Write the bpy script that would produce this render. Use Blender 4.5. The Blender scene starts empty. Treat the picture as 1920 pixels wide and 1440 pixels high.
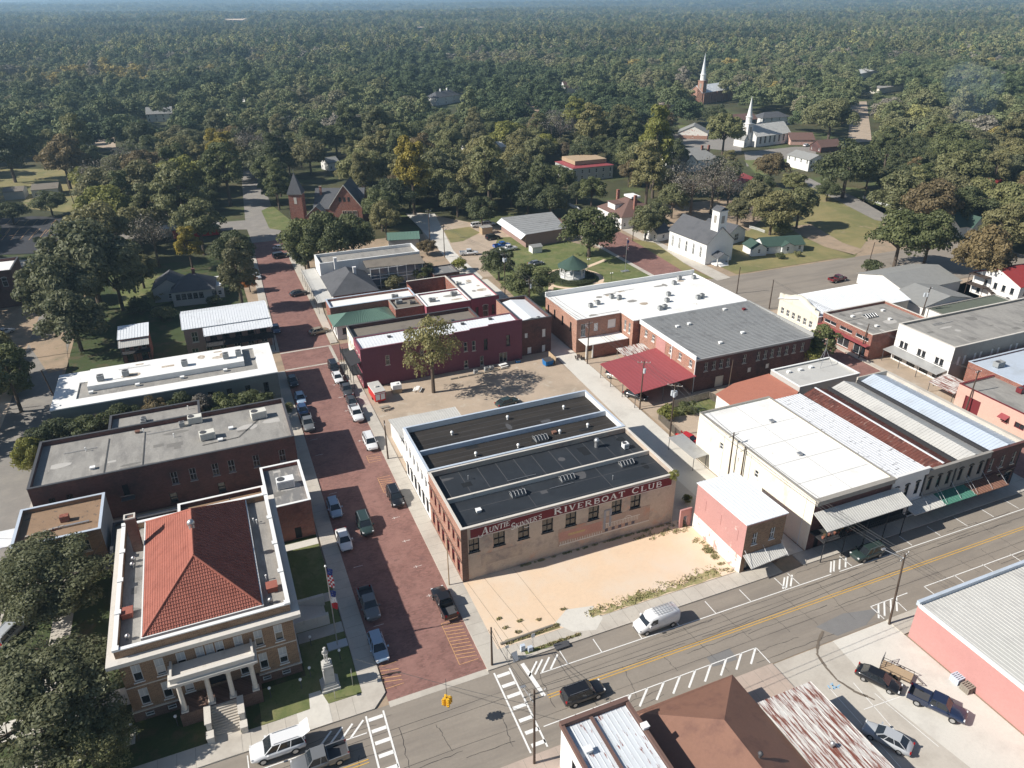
import bpy, math, random
import numpy as np
from mathutils import Vector, Matrix
R = math.radians
rnd = random.Random(7)

# ------------------------------------------------------------------ camera
scene = bpy.context.scene
F = 1393.233; PIT = R(27.2077); ROLL = R(-.36754); YAW = R(22.5448); H = 76.0
_c, _s = math.cos(YAW), math.sin(YAW)
FW = Vector((_s*math.cos(PIT), _c*math.cos(PIT), -math.sin(PIT)))
RT = Vector((_c, -_s, 0)); UP = RT.cross(FW)
R2 = RT*math.cos(ROLL) + UP*math.sin(ROLL); U2 = UP*math.cos(ROLL) - RT*math.sin(ROLL)
CAM = Vector((0, 0, H))
cam = bpy.data.cameras.new('camera'); co = bpy.data.objects.new('camera', cam)
scene.collection.objects.link(co); scene.camera = co
cam.sensor_width = 36; cam.lens = F/1920*36; cam.clip_start = .5; cam.clip_end = 60000
m = Matrix((R2, U2, -FW)).transposed().to_4x4(); m.translation = CAM
co.matrix_world = m

# ------------------------------------------------------------------ light
SUN_EL, SUN_AZ = R(37.5), R(-8)          # shadows run towards SUN_AZ (from +X)
world = bpy.data.worlds.new('World'); scene.world = world; world.use_nodes = True
wn = world.node_tree; bg = wn.nodes['Background']
sky = wn.nodes.new('ShaderNodeTexSky'); sky.sky_type = 'NISHITA'; sky.sun_disc = False
sky.sun_elevation = SUN_EL; sky.sun_rotation = R(-82); sky.air_density = 1.0; sky.dust_density = .6; sky.altitude = 100
wn.links.new(sky.outputs[0], bg.inputs[0]); bg.inputs[1].default_value = .06
sl = bpy.data.lights.new('sun', 'SUN'); sl.energy = 4.7; sl.angle = R(.5); sl.color = (1, .95, .87)
so = bpy.data.objects.new('sun', sl); scene.collection.objects.link(so)
sd = Vector((math.cos(SUN_AZ)*math.cos(SUN_EL), math.sin(SUN_AZ)*math.cos(SUN_EL), -math.sin(SUN_EL)))
so.rotation_euler = sd.to_track_quat('-Z', 'Y').to_euler(); so.location = (0, 0, 200)
scene.view_settings.view_transform = 'Standard'; scene.view_settings.look = 'None'
scene.view_settings.exposure = .5; scene.view_settings.gamma = 1
scene.render.engine = 'CYCLES'
cy = scene.cycles
cy.max_bounces = 5; cy.diffuse_bounces = 3; cy.glossy_bounces = 2; cy.transmission_bounces = 3; cy.volume_bounces = 0
cy.transparent_max_bounces = 6; cy.use_denoising = True; cy.use_adaptive_sampling = True; cy.adaptive_threshold = .02
try: cy.denoising_prefilter = 'ACCURATE'
except Exception: pass

# ------------------------------------------------------------------ geometry of the photograph -> metres
def ray(px, py): return FW + R2*((px-960)/F) - U2*((py-720)/F)
def g(px, py, z=0.0):
    d = ray(px, py); t = (z-H)/d.z; return CAM + d*t
def onY(px, py, Y):
    d = ray(px, py); return CAM + d*(Y/d.y)
def pr(p):
    v = Vector(p)-CAM; k = v.dot(FW)
    if k <= 1: return (-9999, -9999)
    return (960+F*v.dot(R2)/k, 720-F*v.dot(U2)/k)

# ------------------------------------------------------------------ objects
COL = scene.collection
def wloc(o):
    p = Vector((0, 0, 0))
    while o: p += o.location; o = o.parent
    return p
def tag(o, label=None, cat=None, group=None, kind=None):
    if label: o['label'] = label
    if cat: o['category'] = cat
    if group: o['group'] = group
    if kind: o['kind'] = kind
    return o
def thing(name, label, cat, loc, rz=0, group=None):
    o = bpy.data.objects.new(name, None); COL.objects.link(o)
    o.empty_display_size = .5; o.location = loc; o.rotation_euler = (0, 0, rz)
    return tag(o, label, cat, group)

class MB:
    def __init__(s): s.v = []; s.f = []; s.m = []; s.sm = []
    def add(s, vs, fs, mi=0, sm=False):
        b = len(s.v); s.v += [tuple(p) for p in vs]
        for f in fs: s.f.append([b+i for i in f]); s.m.append(mi); s.sm.append(sm)
    def poly(s, pts, mi=0): s.add(pts, [range(len(pts))], mi)
    def box(s, x0, x1, y0, y1, z0, z1, mi=0):
        s.add([(x0,y0,z0),(x1,y0,z0),(x1,y1,z0),(x0,y1,z0),(x0,y0,z1),(x1,y0,z1),(x1,y1,z1),(x0,y1,z1)],
              [(0,3,2,1),(4,5,6,7),(0,1,5,4),(1,2,6,5),(2,3,7,6),(3,0,4,7)], mi)
    def prism(s, poly, z0, z1, mi=0, top=True, bot=False):
        n = len(poly)
        s.add([(p[0],p[1],z0) for p in poly]+[(p[0],p[1],z1) for p in poly], [(i,(i+1)%n,n+(i+1)%n,n+i) for i in range(n)], mi)
        if top: s.poly([(p[0],p[1],z1) for p in poly], mi)
        if bot: s.poly([(p[0],p[1],z0) for p in poly][::-1], mi)
    def cyl(s, x, y, z0, z1, r, n=10, r1=None, mi=0, cap=True):
        s.tube((x,y,z0), (x,y,z1), r, n, r1, mi, cap)
    def tube(s, p0, p1, r, n=8, r1=None, mi=0, cap=True):
        p0, p1 = Vector(p0), Vector(p1); d = (p1-p0)
        if d.length < 1e-6: return
        q = d.to_track_quat('Z', 'Y'); r1 = r if r1 is None else r1
        vs = []
        for p, rr in ((p0, r), (p1, r1)):
            for i in range(n):
                a = 2*math.pi*i/n; vs.append(p + q @ Vector((rr*math.cos(a), rr*math.sin(a), 0)))
        s.add(vs, [(i,(i+1)%n,n+(i+1)%n,n+i) for i in range(n)], mi, n > 6)
        if cap: s.add(vs, [tuple(range(n))[::-1], tuple(range(n,2*n))], mi)
    def ball(s, c, r, n=10, mi=0, sz=1.0):
        c = Vector(c); vs = []; k = n//2
        for j in range(k+1):
            t = math.pi*j/k
            for i in range(n):
                a = 2*math.pi*i/n; vs.append(c + Vector((r*math.sin(t)*math.cos(a), r*math.sin(t)*math.sin(a), r*sz*math.cos(t))))
        s.add(vs, [(j*n+i, (j+1)*n+i, (j+1)*n+(i+1)%n, j*n+(i+1)%n) for j in range(k) for i in range(n)], mi, True)
    def build(s, name, mats, parent=None, bevel=0):
        if not isinstance(mats, (list, tuple)): mats = [mats]
        me = bpy.data.meshes.new(name)
        off = wloc(parent) if parent else Vector((0,0,0))
        if parent and ROTLOCAL.get(root(parent).name): off = Vector((0,0,0))
        me.from_pydata([(p[0]-off.x, p[1]-off.y, p[2]-off.z) for p in s.v], [], s.f)
        for mt in mats: me.materials.append(mt)
        me.polygons.foreach_set('material_index', s.m); me.polygons.foreach_set('use_smooth', s.sm)
        me.update()
        o = bpy.data.objects.new(name, me); COL.objects.link(o)
        if parent: o.parent = parent
        if bevel:
            b = o.modifiers.new('bevel', 'BEVEL'); b.width = bevel; b.segments = 2; b.limit_method = 'ANGLE'; b.angle_limit = R(40)
        return o
ROTLOCAL = {}
def root(o):
    while o.parent: o = o.parent
    return o
def local(o): ROTLOCAL[o.name] = True; return o      # its parts are written in the thing's own coordinates
def copy_tree(o, parent=None):
    c = o.copy(); COL.objects.link(c); c.parent = parent
    if parent is None and ROTLOCAL.get(o.name): ROTLOCAL[c.name] = True
    for ch in list(o.children): copy_tree(ch, c)
    return c

# ------------------------------------------------------------------ materials
def srgb(r, gg, b):
    f = lambda c: (c/12.92 if c <= .04045 else ((c+.055)/1.055)**2.4)
    return tuple(f(c/255) for c in (r, gg, b))
def nd(nt, t, **kw):
    n = nt.nodes.new(t)
    for k, v in kw.items(): setattr(n, k, v)
    return n
def mix(nt, a, b, fac, blend='MIX'):
    n = nd(nt, 'ShaderNodeMix', data_type='RGBA', blend_type=blend)
    for s, v in ((0, fac), (6, a), (7, b)):
        if hasattr(v, 'is_output') or isinstance(v, bpy.types.NodeSocket): nt.links.new(v, n.inputs[s])
        else: n.inputs[s].default_value = v if s == 0 else (*v[:3], 1)
    return n.outputs[2]
def noise(nt, vec, scale, detail=4, rough=.6, sx=None, dist=0):
    n = nd(nt, 'ShaderNodeTexNoise'); n.inputs['Scale'].default_value = scale; n.inputs['Detail'].default_value = detail
    n.inputs['Roughness'].default_value = rough; n.inputs['Distortion'].default_value = dist
    if sx:
        mp = nd(nt, 'ShaderNodeMapping'); mp.inputs['Scale'].default_value = sx; nt.links.new(vec, mp.inputs[0]); vec = mp.outputs[0]
    nt.links.new(vec, n.inputs['Vector']); return n.outputs['Fac']
def ramp(nt, fac, lo, hi, a=0.0, b=1.0):
    n = nd(nt, 'ShaderNodeMapRange'); n.inputs[1].default_value = lo; n.inputs[2].default_value = hi
    n.inputs[3].default_value = a; n.inputs[4].default_value = b; nt.links.new(fac, n.inputs[0]); return n.outputs[0]
MATS = {}
def mat(name, c, var=.15, sc=.6, rough=.85, metal=0.0, spec=.3, c2=None, c2sc=.25, c2lo=.5, c2hi=.65, c2s=None,
        c3=None, c3sc=1.0, c3lo=.6, c3hi=.7, c3s=None, bump=0, bsc=8, brick=None, coat=0, rand=0):
    """procedural surface: base colour with fine and broad variation, up to two stain colours with a shape of their own"""
    if name in MATS: return MATS[name]
    mt = bpy.data.materials.new(name); mt.use_nodes = True; nt = mt.node_tree
    p = nt.nodes['Principled BSDF']; tc = nd(nt, 'ShaderNodeTexCoord').outputs['Object']
    p.inputs['Roughness'].default_value = rough; p.inputs['Metallic'].default_value = metal
    p.inputs['Specular IOR Level'].default_value = spec; p.inputs['Coat Weight'].default_value = coat
    p.inputs['Coat Roughness'].default_value = .08
    col = (*c, 1)
    if brick:
        b = nd(nt, 'ShaderNodeTexBrick'); b.inputs['Scale'].default_value = 1
        b.inputs['Brick Width'].default_value = brick[0]; b.inputs['Row Height'].default_value = brick[1]
        b.inputs['Mortar Size'].default_value = brick[1]*.09
        b.inputs['Color1'].default_value = tuple(min(1,k*1.18) for k in c)+(1,); b.inputs['Color2'].default_value = tuple(k*.78 for k in c)+(1,)
        b.inputs['Mortar'].default_value = (*brick[2], 1)
        if brick[3] == 'wall':
            sp = nd(nt, 'ShaderNodeSeparateXYZ'); nt.links.new(tc, sp.inputs[0]); ad = nd(nt, 'ShaderNodeMath', operation='ADD')
            nt.links.new(sp.outputs[0], ad.inputs[0]); nt.links.new(sp.outputs[1], ad.inputs[1])
            cb = nd(nt, 'ShaderNodeCombineXYZ'); nt.links.new(ad.outputs[0], cb.inputs[0]); nt.links.new(sp.outputs[2], cb.inputs[1])
            nt.links.new(cb.outputs[0], b.inputs['Vector'])
        else: nt.links.new(tc, b.inputs['Vector'])
        col = b.outputs['Color']
    if var:
        n1 = noise(nt, tc, sc*6, 3); n2 = noise(nt, tc, sc*.5, 5)
        ma = nd(nt, 'ShaderNodeMath', operation='ADD'); nt.links.new(n1, ma.inputs[0]); nt.links.new(n2, ma.inputs[1])
        f = ramp(nt, ma.outputs[0], .6, 1.4, 1-var, 1+var)
        v = nd(nt, 'ShaderNodeCombineColor'); [nt.links.new(f, v.inputs[i]) for i in range(3)]
        col = mix(nt, col, v.outputs[0], 1.0, 'MULTIPLY')
    if c2: col = mix(nt, col, c2, ramp(nt, noise(nt, tc, c2sc, 7, .68, c2s), c2lo, c2hi))
    if c3: col = mix(nt, col, c3, ramp(nt, noise(nt, tc, c3sc, 7, .7, c3s, .4), c3lo, c3hi))
    if rand:
        oi = nd(nt, 'ShaderNodeObjectInfo'); f = ramp(nt, oi.outputs['Random'], 0, 1, 1-rand, 1+rand)
        v = nd(nt, 'ShaderNodeCombineColor'); [nt.links.new(f, v.inputs[i]) for i in range(3)]
        col = mix(nt, col, v.outputs[0], 1.0, 'MULTIPLY')
    if isinstance(col, tuple): p.inputs['Base Color'].default_value = col
    else: nt.links.new(col, p.inputs['Base Color'])
    if bump:
        b = nd(nt, 'ShaderNodeBump'); b.inputs['Strength'].default_value = bump; b.inputs['Distance'].default_value = .05
        nt.links.new(noise(nt, tc, bsc, 4), b.inputs['Height']); nt.links.new(b.outputs[0], p.inputs['Normal'])
    MATS[name] = mt; return mt

def leafmat(name, c, c2=None, rand=.3, trans=.32):
    mt = bpy.data.materials.new(name); mt.use_nodes = True; nt = mt.node_tree; nt.nodes.clear()
    out = nd(nt, 'ShaderNodeOutputMaterial'); tc = nd(nt, 'ShaderNodeTexCoord').outputs['Object']
    at = nd(nt, 'ShaderNodeAttribute', attribute_name='tint').outputs['Fac']
    c2 = c2 or tuple(k*1.5 for k in c)
    col = mix(nt, c, c2, at)
    oi = nd(nt, 'ShaderNodeObjectInfo').outputs['Random']
    v = nd(nt, 'ShaderNodeCombineColor'); nt.links.new(ramp(nt, oi, 0, 1, 1-rand*.6, 1+rand*1.2), v.inputs[0])
    nt.links.new(ramp(nt, oi, 0, 1, 1-rand*.7, 1+rand*.8), v.inputs[1]); nt.links.new(ramp(nt, oi, 0, 1, 1-rand*.2, 1+rand*.6), v.inputs[2])
    col = mix(nt, col, v.outputs[0], 1.0, 'MULTIPLY')
    p = nd(nt, 'ShaderNodeBsdfPrincipled'); p.inputs['Roughness'].default_value = .55; p.inputs['Specular IOR Level'].default_value = .25
    nt.links.new(col, p.inputs['Base Color'])
    t = nd(nt, 'ShaderNodeBsdfTranslucent'); nt.links.new(col, t.inputs[0])
    ms = nd(nt, 'ShaderNodeMixShader'); ms.inputs[0].default_value = trans
    nt.links.new(p.outputs[0], ms.inputs[1]); nt.links.new(t.outputs[0], ms.inputs[2]); nt.links.new(ms.outputs[0], out.inputs[0])
    MATS[name] = mt; return mt

M = {}
def D(k, *a, **kw): M[k] = mat(k, *a, **kw)
mort = (.34, .3, .26)
D('brick_red', (.27, .085, .055), .2, .5, c2=(.12, .05, .045), c2lo=.5, c2hi=.75, brick=(.42, .16, mort, 'wall'))
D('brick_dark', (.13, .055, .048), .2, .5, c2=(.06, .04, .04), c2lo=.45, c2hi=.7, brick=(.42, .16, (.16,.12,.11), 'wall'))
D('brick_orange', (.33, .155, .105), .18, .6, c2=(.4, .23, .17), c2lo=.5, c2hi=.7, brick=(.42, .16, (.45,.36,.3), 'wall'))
D('brick_tan', (.25, .155, .095), .15, .6, c2=(.17, .105, .07), c2lo=.55, c2hi=.75, brick=(.45, .17, (.36,.28,.2), 'wall'))
D('brick_base', (.15, .09, .07), .15, .6, brick=(.45, .17, (.2,.15,.12), 'wall'))
D('stone', (.6, .56, .5), .12, 1, c2=(.38, .35, .31), c2sc=.8, c2lo=.6, c2hi=.8)
D('stone_dark', (.3, .28, .25), .15, 1)
D('beige_wall', (.47, .385, .31), .14, .5, c2=(.25, .215, .2), c2sc=.3, c2lo=.5, c2hi=.7, c2s=(1,1,1.2), c3=(.52, .32, .23), c3sc=.35, c3lo=.55, c3hi=.7)
D('white_wall', (.72, .71, .69), .06, 1, c2=(.42, .40, .37), c2sc=.35, c2lo=.63, c2hi=.85, c2s=(1,1,.4))
D('white_trim', (.78, .78, .76), .05, 1)
D('cream_wall', (.7, .66, .56), .08, .6, c2=(.55, .44, .32), c2sc=.3, c2lo=.58, c2hi=.75, c2s=(1,1,.5), c3=(.62, .28, .2), c3sc=.8, c3lo=.66, c3hi=.74, c3s=(1,1,.3))
D('aged_white', (.8, .76, .64), .08, .6, c2=(.62, .52, .36), c2sc=.4, c2lo=.56, c2hi=.76, c2s=(1,1,.45), c3=(.5, .22, .17), c3sc=1.1, c3lo=.7, c3hi=.78, c3s=(1,1,.2))
D('mauve', (.17, .06, .08), .14, .5, c2=(.15, .05, .07), c2lo=.5, c2hi=.7)
D('mauve_light', (.3, .085, .11), .1, .5)
D('salmon', (.46, .245, .225), .1, .6, c2=(.72, .62, .55), c2sc=.5, c2lo=.62, c2hi=.75, c3=(.3, .14, .12), c3sc=.7, c3lo=.66, c3hi=.8)
D('peel_white', (.75, .72, .66), .08, .8, c2=(.56, .3, .26), c2sc=.7, c2lo=.55, c2hi=.62, c3=(.4,.36,.32), c3sc=1.2, c3lo=.66, c3hi=.78)
D('pink_wall', (.5, .255, .235), .08, .4, c2=(.43, .215, .2), c2sc=.2, c2lo=.5, c2hi=.8)
D('pale_pink', (.62, .4, .33), .1, .5, c2=(.5,.3,.25), c2lo=.5, c2hi=.8)
D('gray_green_wall', (.16, .18, .175), .1, .5)
D('taupe_wall', (.3, .2, .175), .1, .5)
D('gray_siding', (.42, .42, .4), .06, .5)
D('charcoal', (.035, .035, .038), .1, 1)
D('dark_wood', (.07, .05, .04), .2, 1)
D('roof_white', (.8, .79, .76), .05, .3, c2=(.62, .6, .55), c2sc=.12, c2lo=.55, c2hi=.8, c3=(.42,.36,.29), c3sc=.35, c3lo=.64, c3hi=.78)
D('roof_white_streaked', (.78, .77, .73), .05, .3, c2=(.55, .5, .42), c2sc=.3, c2lo=.6, c2hi=.8, c3=(.25,.2,.17), c3sc=.4, c3lo=.66, c3hi=.78, c3s=(1,.35,1))
D('roof_gray', (.31, .295, .27), .14, .4, c2=(.2, .19, .178), c2sc=.3, c2lo=.47, c2hi=.7, c2s=(1.6,.5,1), c3=(.4,.38,.345), c3sc=.5, c3lo=.57, c3hi=.72, c3s=(1.5,.4,1))
D('roof_gray_dark', (.2, .195, .19), .14, .5, c2=(.4, .38, .34), c2sc=.5, c2lo=.52, c2hi=.66, c2s=(2.5,.5,1))
D('roof_taupe', (.2, .175, .145), .12, .5, c2=(.14,.12,.1), c2lo=.5, c2hi=.7)
D('roof_black', (.026, .03, .036), .15, .4, rough=.6, c2=(.036, .041, .048), c2sc=.2, c2lo=.48, c2hi=.7)
D('roof_brownblack', (.03, .026, .023), .2, .4, c2=(.05, .043, .037), c2sc=.3, c2lo=.48, c2hi=.7, c2s=(.25,1.5,1))
D('seam', (.085, .085, .09), .1, 1)
D('tan_gravel_roof', (.27, .18, .115), .2, 1, c2=(.13,.1,.08), c2sc=.9, c2lo=.58, c2hi=.64)
D('tile_red', (.33, .118, .086), .16, 1, c2=(.25, .085, .062), c2sc=.6, c2lo=.5, c2hi=.72)
D('metal_white', (.72, .74, .76), .04, .5, rough=.45, c2=(.55,.56,.56), c2lo=.55, c2hi=.8)
D('metal_blue', (.5, .56, .64), .05, .5, rough=.4, c2=(.42,.46,.5), c2lo=.5, c2hi=.7)
D('metal_gray', (.38, .38, .37), .08, .6, rough=.45, metal=.2, c2=(.24,.235,.23), c2sc=.3, c2lo=.5, c2hi=.75)
D('metal_gray_light', (.52, .51, .48), .06, .6, rough=.5, c2=(.4,.39,.37), c2lo=.5, c2hi=.75)
D('metal_rust', (.14, .05, .038), .3, 1.5, c2=(.34,.24,.2), c2sc=1.3, c2lo=.57, c2hi=.68, c2s=(.4,2.2,1), c3=(.07,.03,.025), c3sc=.5, c3lo=.52, c3hi=.66)
D('metal_rustwhite', (.6, .58, .55), .12, 1, c2=(.19, .065, .045), c2sc=1.0, c2lo=.47, c2hi=.56, c2s=(3.6,.3,1), c3=(.35,.2,.15), c3sc=2.2, c3lo=.6, c3hi=.7, c3s=(2,.4,1))
D('metal_whiterust', (.62, .65, .68), .06, 1, rough=.5, c2=(.2, .06, .04), c2sc=1.6, c2lo=.59, c2hi=.63, c2s=(2.2,.35,1))
D('metal_streak', (.62, .63, .65), .06, 1, rough=.5, c2=(.12, .11, .11), c2sc=.9, c2lo=.6, c2hi=.64, c2s=(.5,1.9,1))
M['sheet_gray'] = M['metal_gray']
D('copper_brown', (.22, .115, .08), .1, .5, rough=.5, c2=(.12, .06, .05), c2sc=.3, c2lo=.5, c2hi=.75)
D('metal_red', (.3, .072, .078), .1, .5, rough=.5, c2=(.25,.06,.065), c2lo=.5, c2hi=.8)
D('red_membrane', (.4, .16, .11), .12, .5, c2=(.3, .11, .075), c2lo=.5, c2hi=.75)
D('metal_green', (.12, .2, .16), .1, .5, rough=.5)
D('awning_green', (.07, .2, .15), .1, .5)
D('shingle_gray', (.098, .1, .108), .15, 1.5, c2=(.07,.072,.078), c2lo=.5, c2hi=.7)
D('shingle_light', (.26, .26, .25), .12, 1.5)
D('shingle_brown', (.15, .09, .075), .12, 1.5)
D('roof_olive', (.12,.135,.105), .12, 1)
D('shingle_green', (.05, .088, .07), .12, 1.5)
D('shingle_red', (.3, .04, .04), .12, 1.5)
D('maroon', (.16, .025, .03), .08, 1)
D('red_paint', (.5, .02, .02), .05, 1, rough=.4)
D('sign_white', (.74, .72, .68), .04, 1)
D('glass', (.02, .025, .03), 0, 1, rough=.08, spec=.9)
D('glass_blue', (.10, .13, .17), 0, 1, rough=.1, spec=.9)
D('blind', (.55, .56, .56), .03, 1)
D('frame_white', (.72, .72, .7), 0, 1); D('frame_dark', (.03, .03, .032), 0, 1); D('frame_cream', (.6,.56,.48), 0, 1)
D('concrete', (.5, .46, .4), .08, .5, c2=(.4, .36, .31), c2sc=.2, c2lo=.48, c2hi=.7, c3=(.3,.27,.24), c3sc=.6, c3lo=.66, c3hi=.8)
D('concrete_light', (.62, .59, .53), .07, .5, c2=(.5, .47, .42), c2sc=.15, c2lo=.5, c2hi=.7)
D('concrete_pink', (.46, .37, .31), .08, .5, c2=(.38, .31, .26), c2lo=.48, c2hi=.7)
D('asphalt', (.275, .24, .2), .1, .5, c2=(.215, .188, .16), c2sc=.3, c2lo=.46, c2hi=.66, c2s=(.12,1,1), c3=(.15,.14,.13), c3sc=.5, c3lo=.66, c3hi=.8)
D('asphalt_patch', (.2, .195, .19), .1, 1); D('asphalt_new', (.05, .05, .055), .15, .5)
D('asphalt_gray', (.25, .232, .21), .1, .5, c2=(.3,.275,.24), c2lo=.48, c2hi=.7)
D('brick_paving', (.24, .12, .1), .2, .7, c2=(.285, .155, .13), c2sc=.25, c2lo=.45, c2hi=.65, c3=(.15,.085,.078), c3sc=.6, c3lo=.58, c3hi=.72, brick=(.5, .25, (.2,.13,.115), 'floor'))
D('sand', (.7, .53, .375), .06, .3, c2=(.68, .56, .44), c2sc=.08, c2lo=.46, c2hi=.64, c3=(.62, .45, .32), c3sc=.5, c3lo=.6, c3hi=.78)
D('gravel', (.44, .35, .265), .12, .5, c2=(.36, .29, .22), c2sc=.15, c2lo=.48, c2hi=.66, c3=(.5,.44,.36), c3sc=.4, c3lo=.56, c3hi=.7)
D('dirt', (.36, .27, .19), .15, .5, c2=(.26, .21, .15), c2sc=.2, c2lo=.48, c2hi=.66, c3=(.14,.16,.07), c3sc=.3, c3lo=.6, c3hi=.7)
D('grass', (.13, .155, .055), .2, .8, c2=(.2, .19, .085), c2sc=.2, c2lo=.45, c2hi=.65, c3=(.07,.11,.03), c3sc=.7, c3lo=.55, c3hi=.7)
D('grass_dark', (.055, .075, .026), .25, .8, c2=(.1, .085, .045), c2sc=.3, c2lo=.5, c2hi=.65)
D('grass_dry', (.26, .22, .1), .15, .4, c2=(.17, .17, .07), c2sc=.06, c2lo=.42, c2hi=.6, c3=(.32,.25,.16), c3sc=.15, c3lo=.58, c3hi=.7)
D('paint_white', (.78, .77, .74), .12, 2, c2=(.4,.38,.35), c2sc=1.5, c2lo=.62, c2hi=.75)
D('paint_yellow', (.6, .36, .08), .12, 2, c2=(.35,.26,.14), c2sc=1.5, c2lo=.6, c2hi=.75)
D('paint_orange', (.6, .34, .16), .15, 2, c2=(.35,.2,.13), c2sc=1.5, c2lo=.56, c2hi=.72)
D('paint_blue', (.3,.5,.68), .1, 2)
D('tar', (.03, .03, .032), .1, 1, rough=.5)
D('oil', (.17, .14, .11), .2, 1)
D('wood_pole', (.085, .06, .045), .2, 1); D('wood_light', (.42, .31, .2), .15, 1); D('wood_gray', (.27, .24, .2), .15, 1)
D('steel', (.5, .5, .5), .05, 1, rough=.4, metal=.7); D('steel_dark', (.08, .08, .085), .05, 1, rough=.5)
D('wire', (.07, .07, .07), 0, 1); D('rut', (.64,.485,.345), .1, 1); D('court_trim', (.62, .585, .53), .08, 1, c2=(.45,.42,.38), c2sc=.6, c2lo=.58, c2hi=.75); D('joint', (.3,.27,.23), .1, 1)
D('transformer', (.5, .53, .56), .08, 1, rough=.4)
D('ac_beige', (.66, .64, .57), .06, 2); D('ac_gray', (.3, .31, .31), .08, 2)
D('tyre', (.02, .02, .02), 0, 1); D('chrome', (.6, .6, .6), 0, 1, rough=.25, metal=.9)
D('tail_red', (.35, .01, .01), 0, 1, rough=.2); D('lamp_clear', (.7, .7, .7), 0, 1, rough=.15)
D('globe', (.8, .8, .78), 0, 1, rough=.3)
D('signal_yellow', (.75, .42, .03), 0, 1, rough=.5)
D('bin_blue', (.02, .16, .42), .1, 1, rough=.5); D('bin_green', (.05, .15, .1), .1, 1)
D('bark', (.11, .085, .065), .25, 2)
D('statue_stone', (.5, .49, .46), .12, 2, c2=(.3,.29,.27), c2sc=1.5, c2lo=.55, c2hi=.7)
D('flag_blue', (.03, .05, .2), 0, 1); D('flag_red', (.5, .03, .04), 0, 1); D('flag_white', (.75, .75, .75), 0, 1)
L = {}
L['dark'] = leafmat('leaf_dark', (.078, .1, .042), (.15, .176, .076))
L['mid'] = leafmat('leaf_mid', (.13, .15, .064), (.23, .245, .115))
L['olive'] = leafmat('leaf_olive', (.16, .165, .07), (.26, .255, .115))
L['brown'] = leafmat('leaf_brown', (.14, .118, .06), (.22, .185, .095))
L['grey'] = leafmat('leaf_grey', (.15, .14, .11), (.23, .215, .175), .2, .1)
L['yellow'] = leafmat('leaf_yellow', (.22, .185, .035), (.36, .3, .06), .15)
L['lime'] = leafmat('leaf_lime', (.17, .19, .05), (.3, .3, .08), .15)
L['orange'] = leafmat('leaf_orange', (.28, .1, .02), (.36, .15, .03), .15)
# ------------------------------------------------------------------ walls with real openings
def side_pt(side, r, u, z, d):
    x0, x1, y0, y1 = r
    return {'S': (u, y0+d, z), 'N': (u, y1-d, z), 'W': (x0+d, u, z), 'E': (x1-d, u, z)}[side]
def wall_panel(mb, side, r, z0, z1, ops, dep=.22, mi=0, us=None):
    a, b = (r[0], r[1]) if side in 'SN' else (r[2], r[3])
    if us: a, b = us
    xs = sorted({a, b, *[min(b, max(a, o[0])) for o in ops], *[min(b, max(a, o[1])) for o in ops]})
    zs = sorted({z0, z1, *[max(z0, o[2]) for o in ops], *[min(z1, o[3]) for o in ops]})
    P = lambda u, z, d=0: side_pt(side, r, u, z, d)
    for i in range(len(xs)-1):
        for j in range(len(zs)-1):
            cu, cz = (xs[i]+xs[i+1])/2, (zs[j]+zs[j+1])/2
            if any(o[0] < cu < o[1] and o[2] < cz < o[3] for o in ops): continue
            mb.poly([P(xs[i], zs[j]), P(xs[i+1], zs[j]), P(xs[i+1], zs[j+1]), P(xs[i], zs[j+1])], mi)
    for o in ops:
        u0, u1, w0, w1 = o[:4]; w0 = max(w0, z0)
        for q in (((u0,w0),(u1,w0)), ((u1,w0),(u1,w1)), ((u1,w1),(u0,w1)), ((u0,w1),(u0,w0))):
            mb.poly([P(*q[0]), P(*q[1]), P(*q[1], dep), P(*q[0], dep)], mi)
def bx(mb, side, r, u0, u1, z0, z1, d0, d1, mi=0):
    p, q = side_pt(side, r, u0, z0, d0), side_pt(side, r, u1, z1, d1)
    mb.box(min(p[0],q[0]), max(p[0],q[0]), min(p[1],q[1]), max(p[1],q[1]), z0, z1, mi)
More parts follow.
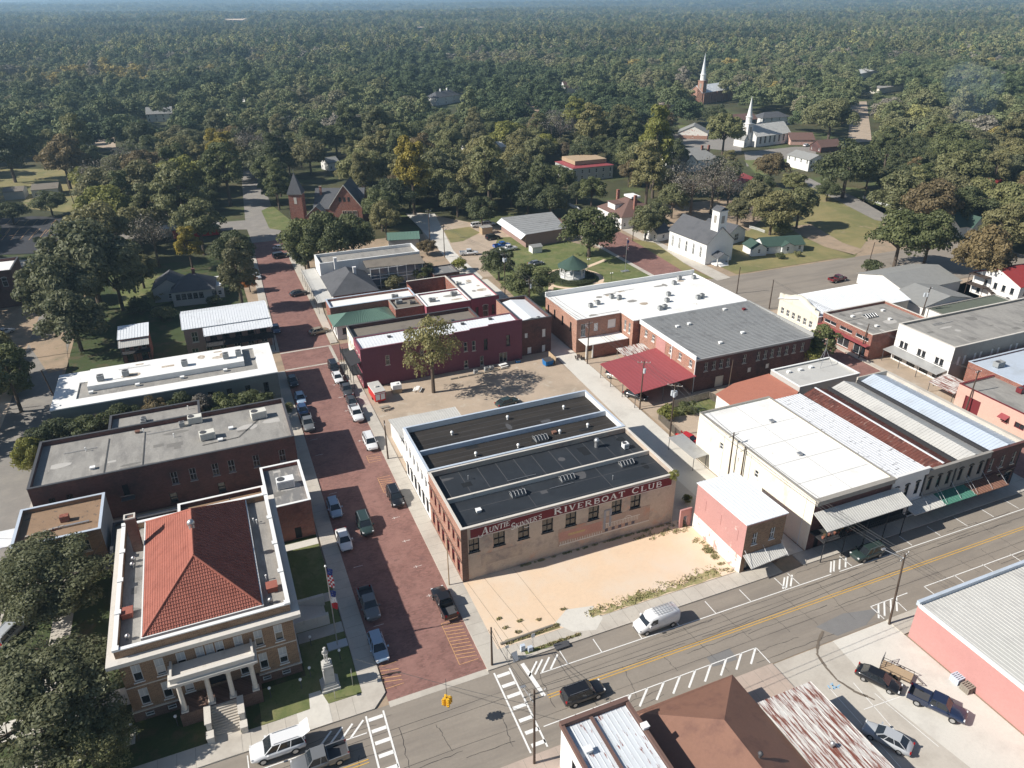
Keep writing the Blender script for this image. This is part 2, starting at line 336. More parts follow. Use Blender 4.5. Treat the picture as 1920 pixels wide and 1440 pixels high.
def window(parent, side, r, o, dep=.22):
    """o = (u0,u1,z0,z1,kind,frame material)"""
    u0, u1, z0, z1 = o[:4]; kind = o[4] if len(o) > 4 else 'dh'; fm = M[o[5]] if len(o) > 5 else M['frame_white']
    f = MB(); t = .09
    bx(f, side, r, u0, u0+t, z0, z1, dep-.12, dep+.02); bx(f, side, r, u1-t, u1, z0, z1, dep-.12, dep+.02)
    bx(f, side, r, u0+t, u1-t, z1-t, z1, dep-.12, dep+.02); bx(f, side, r, u0+t, u1-t, z0, z0+t, dep-.12, dep+.02)
    zm = (z0+z1)/2; um = (u0+u1)/2
    if kind in ('dh', 'blind', 'four'): bx(f, side, r, u0+t, u1-t, zm-.05, zm+.05, dep-.1, dep+.02)
    if kind in ('four', 'shop'): bx(f, side, r, um-.04, um+.04, z0+t, z1-t, dep-.09, dep+.025)
    if kind == 'blind': bx(f, side, r, um-.03, um+.03, zm+.05, z1-t, dep-.08, dep+.025)
    if kind in ('dh', 'blind', 'four'): bx(f, side, r, u0-.12, u1+.12, z0-.14, z0-.005, -.1, dep)     # sill
    if kind == 'arch':
        n = 6; c = (u0+u1)/2; rr = (u1-u0)/2
        pts = [(c+(rr+.16)*math.cos(math.pi*i/n), z1+(rr*.45+.16)*math.sin(math.pi*i/n)) for i in range(n+1)]
        inn = [(c+rr*math.cos(math.pi*i/n), z1+(rr*.45)*math.sin(math.pi*i/n)) for i in range(n+1)]
        for i in range(n):
            f.poly([side_pt(side, r, *pts[i], -.08), side_pt(side, r, *pts[i+1], -.08), side_pt(side, r, *inn[i+1], -.08), side_pt(side, r, *inn[i], -.08)])
            f.poly([side_pt(side, r, *pts[i], -.08), side_pt(side, r, *pts[i+1], -.08), side_pt(side, r, *pts[i+1], 0), side_pt(side, r, *pts[i], 0)])
        bx(f, side, r, u0+t, u1-t, z0+(z1-z0)*.62, z0+(z1-z0)*.62+.1, dep-.1, dep+.02)
    w = f.build('door' if kind == 'door' else 'window', fm, parent)
    g_ = MB()
    if kind == 'arch':
        g_.poly([side_pt(side, r, u, z, -.04) for u, z in inn])
    if kind == 'blind':
        bx(g_, side, r, u0+t, u1-t, z0+t, zm-.05, dep, dep+.03); bl = MB(); s_ = rnd.choice((.15, .5, 1, 1))
        bx(bl, side, r, u0+t, u1-t, zm+.05, z1-t, dep, dep+.03)
        zz = zm-.05-(zm-z0)*rnd.choice((0, .3, .75)); 
        if zz < zm-.1: bx(bl, side, r, u0+t, u1-t, zz, zm-.05, dep-.02, dep-.005)
        bl.build('blind', M['blind'], w)
    elif kind == 'boarded': bx(g_, side, r, u0+t, u1-t, z0+t, z1-t, dep-.06, dep+.03)
    else: bx(g_, side, r, u0+t, u1-t, z0+t, z1-t, dep, dep+.03)
    if g_.v: g_.build('panel' if kind in ('door', 'boarded') else 'pane', {'boarded': M['white_wall'], 'door': fm}.get(kind, M['glass']), w)
    return w
def ribs(mb, p00, p10, p11, p01, step=.6, h=.05, w=.08, mi=0):
    """raised ribs on a roof plane, running from edge p00-p10 to edge p01-p11"""
    a, b, c, d = map(Vector, (p00, p10, p11, p01)); n = (b-a).cross(d-a).normalized()
    if n.z < 0: n = -n
    k = max(1, int((b-a).length/step)); e = (b-a).normalized()*w/2
    for i in range(k+1):
        s = a+(b-a)*(i/k); t = d+(c-d)*(i/k)
        if (s-t).length < .1: continue
        v = [s-e+n*.004, s+e+n*.004, t+e+n*.004, t-e+n*.004, s-e*.5+n*h, s+e*.5+n*h, t+e*.5+n*h, t-e*.5+n*h]
        mb.add(v, [(4,5,6,7),(0,1,5,4),(2,3,7,6),(1,2,6,5),(3,0,4,7)], mi)
def building(name, label, r, h, wall='brick_red', roof='roof_gray', cat='building', par=.5, cap=None, ops=(), group=None,
             z0=0, sidemats=None, rt='flat', rh=2, over=.3, nowin=False):
    """rectangular building: open wall panels, parapet, cap, roof; r = (x0,x1,y0,y1)"""
    x0, x1, y0, y1 = r
    T = thing(name, label, cat, ((x0+x1)/2, (y0+y1)/2, z0), group=group)
    T['r'] = list(r); del T['r']
    w = MB(); mats = [M[wall]]; idx = {}
    for s_, mm in (sidemats or {}).items(): mats.append(M[mm]); idx[s_] = len(mats)-1
    ops = {k: v for k, v in dict(ops).items()}
    for s in 'SWEN':
        wall_panel(w, s, r, z0, h, ops.get(s, []), mi=idx.get(s, 0))
    if rt == 'flat' and par:
        t = .3; zr = h-par
        for q in ((x0+t, x1-t, y0+t, y0+t), (x0+t, x1-t, y1-t, y1-t)): w.poly([(q[0],q[2],zr),(q[1],q[2],zr),(q[1],q[2],h),(q[0],q[2],h)], 0)
        for q in ((y0+t, y1-t, x0+t), (y0+t, y1-t, x1-t)): w.poly([(q[2],q[0],zr),(q[2],q[1],zr),(q[2],q[1],h),(q[2],q[0],h)], 0)
        c = MB(); e = .06
        c.box(x0-e, x1+e, y0-e, y0+t+e, h, h+.1); c.box(x0-e, x1+e, y1-t-e, y1+e, h, h+.1)
        c.box(x0-e, x0+t+e, y0+t+e, y1-t-e, h, h+.1); c.box(x1-t-e, x1+e, y0+t+e, y1-t-e, h, h+.1)
        c.build('parapet_cap', M[cap or 'stone'], T)
        rf = MB(); rf.poly([(x0+.1,y0+.1,zr),(x1-.1,y0+.1,zr),(x1-.1,y1-.1,zr),(x0+.1,y1-.1,zr)]); rf.build('roof', M[roof], T)
    elif rt == 'flat':
        rf = MB(); rf.box(x0-over, x1+over, y0-over, y1+over, h, h+.18); rf.build('roof', M[roof], T)
    else:
        rf = MB(); pitched(rf, w, r, h, rh, rt, over, ribbed=roof.startswith('metal') and roof != 'metal_rustwhite_'); rf.build('roof', M[roof], T)
    w.build('wall', mats, T)
    for s, L_ in ops.items():
        for o in L_:
            if not (len(o) > 4 and o[4] == 'hole'): window(T, s, r, o)
    return T
def slab(mb, pts, t=.12):
    mb.poly(pts); n = len(pts); lo = [(p[0], p[1], p[2]-t) for p in pts]; mb.poly(lo[::-1])
    for i in range(n): mb.poly([pts[i], pts[(i+1)%n], lo[(i+1)%n], lo[i]])
def pitched(rf, w, r, h, rh, rt, e=.3, ribbed=False, ribstep=.6):
    x0, x1, y0, y1 = r; xm, ym = (x0+x1)/2, (y0+y1)/2; X0, X1, Y0, Y1 = x0-e, x1+e, y0-e, y1+e; zl = h-rh*e/((x1-x0)/2 if rt in ('gy',) else (y1-y0)/2)+.12
    if rt == 'gx':
        P = [[(X0,Y0,zl),(X1,Y0,zl),(X1,ym,h+rh+.12),(X0,ym,h+rh+.12)], [(X1,Y1,zl),(X0,Y1,zl),(X0,ym,h+rh+.12),(X1,ym,h+rh+.12)]]
        for x in (x0, x1): w.poly([(x,y0,h),(x,y1,h),(x,ym,h+rh)])
    elif rt == 'gy':
        P = [[(X0,Y1,zl),(X0,Y0,zl),(xm,Y0,h+rh+.12),(xm,Y1,h+rh+.12)], [(X1,Y0,zl),(X1,Y1,zl),(xm,Y1,h+rh+.12),(xm,Y0,h+rh+.12)]]
        for y in (y0, y1): w.poly([(x0,y,h),(x1,y,h),(xm,y,h+rh)])
    elif rt == 'shedS':   # high on the north
        P = [[(X0,Y0,h+.12),(X1,Y0,h+.12),(X1,Y1,h+rh+.12),(X0,Y1,h+rh+.12)]]
        w.poly([(x0,y1,h),(x1,y1,h),(x1,y1,h+rh),(x0,y1,h+rh)])
        for x in (x0, x1): w.poly([(x,y0,h),(x,y1,h),(x,y1,h+rh)])
    elif rt == 'shedN':
        P = [[(X1,Y1,h+.12),(X0,Y1,h+.12),(X0,Y0,h+rh+.12),(X1,Y0,h+rh+.12)]]
        w.poly([(x0,y0,h),(x1,y0,h),(x1,y0,h+rh),(x0,y0,h+rh)])
        for x in (x0, x1): w.poly([(x,y1,h),(x,y0,h),(x,y0,h+rh)])
    elif rt == 'hip':
        a = min(x1-x0, y1-y0)/2+e
        if x1-x0 >= y1-y0: A, B = (X0+a, ym, h+rh), (X1-a, ym, h+rh)
        else: A, B = (xm, Y0+a, h+rh), (xm, Y1-a, h+rh)
        if x1-x0 >= y1-y0: P = [[(X0,Y0,h),(X1,Y0,h),B,A],[(X1,Y1,h),(X0,Y1,h),A,B],[(X0,Y1,h),(X0,Y0,h),A],[(X1,Y0,h),(X1,Y1,h),B]]
        else: P = [[(X0,Y1,h),(X0,Y0,h),A,B],[(X1,Y0,h),(X1,Y1,h),B,A],[(X0,Y0,h),(X1,Y0,h),A],[(X1,Y1,h),(X0,Y1,h),B]]
        rf.poly([(X0,Y0,h-.02),(X1,Y0,h-.02),(X1,Y1,h-.02),(X0,Y1,h-.02)])
        for p in P: rf.poly(p)
        return
    for p in P:
        slab(rf, p)
        if ribbed: ribs(rf, *p, step=ribstep)
def wins(u0, u1, n, z0, z1, w, kind='dh', fr='frame_white'):
    if n == 1: return [((u0+u1)/2-w/2, (u0+u1)/2+w/2, z0, z1, kind, fr)]
    return [(u0+(u1-u0-w)*i/(n-1), u0+(u1-u0-w)*i/(n-1)+w, z0, z1, kind, fr) for i in range(n)]

# ------------------------------------------------------------------ roof furniture
def ac_unit(label, x, y, z, s=1.0, m_='ac_beige', rz=0, group='air conditioning units standing on the flat roofs', dims=(2.2, 1.3, 1.2)):
    T = local(thing('air_conditioner', label, 'air conditioner', (x, y, z), rz, group))
    a, b, c = (k*s for k in dims); mb = MB()
    mb.box(-a/2, a/2, -b/2, b/2, .12, c); mb.box(-a/2+.1, -a/2+.3, -b/2, b/2, 0, .12); mb.box(a/2-.3, a/2-.1, -b/2, b/2, 0, .12)
    mb.build('cabinet', M[m_], T, .03)
    f = MB(); f.cyl(-a*.25, 0, c, c+.09, b*.36, 14); f.build('fan', M['steel_dark'], T)
    gr = MB()
    for i in range(5): gr.box(-a*.42, a*.42, -b/2-.02, -b/2, .3+i*.16*s, .36+i*.16*s)
    gr.build('grille', M['ac_gray'], T)
    return T
def condenser(label, x, y, z, s=.9):
    T = local(thing('condenser_unit', label, 'condenser unit', (x, y, z), 0, 'condenser units standing on the flat roofs')); mb = MB()
    mb.box(-s/2, s/2, -s/2, s/2, .06, s); mb.build('cabinet', M['ac_gray'], T, .03)
    f = MB(); f.cyl(0, 0, s, s+.06, s*.38, 12); f.build('fan', M['steel_dark'], T)
def roof_vents(T, pts, m_='steel', kind='turbine'):
    for x, y, z in pts:
        mb = MB()
        if kind == 'turbine': mb.cyl(x, y, z, z+.35, .16, 8); mb.ball((x, y, z+.55), .3, 8)
        elif kind == 'pipe': mb.cyl(x, y, z, z+.7, .07, 6); mb.cyl(x, y, z+.7, z+.8, .12, 6)
        else: mb.box(x-.35, x+.35, y-.3, y+.3, z, z+.35); mb.box(x-.42, x+.42, y-.37, y+.37, z+.35, z+.42)
        mb.build('roof_vent', M[m_], T)
def skylight(T, x, y, z, a, b, n=4):
    f = MB(); f.box(x-a/2, x+a/2, y-b/2, y+b/2, z, z+.35)
    hh = .8; P = [[(x-a/2-.05,y-b/2-.05,z+.36),(x+a/2+.05,y-b/2-.05,z+.36),(x+a/2+.05,y,z+hh),(x-a/2-.05,y,z+hh)],
                  [(x+a/2+.05,y+b/2+.05,z+.36),(x-a/2-.05,y+b/2+.05,z+.36),(x-a/2-.05,y,z+hh),(x+a/2+.05,y,z+hh)]]
    for p in P: ribs(f, *p, step=a/n, h=.06, w=.12)
    s_ = f.build('skylight', M['steel'], T); gl = MB()
    for p in P: gl.poly(p)
    for s in (-1, 1): gl.poly([(x+s*(a/2+.04),y-b/2-.05,z+.36),(x+s*(a/2+.04),y+b/2+.05,z+.36),(x+s*(a/2+.04),y,z+hh)])
    gl.build('pane', M['glass'], s_)

# ------------------------------------------------------------------ ground sheets
def sheet(name, pts, z, m_, parent=None):
    mb = MB(); mb.poly([(p[0], p[1], z) for p in pts]); o = mb.build(name, M[m_], parent)
    if not parent: tag(o, kind='structure')
    return o
def rect(x0, x1, y0, y1): return [(x0,y0),(x1,y0),(x1,y1),(x0,y1)]
def px(*pts): return [tuple(g(a, b))[:2] for a, b in pts]
def raised(name, pts, z, m_):
    mb = MB(); mb.prism(pts, -.1, z); o = mb.build(name, M[m_]); tag(o, kind='structure'); return o
def line(mb, p, q, w, z):
    a, b = Vector((p[0], p[1], 0)), Vector((q[0], q[1], 0)); n = (b-a).normalized(); n = Vector((-n.y, n.x, 0))*w/2
    mb.poly([tuple(v+Vector((0,0,z))) for v in (a-n, b-n, b+n, a+n)])
def wiggle(mb, p, q, w, z, amp, n, rr):
    pts = []
    for i in range(n+1):
        t = i/n; pts.append((p[0]+(q[0]-p[0])*t+rr.uniform(-amp, amp), p[1]+(q[1]-p[1])*t+rr.uniform(-amp, amp)))
    for i in range(n): line(mb, pts[i], pts[i+1], w*rr.uniform(.6, 1.3), z)
# ------------------------------------------------------------------ terrain and town ground
def hills(x, y):
    r = math.hypot(x, y)
    if r < 1300: return 0.0
    k = min(1, (r-1300)/5200); a = math.atan2(x, y)
    from mathutils import noise as N
    v = N.noise(Vector((x/1500, y/1500, 3.1)))*.55 + N.noise(Vector((x/4200, y/4200, 7.7)))*.8
    base = 30*k + 46*k*v
    far = max(0, (r-6500)/6500); base += min(1, far)*(22+16*math.exp(-((a-.05)/.3)**2))
    base += 20*k*math.exp(-((a-1.0)/.22)**2)
    return max(-4, min(base, 92))
mb = MB(); NR, NA = 70, 150
radii = [0]+[60*(14500/60)**(i/(NR-1)) for i in range(NR)]
vs = [(0, 0, -.12)]
for r_ in radii[1:]:
    for j in range(NA):
        a = 2*math.pi*j/NA; x, y = r_*math.sin(a), r_*math.cos(a); vs.append((x, y, hills(x, y)-.12))
fs = [(0, 1+(j+1)%NA, 1+j) for j in range(NA)]
for i in range(NR-1):
    for j in range(NA): fs.append((1+i*NA+j, 1+i*NA+(j+1)%NA, 1+(i+1)*NA+(j+1)%NA, 1+(i+1)*NA+j))
mb.add(vs, fs, 0, True)
D('forest_floor', (.06, .062, .028), .25, .05, c2=(.12, .1, .05), c2sc=.02, c2lo=.5, c2hi=.68, c3=(.09,.11,.04), c3sc=.03, c3lo=.5, c3hi=.6)
tag(mb.build('ground', M['forest_floor']), kind='structure')

sheet('town_ground', rect(-60, 240, 20, 262), -.09, 'dirt')
# streets
main = sheet('main_street', rect(-90, 330, 50.6, 63.75), -.05, 'asphalt')
bst = sheet('brick_street', [(10,63.76),(22.9,63.76),(23.2,132),(23.3,175),(23.6,250),(25,275),(14.5,275),(13.4,254),(11,174),(10.3,131),(10,99)], -.046, 'brick_paving')
sheet('brick_street_crossing', rect(23.35, 78, 164.5, 174), -.042, 'brick_paving')
sheet('church_brick_street', rect(125.6, 141, 178, 262), -.046, 'brick_paving')
sheet('east_brick_street', rect(126, 137.2, 64, 150), -.05, 'brick_paving')
sheet('side_road', [(-46.5,20),(-36,20),(-36.5,140),(-37,175),(-38,262),(-47,262),(-46.5,140)], -.05, 'asphalt_gray')
sheet('far_street', [(124,150),(250,146),(250,176),(124,177.5)], -.056, 'asphalt')
sheet('end_cross_street', [(-40,300),(10,296),(62,276),(66,284),(14,309),(-40,314)], -.04, 'asphalt_gray')
sheet('lane', [(14,275),(25,275),(26,300),(30,420),(22,420),(14,300)], -.036, 'asphalt_gray')
# concrete edge bands and kerbed pavements
for i, (n, p) in enumerate((('street_edge_band', [(10,63.3),(22.9,63.3),(22.9,64.2),(10,64.2)]), ('street_edge_band', rect(10.9,23.3,163.6,164.2)), ('street_edge_band', rect(11,23.3,173.7,174.3)),
             ('street_edge_band', rect(22.6,23.35,164.3,173.6)))): sheet(n, p, -.03, 'concrete')
SW = .12
raised('pavement', [(-36,63.75),(8.2,63.75),(10,65.6),(10,99),(10.3,131),(10.7,163.5),(7.6,163.5),(7.6,99.3),(7.3,66.6),(-36,66.6)], SW, 'concrete')
raised('pavement', [(22.9,63.75),(60,63.75),(70,63.75),(70,66.4),(25.4,66.5),(25.35,80.5),(25.3,112.5),(25.5,163),(23.35,163),(23.1,132),(22.9,101)], SW, 'concrete')
raised('pavement', rect(74, 126, 63.75, 66.25), SW, 'concrete'); raised('pavement', rect(137.2, 240, 63.75, 66.25), SW, 'concrete')
raised('pavement', [(23.5,175),(25.2,175),(25.6,196),(28,228),(24.5,262),(23.7,250)], SW, 'concrete')
raised('pavement', [(8.3,175),(11,175),(13.4,254),(12,262)], SW, 'concrete')
raised('pavement', rect(122.2, 125.95, 66.3, 148), SW, 'concrete'); raised('pavement', rect(137.25, 138.6, 90, 148), SW, 'concrete')
raised('pavement', rect(17.5, 57, 46, 50.55), SW, 'concrete_pink'); raised('pavement', rect(76.6, 240, 47.6, 50.5), SW, 'concrete')
raised('pavement', rect(-40, 9, 46.5, 50.5), SW, 'concrete_pink')
sheet('parking_lot', [(57,50.45),(76.7,50.45),(76.7,20),(40,20),(40,46),(57,46)], -.02, 'concrete')
sheet('parking_lot', [(67,50.47),(76.7,50.47),(76.7,20),(69,20),(66,40)], -.012, 'concrete_light')
sheet('south_brick_street', rect(9.2, 17.3, 20, 50.4), -.03, 'brick_paving')
# blocks
sheet('sand_lot', [(25.3,66.5),(63.6,66.5),(63.9,80.4),(25.3,80.4)], .125, 'sand')
sheet('gravel_lot', [(25.4,112),(71.5,111.5),(71.5,150),(25.5,147)], .01, 'gravel')
sheet('alley', [(69.5,81),(73.2,66.4),(76.4,66.4),(76.4,96),(77.2,135),(77.2,163),(77,205),(72,205),(72,150),(70.8,112),(69.2,98)], .02, 'concrete_light')
sheet('alley', [(61.6,66.4),(73.2,66.4),(71,88),(71,112),(61.6,112)], .016, 'concrete')
sheet('gravel_yard', rect(77.3, 122, 95.6, 141), .012, 'gravel')
sheet('gravel_yard', [(138.5,64),(240,64),(240,146),(138.5,149)], -.02, 'gravel')
sheet('yard_lawn', rect(-36.4, 7, 164, 262), -.03, 'grass_dark')
sheet('courthouse_lawn', rect(-36, 7.3, 66.6, 104), .13, 'grass_dark')
sheet('courthouse_lawn', [(-4.6,66.65),(7.28,66.65),(7.28,99),(1.3,99),(1.3,72),(-4.6,72)], .135, 'grass')
sheet('courthouse_path', [(-2.8,66.6),(-.6,66.6),(-.6,63.76),(3.2,63.76),(3.2,66.6),(2.6,69),(1.2,69),(1.0,66.7)], .14, 'concrete_light')
sheet('courthouse_path', rect(1.2, 7.3, 97.6, 99.2), .145, 'concrete_light')
sheet('courthouse_path', rect(1.3, 7.3, 77.6, 79.6), .145, 'concrete'); sheet('courthouse_path', rect(1.3, 7.3, 84.2, 86), .145, 'concrete')
sheet('courthouse_path', rect(-10.4, -7, 63.8, 66.9), .14, 'concrete'); sheet('courthouse_path', rect(-34, -18.4, 76, 79), .14, 'concrete_light')
sheet('courthouse_path', rect(-34, -18.4, 69.8, 71.6), .14, 'concrete_light'); sheet('courthouse_path', rect(-29.5, -27, 66.6, 104), .146, 'concrete')
sheet('side_pavement', [(-36.4,96),(-34.6,96),(-33.6,117),(-33.6,133),(-35.6,150),(-36.4,150)], .02, 'concrete')
sheet('service_yard', rect(-34, 7.5, 99.4, 117), -.01, 'concrete')
sheet('side_yard', rect(-36, 7.6, 134, 146.8), -.01, 'grass_dark')
# park
sheet('park_lawn', [(77.5,164),(125,164),(125.2,216),(114,240),(97,246),(80,214)], .0, 'grass')
sheet('gravel_car_park', px((770,395),(1000,440),(1010,492),(960,515),(900,520),(870,500),(830,470),(800,450)), -.03, 'gravel')
sheet('concrete_drive', px((760,400),(815,400),(850,470),(905,520),(890,545),(850,500),(790,430)), -.02, 'concrete_light')
sheet('grass_island', px((832,432),(880,425),(900,436),(868,452),(845,455)), -.01, 'grass_dry')
def path(name, pts, w, z, m_):
    mb = MB()
    for a, b in zip(pts, pts[1:]): line(mb, a, b, w, z)
    tag(mb.build(name, M[m_]), kind='structure')
gz = g(1073, 522)
def ringpath(c, r, w, z, m_):
    mb = MB(); n = 36
    for i in range(n):
        a, b = 2*math.pi*i/n, 2*math.pi*(i+1)/n
        mb.poly([(c.x+k*math.cos(t), c.y+k*math.sin(t), z) for k, t in ((r,a),(r+w,a),(r+w,b),(r,b))])
    tag(mb.build('park_path', M[m_]), kind='structure')
ringpath(gz, 8.3, 1.5, .012, 'sand')
for a, b in (((1090,505),(1135,487)), ((1105,530),(1180,533)), ((1035,530),(1030,555)), ((1030,520),(1010,512))): path('park_path', px(a, b), 1.5, .018, 'sand')
path('park_path', [(125.2,178),(125.2,236)], 1.6, .02, 'concrete')
# far clearings, each where the photograph shows it
for n, p, m_ in (('church_lawn', px((1228,455),(1180,447),(1300,520),(1340,523),(1300,505)), 'grass_dry'),
                 ('church_pavement', px((1165,430),(1185,428),(1370,520),(1345,526)), 'concrete'),
                 ('corner_lawn', [(150,178),(199,178),(190,215),(172,222),(150,200)], 'grass_dry'),
                 ('meadow', px((1405,432),(1500,345),(1560,350),(1690,385),(1640,430),(1600,485),(1540,482),(1480,470)), 'grass_dry'),
                 ('dirt_track', px((1475,425),(1520,420),(1580,455),(1620,468),(1600,478),(1545,462),(1500,440)), 'dirt'),
                 ('east_road', px((1480,335),(1520,350),(1640,412),(1680,420),(1700,405),(1540,345),(1500,325)), 'asphalt_gray'),
                 ('east_verge', px((1570,350),(1640,355),(1700,400),(1660,402)), 'grass'),
                 ('far_car_park', px((1240,250),(1390,255),(1390,285),(1290,275)), 'asphalt_gray'),
                 ('far_car_park', px((1395,285),(1490,275),(1530,275),(1530,298),(1400,312)), 'asphalt_gray'),
                 ('far_lawn', px((1395,300),(1530,297),(1535,310),(1420,330)), 'grass'),
                 ('far_lawn', px((1270,235),(1420,235),(1400,250),(1280,250)), 'grass'),
                 ('far_lane', px((415,232),(428,232),(442,268),(424,270)), 'gravel'),('far_lawn', px((428,240),(440,240),(452,268),(440,268)), 'grass'),
                 ('far_lane', px((1595,190),(1625,190),(1635,265),(1590,268)), 'gravel'),
                 ('far_lot', px((1115,180),(1220,182),(1300,180),(1300,190),(1250,212),(1110,190)), 'gravel'),
                 ('hill_clearing', px((960,190),(1030,188),(1025,222),(965,218)), 'dirt'),
                 ('west_field', px((-60,318),(110,316),(160,335),(150,400),(60,392),(-60,400)), 'grass_dry'),
                 ('west_car_park', px((-60,415),(60,405),(148,408),(112,470),(60,476),(-60,480)), 'asphalt_new'),
                 ('west_lane', px((-40,492),(60,486),(115,480),(118,490),(60,498),(-40,508)), 'concrete'),
                 ('west_verge', px((-60,480),(60,475),(112,470),(115,480),(-60,493)), 'grass_dark'),
                 ('west_dirt', px((150,255),(215,258),(218,282),(150,268)), 'gravel'),
                 ('west_corner', px((-40,205),(35,212),(40,228),(-40,232)), 'grass'),
                 ('lane_verge', px((490,395),(510,385),(560,425),(530,432),(505,428)), 'grass'),
                 ('bungalow_lawn', px((215,520),(330,515),(345,560),(225,590)), 'grass'),
                 ('dirt_yard', px((50,640),(120,620),(130,690),(90,700)), 'dirt'),
                 ('pale_field', px((402,42),(440,39),(480,44),(476,52),(420,50)), 'sand'), ('pale_field', px((765,60),(805,57),(806,66),(770,66)), 'sand'),
                 ('dirt_verge', [(-75,60),(-45.6,60),(-45.8,178),(-75,178)], 'sand'),
                 ('bare_ground', px((1590,560),(1960,560),(1960,640),(1740,600)), 'gravel'),
                 ('east_lawn', px((1760,545),(1840,520),(1835,560),(1790,572)), 'grass')):
    far = n in ('pale_field',)
    if far:
        q = [Vector((a, b, 0)) for a, b in p]; mb = MB(); mb.poly([(v.x, v.y, hills(v.x, v.y)+16) for v in q]); tag(mb.build(n, M[m_]), kind='structure')
    else: sheet(n, p, -.02 if 'lawn' in n or 'track' in n else -.06 if n == 'meadow' else -.03, m_)
# a car park of brick paving by the church is the brick street itself; mark lines, cracks and patches
def marks(parent_name, mname, segs, z, w=.12):
    mb = MB()
    for s in segs: line(mb, s[0], s[1], s[2] if len(s) > 2 else w, z)
    return tag(mb.build(parent_name, M[mname]), kind='structure')
Z = -.03
marks('centre_line', 'paint_yellow', [((28.3,57.45),(330,56.4)),((28.3,57.05),(330,56.0)),((-90,57.45),(6,57.45)),((-90,57.05),(6,57.05))], Z, .13)
seg = [((28.9,60.85),(76.4,60.6)),((78,60.6),(200,60.0)),((-90,60.9),(6.6,60.9)),((26,53.6),(56.9,53.55)),((86.9,53.3),(200,52.4)),((86.9,53.3),(86.9,50.6))]
seg += [((x,63.3),(x,60.8)) for x in (32.8,37.8,43.9,49.8,55.8,61.8,68.1,70.6,80.6,86.8,92.9,99,105.1,111.2,117.1,-6.6,-12.6,-18.6)]
seg += [((x,50.8),(x,53.4)) for x in (93,99,105)]
for xs_ in ((27.4,28.2,29.2,30.4),(67.7,68.3,69.1),(76.6,77.2,78.3,79.5),(.9,2.2,3.4,4.7)): seg += [((x,60.95),(x+1.9,62.8),.24) for x in xs_]
seg += [((x+2.3,53.55),(x,51.6),.26) for x in (28,30.4,32.8,35.5,37.9,40.3,42.7,45,47.4,49.8,52.2,54.5)] + [((56.9,53.5),(56.9,50.8)),((76.6,53.3),(83.6,53.3))]
seg += [((x+2.1,53.25),(x,51.2),.24) for x in (75.9,77.0,78.2,79.3)] + [((76.6,53.3),(76.5,50.8)),((80.9,53.3),(80.6,50.7))]
for xa in (23.5, 7.0):
    seg += [((xa,63.2),(xa-.3,51.0),.22),((xa+2.1,63.2),(xa+1.8,51.0),.22)] + [((xa+.15,y),(xa+1.9,y),.5) for y in (62.5,60.8,59.1,57.3,55.4,53.6,51.8)]
seg += [((27.4,63.2),(27.9,57.5),.55)]
marks('painted_lines', 'paint_white', seg, Z, .13)
oz = []
for (x0_, x1_, y0_, y1_) in ((19.9,22.5,66.2,73.9),(20.0,22.4,117.6,120),(20.2,22.4,107.2,112),(10.15,12.5,66.2,69.9)):
    oz += [((x0_,y0_),(x0_,y1_)),((x0_,y0_),(x1_,y0_)),((x0_,y1_),(x1_,y1_))]; k = int((y1_-y0_)/.62)
    oz += [((x0_,y0_+i*.62+.5),(x1_,y0_+i*.62),.1) for i in range(1, k)]
marks('orange_hatching', 'paint_orange', oz, -.03, .08)
marks('bay_marks', 'paint_white', [((19.6,y),(20.9,y),.06) for y in (79.8,86.5,93,99.5,126,139,145.5,152)]+[((20,y-.3),(20,y+.3),.06) for y in (79.8,86.5,93,99.5,126,139,145.5,152)]+[((11.2,y),(12.6,y),.06) for y in (77,83.5,90,96.5,104,110.5,124,130)], -.028)
rr = random.Random(3); ck = MB()
for i in range(22):
    x = -12+i*5.7+rr.uniform(-1.5, 1.5); y0_ = rr.uniform(51, 56); y1_ = y0_+rr.uniform(3, 9)
    wiggle(ck, (x, y0_), (x+rr.uniform(-1.5, 1.5), min(63, y1_)), .045, -.035, .13, 12, rr)
for i in range(26):
    x = rr.uniform(-12, 105); y = rr.uniform(51.2, 63); wiggle(ck, (x, y), (x+rr.uniform(5, 14), y+rr.uniform(-.3, .3)), .05, -.034, .1, 10, rr)
for y in (54.9, 59.2, 60.2): wiggle(ck, (-40, y), (120, y-.2), .035, -.033, .03, 40, rr)
tag(ck.build('crack_seal', M['tar']), kind='structure')
sheet('road_patch', px((1325,1232),(1368,1215),(1383,1236),(1337,1250)), -.036, 'asphalt_patch')
sheet('road_patch', px((1530,1175),(1580,1150),(1650,1140),(1625,1170),(1655,1160),(1570,1192)), -.036, 'asphalt_patch')
marks('lot_lines', 'paint_white', [(px((1555,1290))[0], px((1690,1440))[0]), (px((1600,1280))[0], px((1700,1395))[0]), (px((1640,1300))[0], px((1760,1400))[0]), (px((1620,1330))[0], px((1720,1295))[0])], .0, .09)
marks('wheelchair_symbol', 'paint_blue', [(px(a)[0], px(b)[0], .16) for a, b in (((1556,1282),(1566,1288)),((1560,1280),(1563,1292)),((1563,1292),(1575,1284)),((1566,1288),(1574,1290)),((1552,1285),(1557,1292)))], .0)
st = MB()
tp = [(1543,1183),(1535,1200),(1532,1225),(1548,1250),(1570,1275),(1600,1295),(1640,1312)]
for a, b in zip(tp, tp[1:]): wiggle(st, px(a)[0], px(b)[0], .35, .0, .06, 3, rr)
tag(st.build('oil_stain', M['oil']), kind='structure')
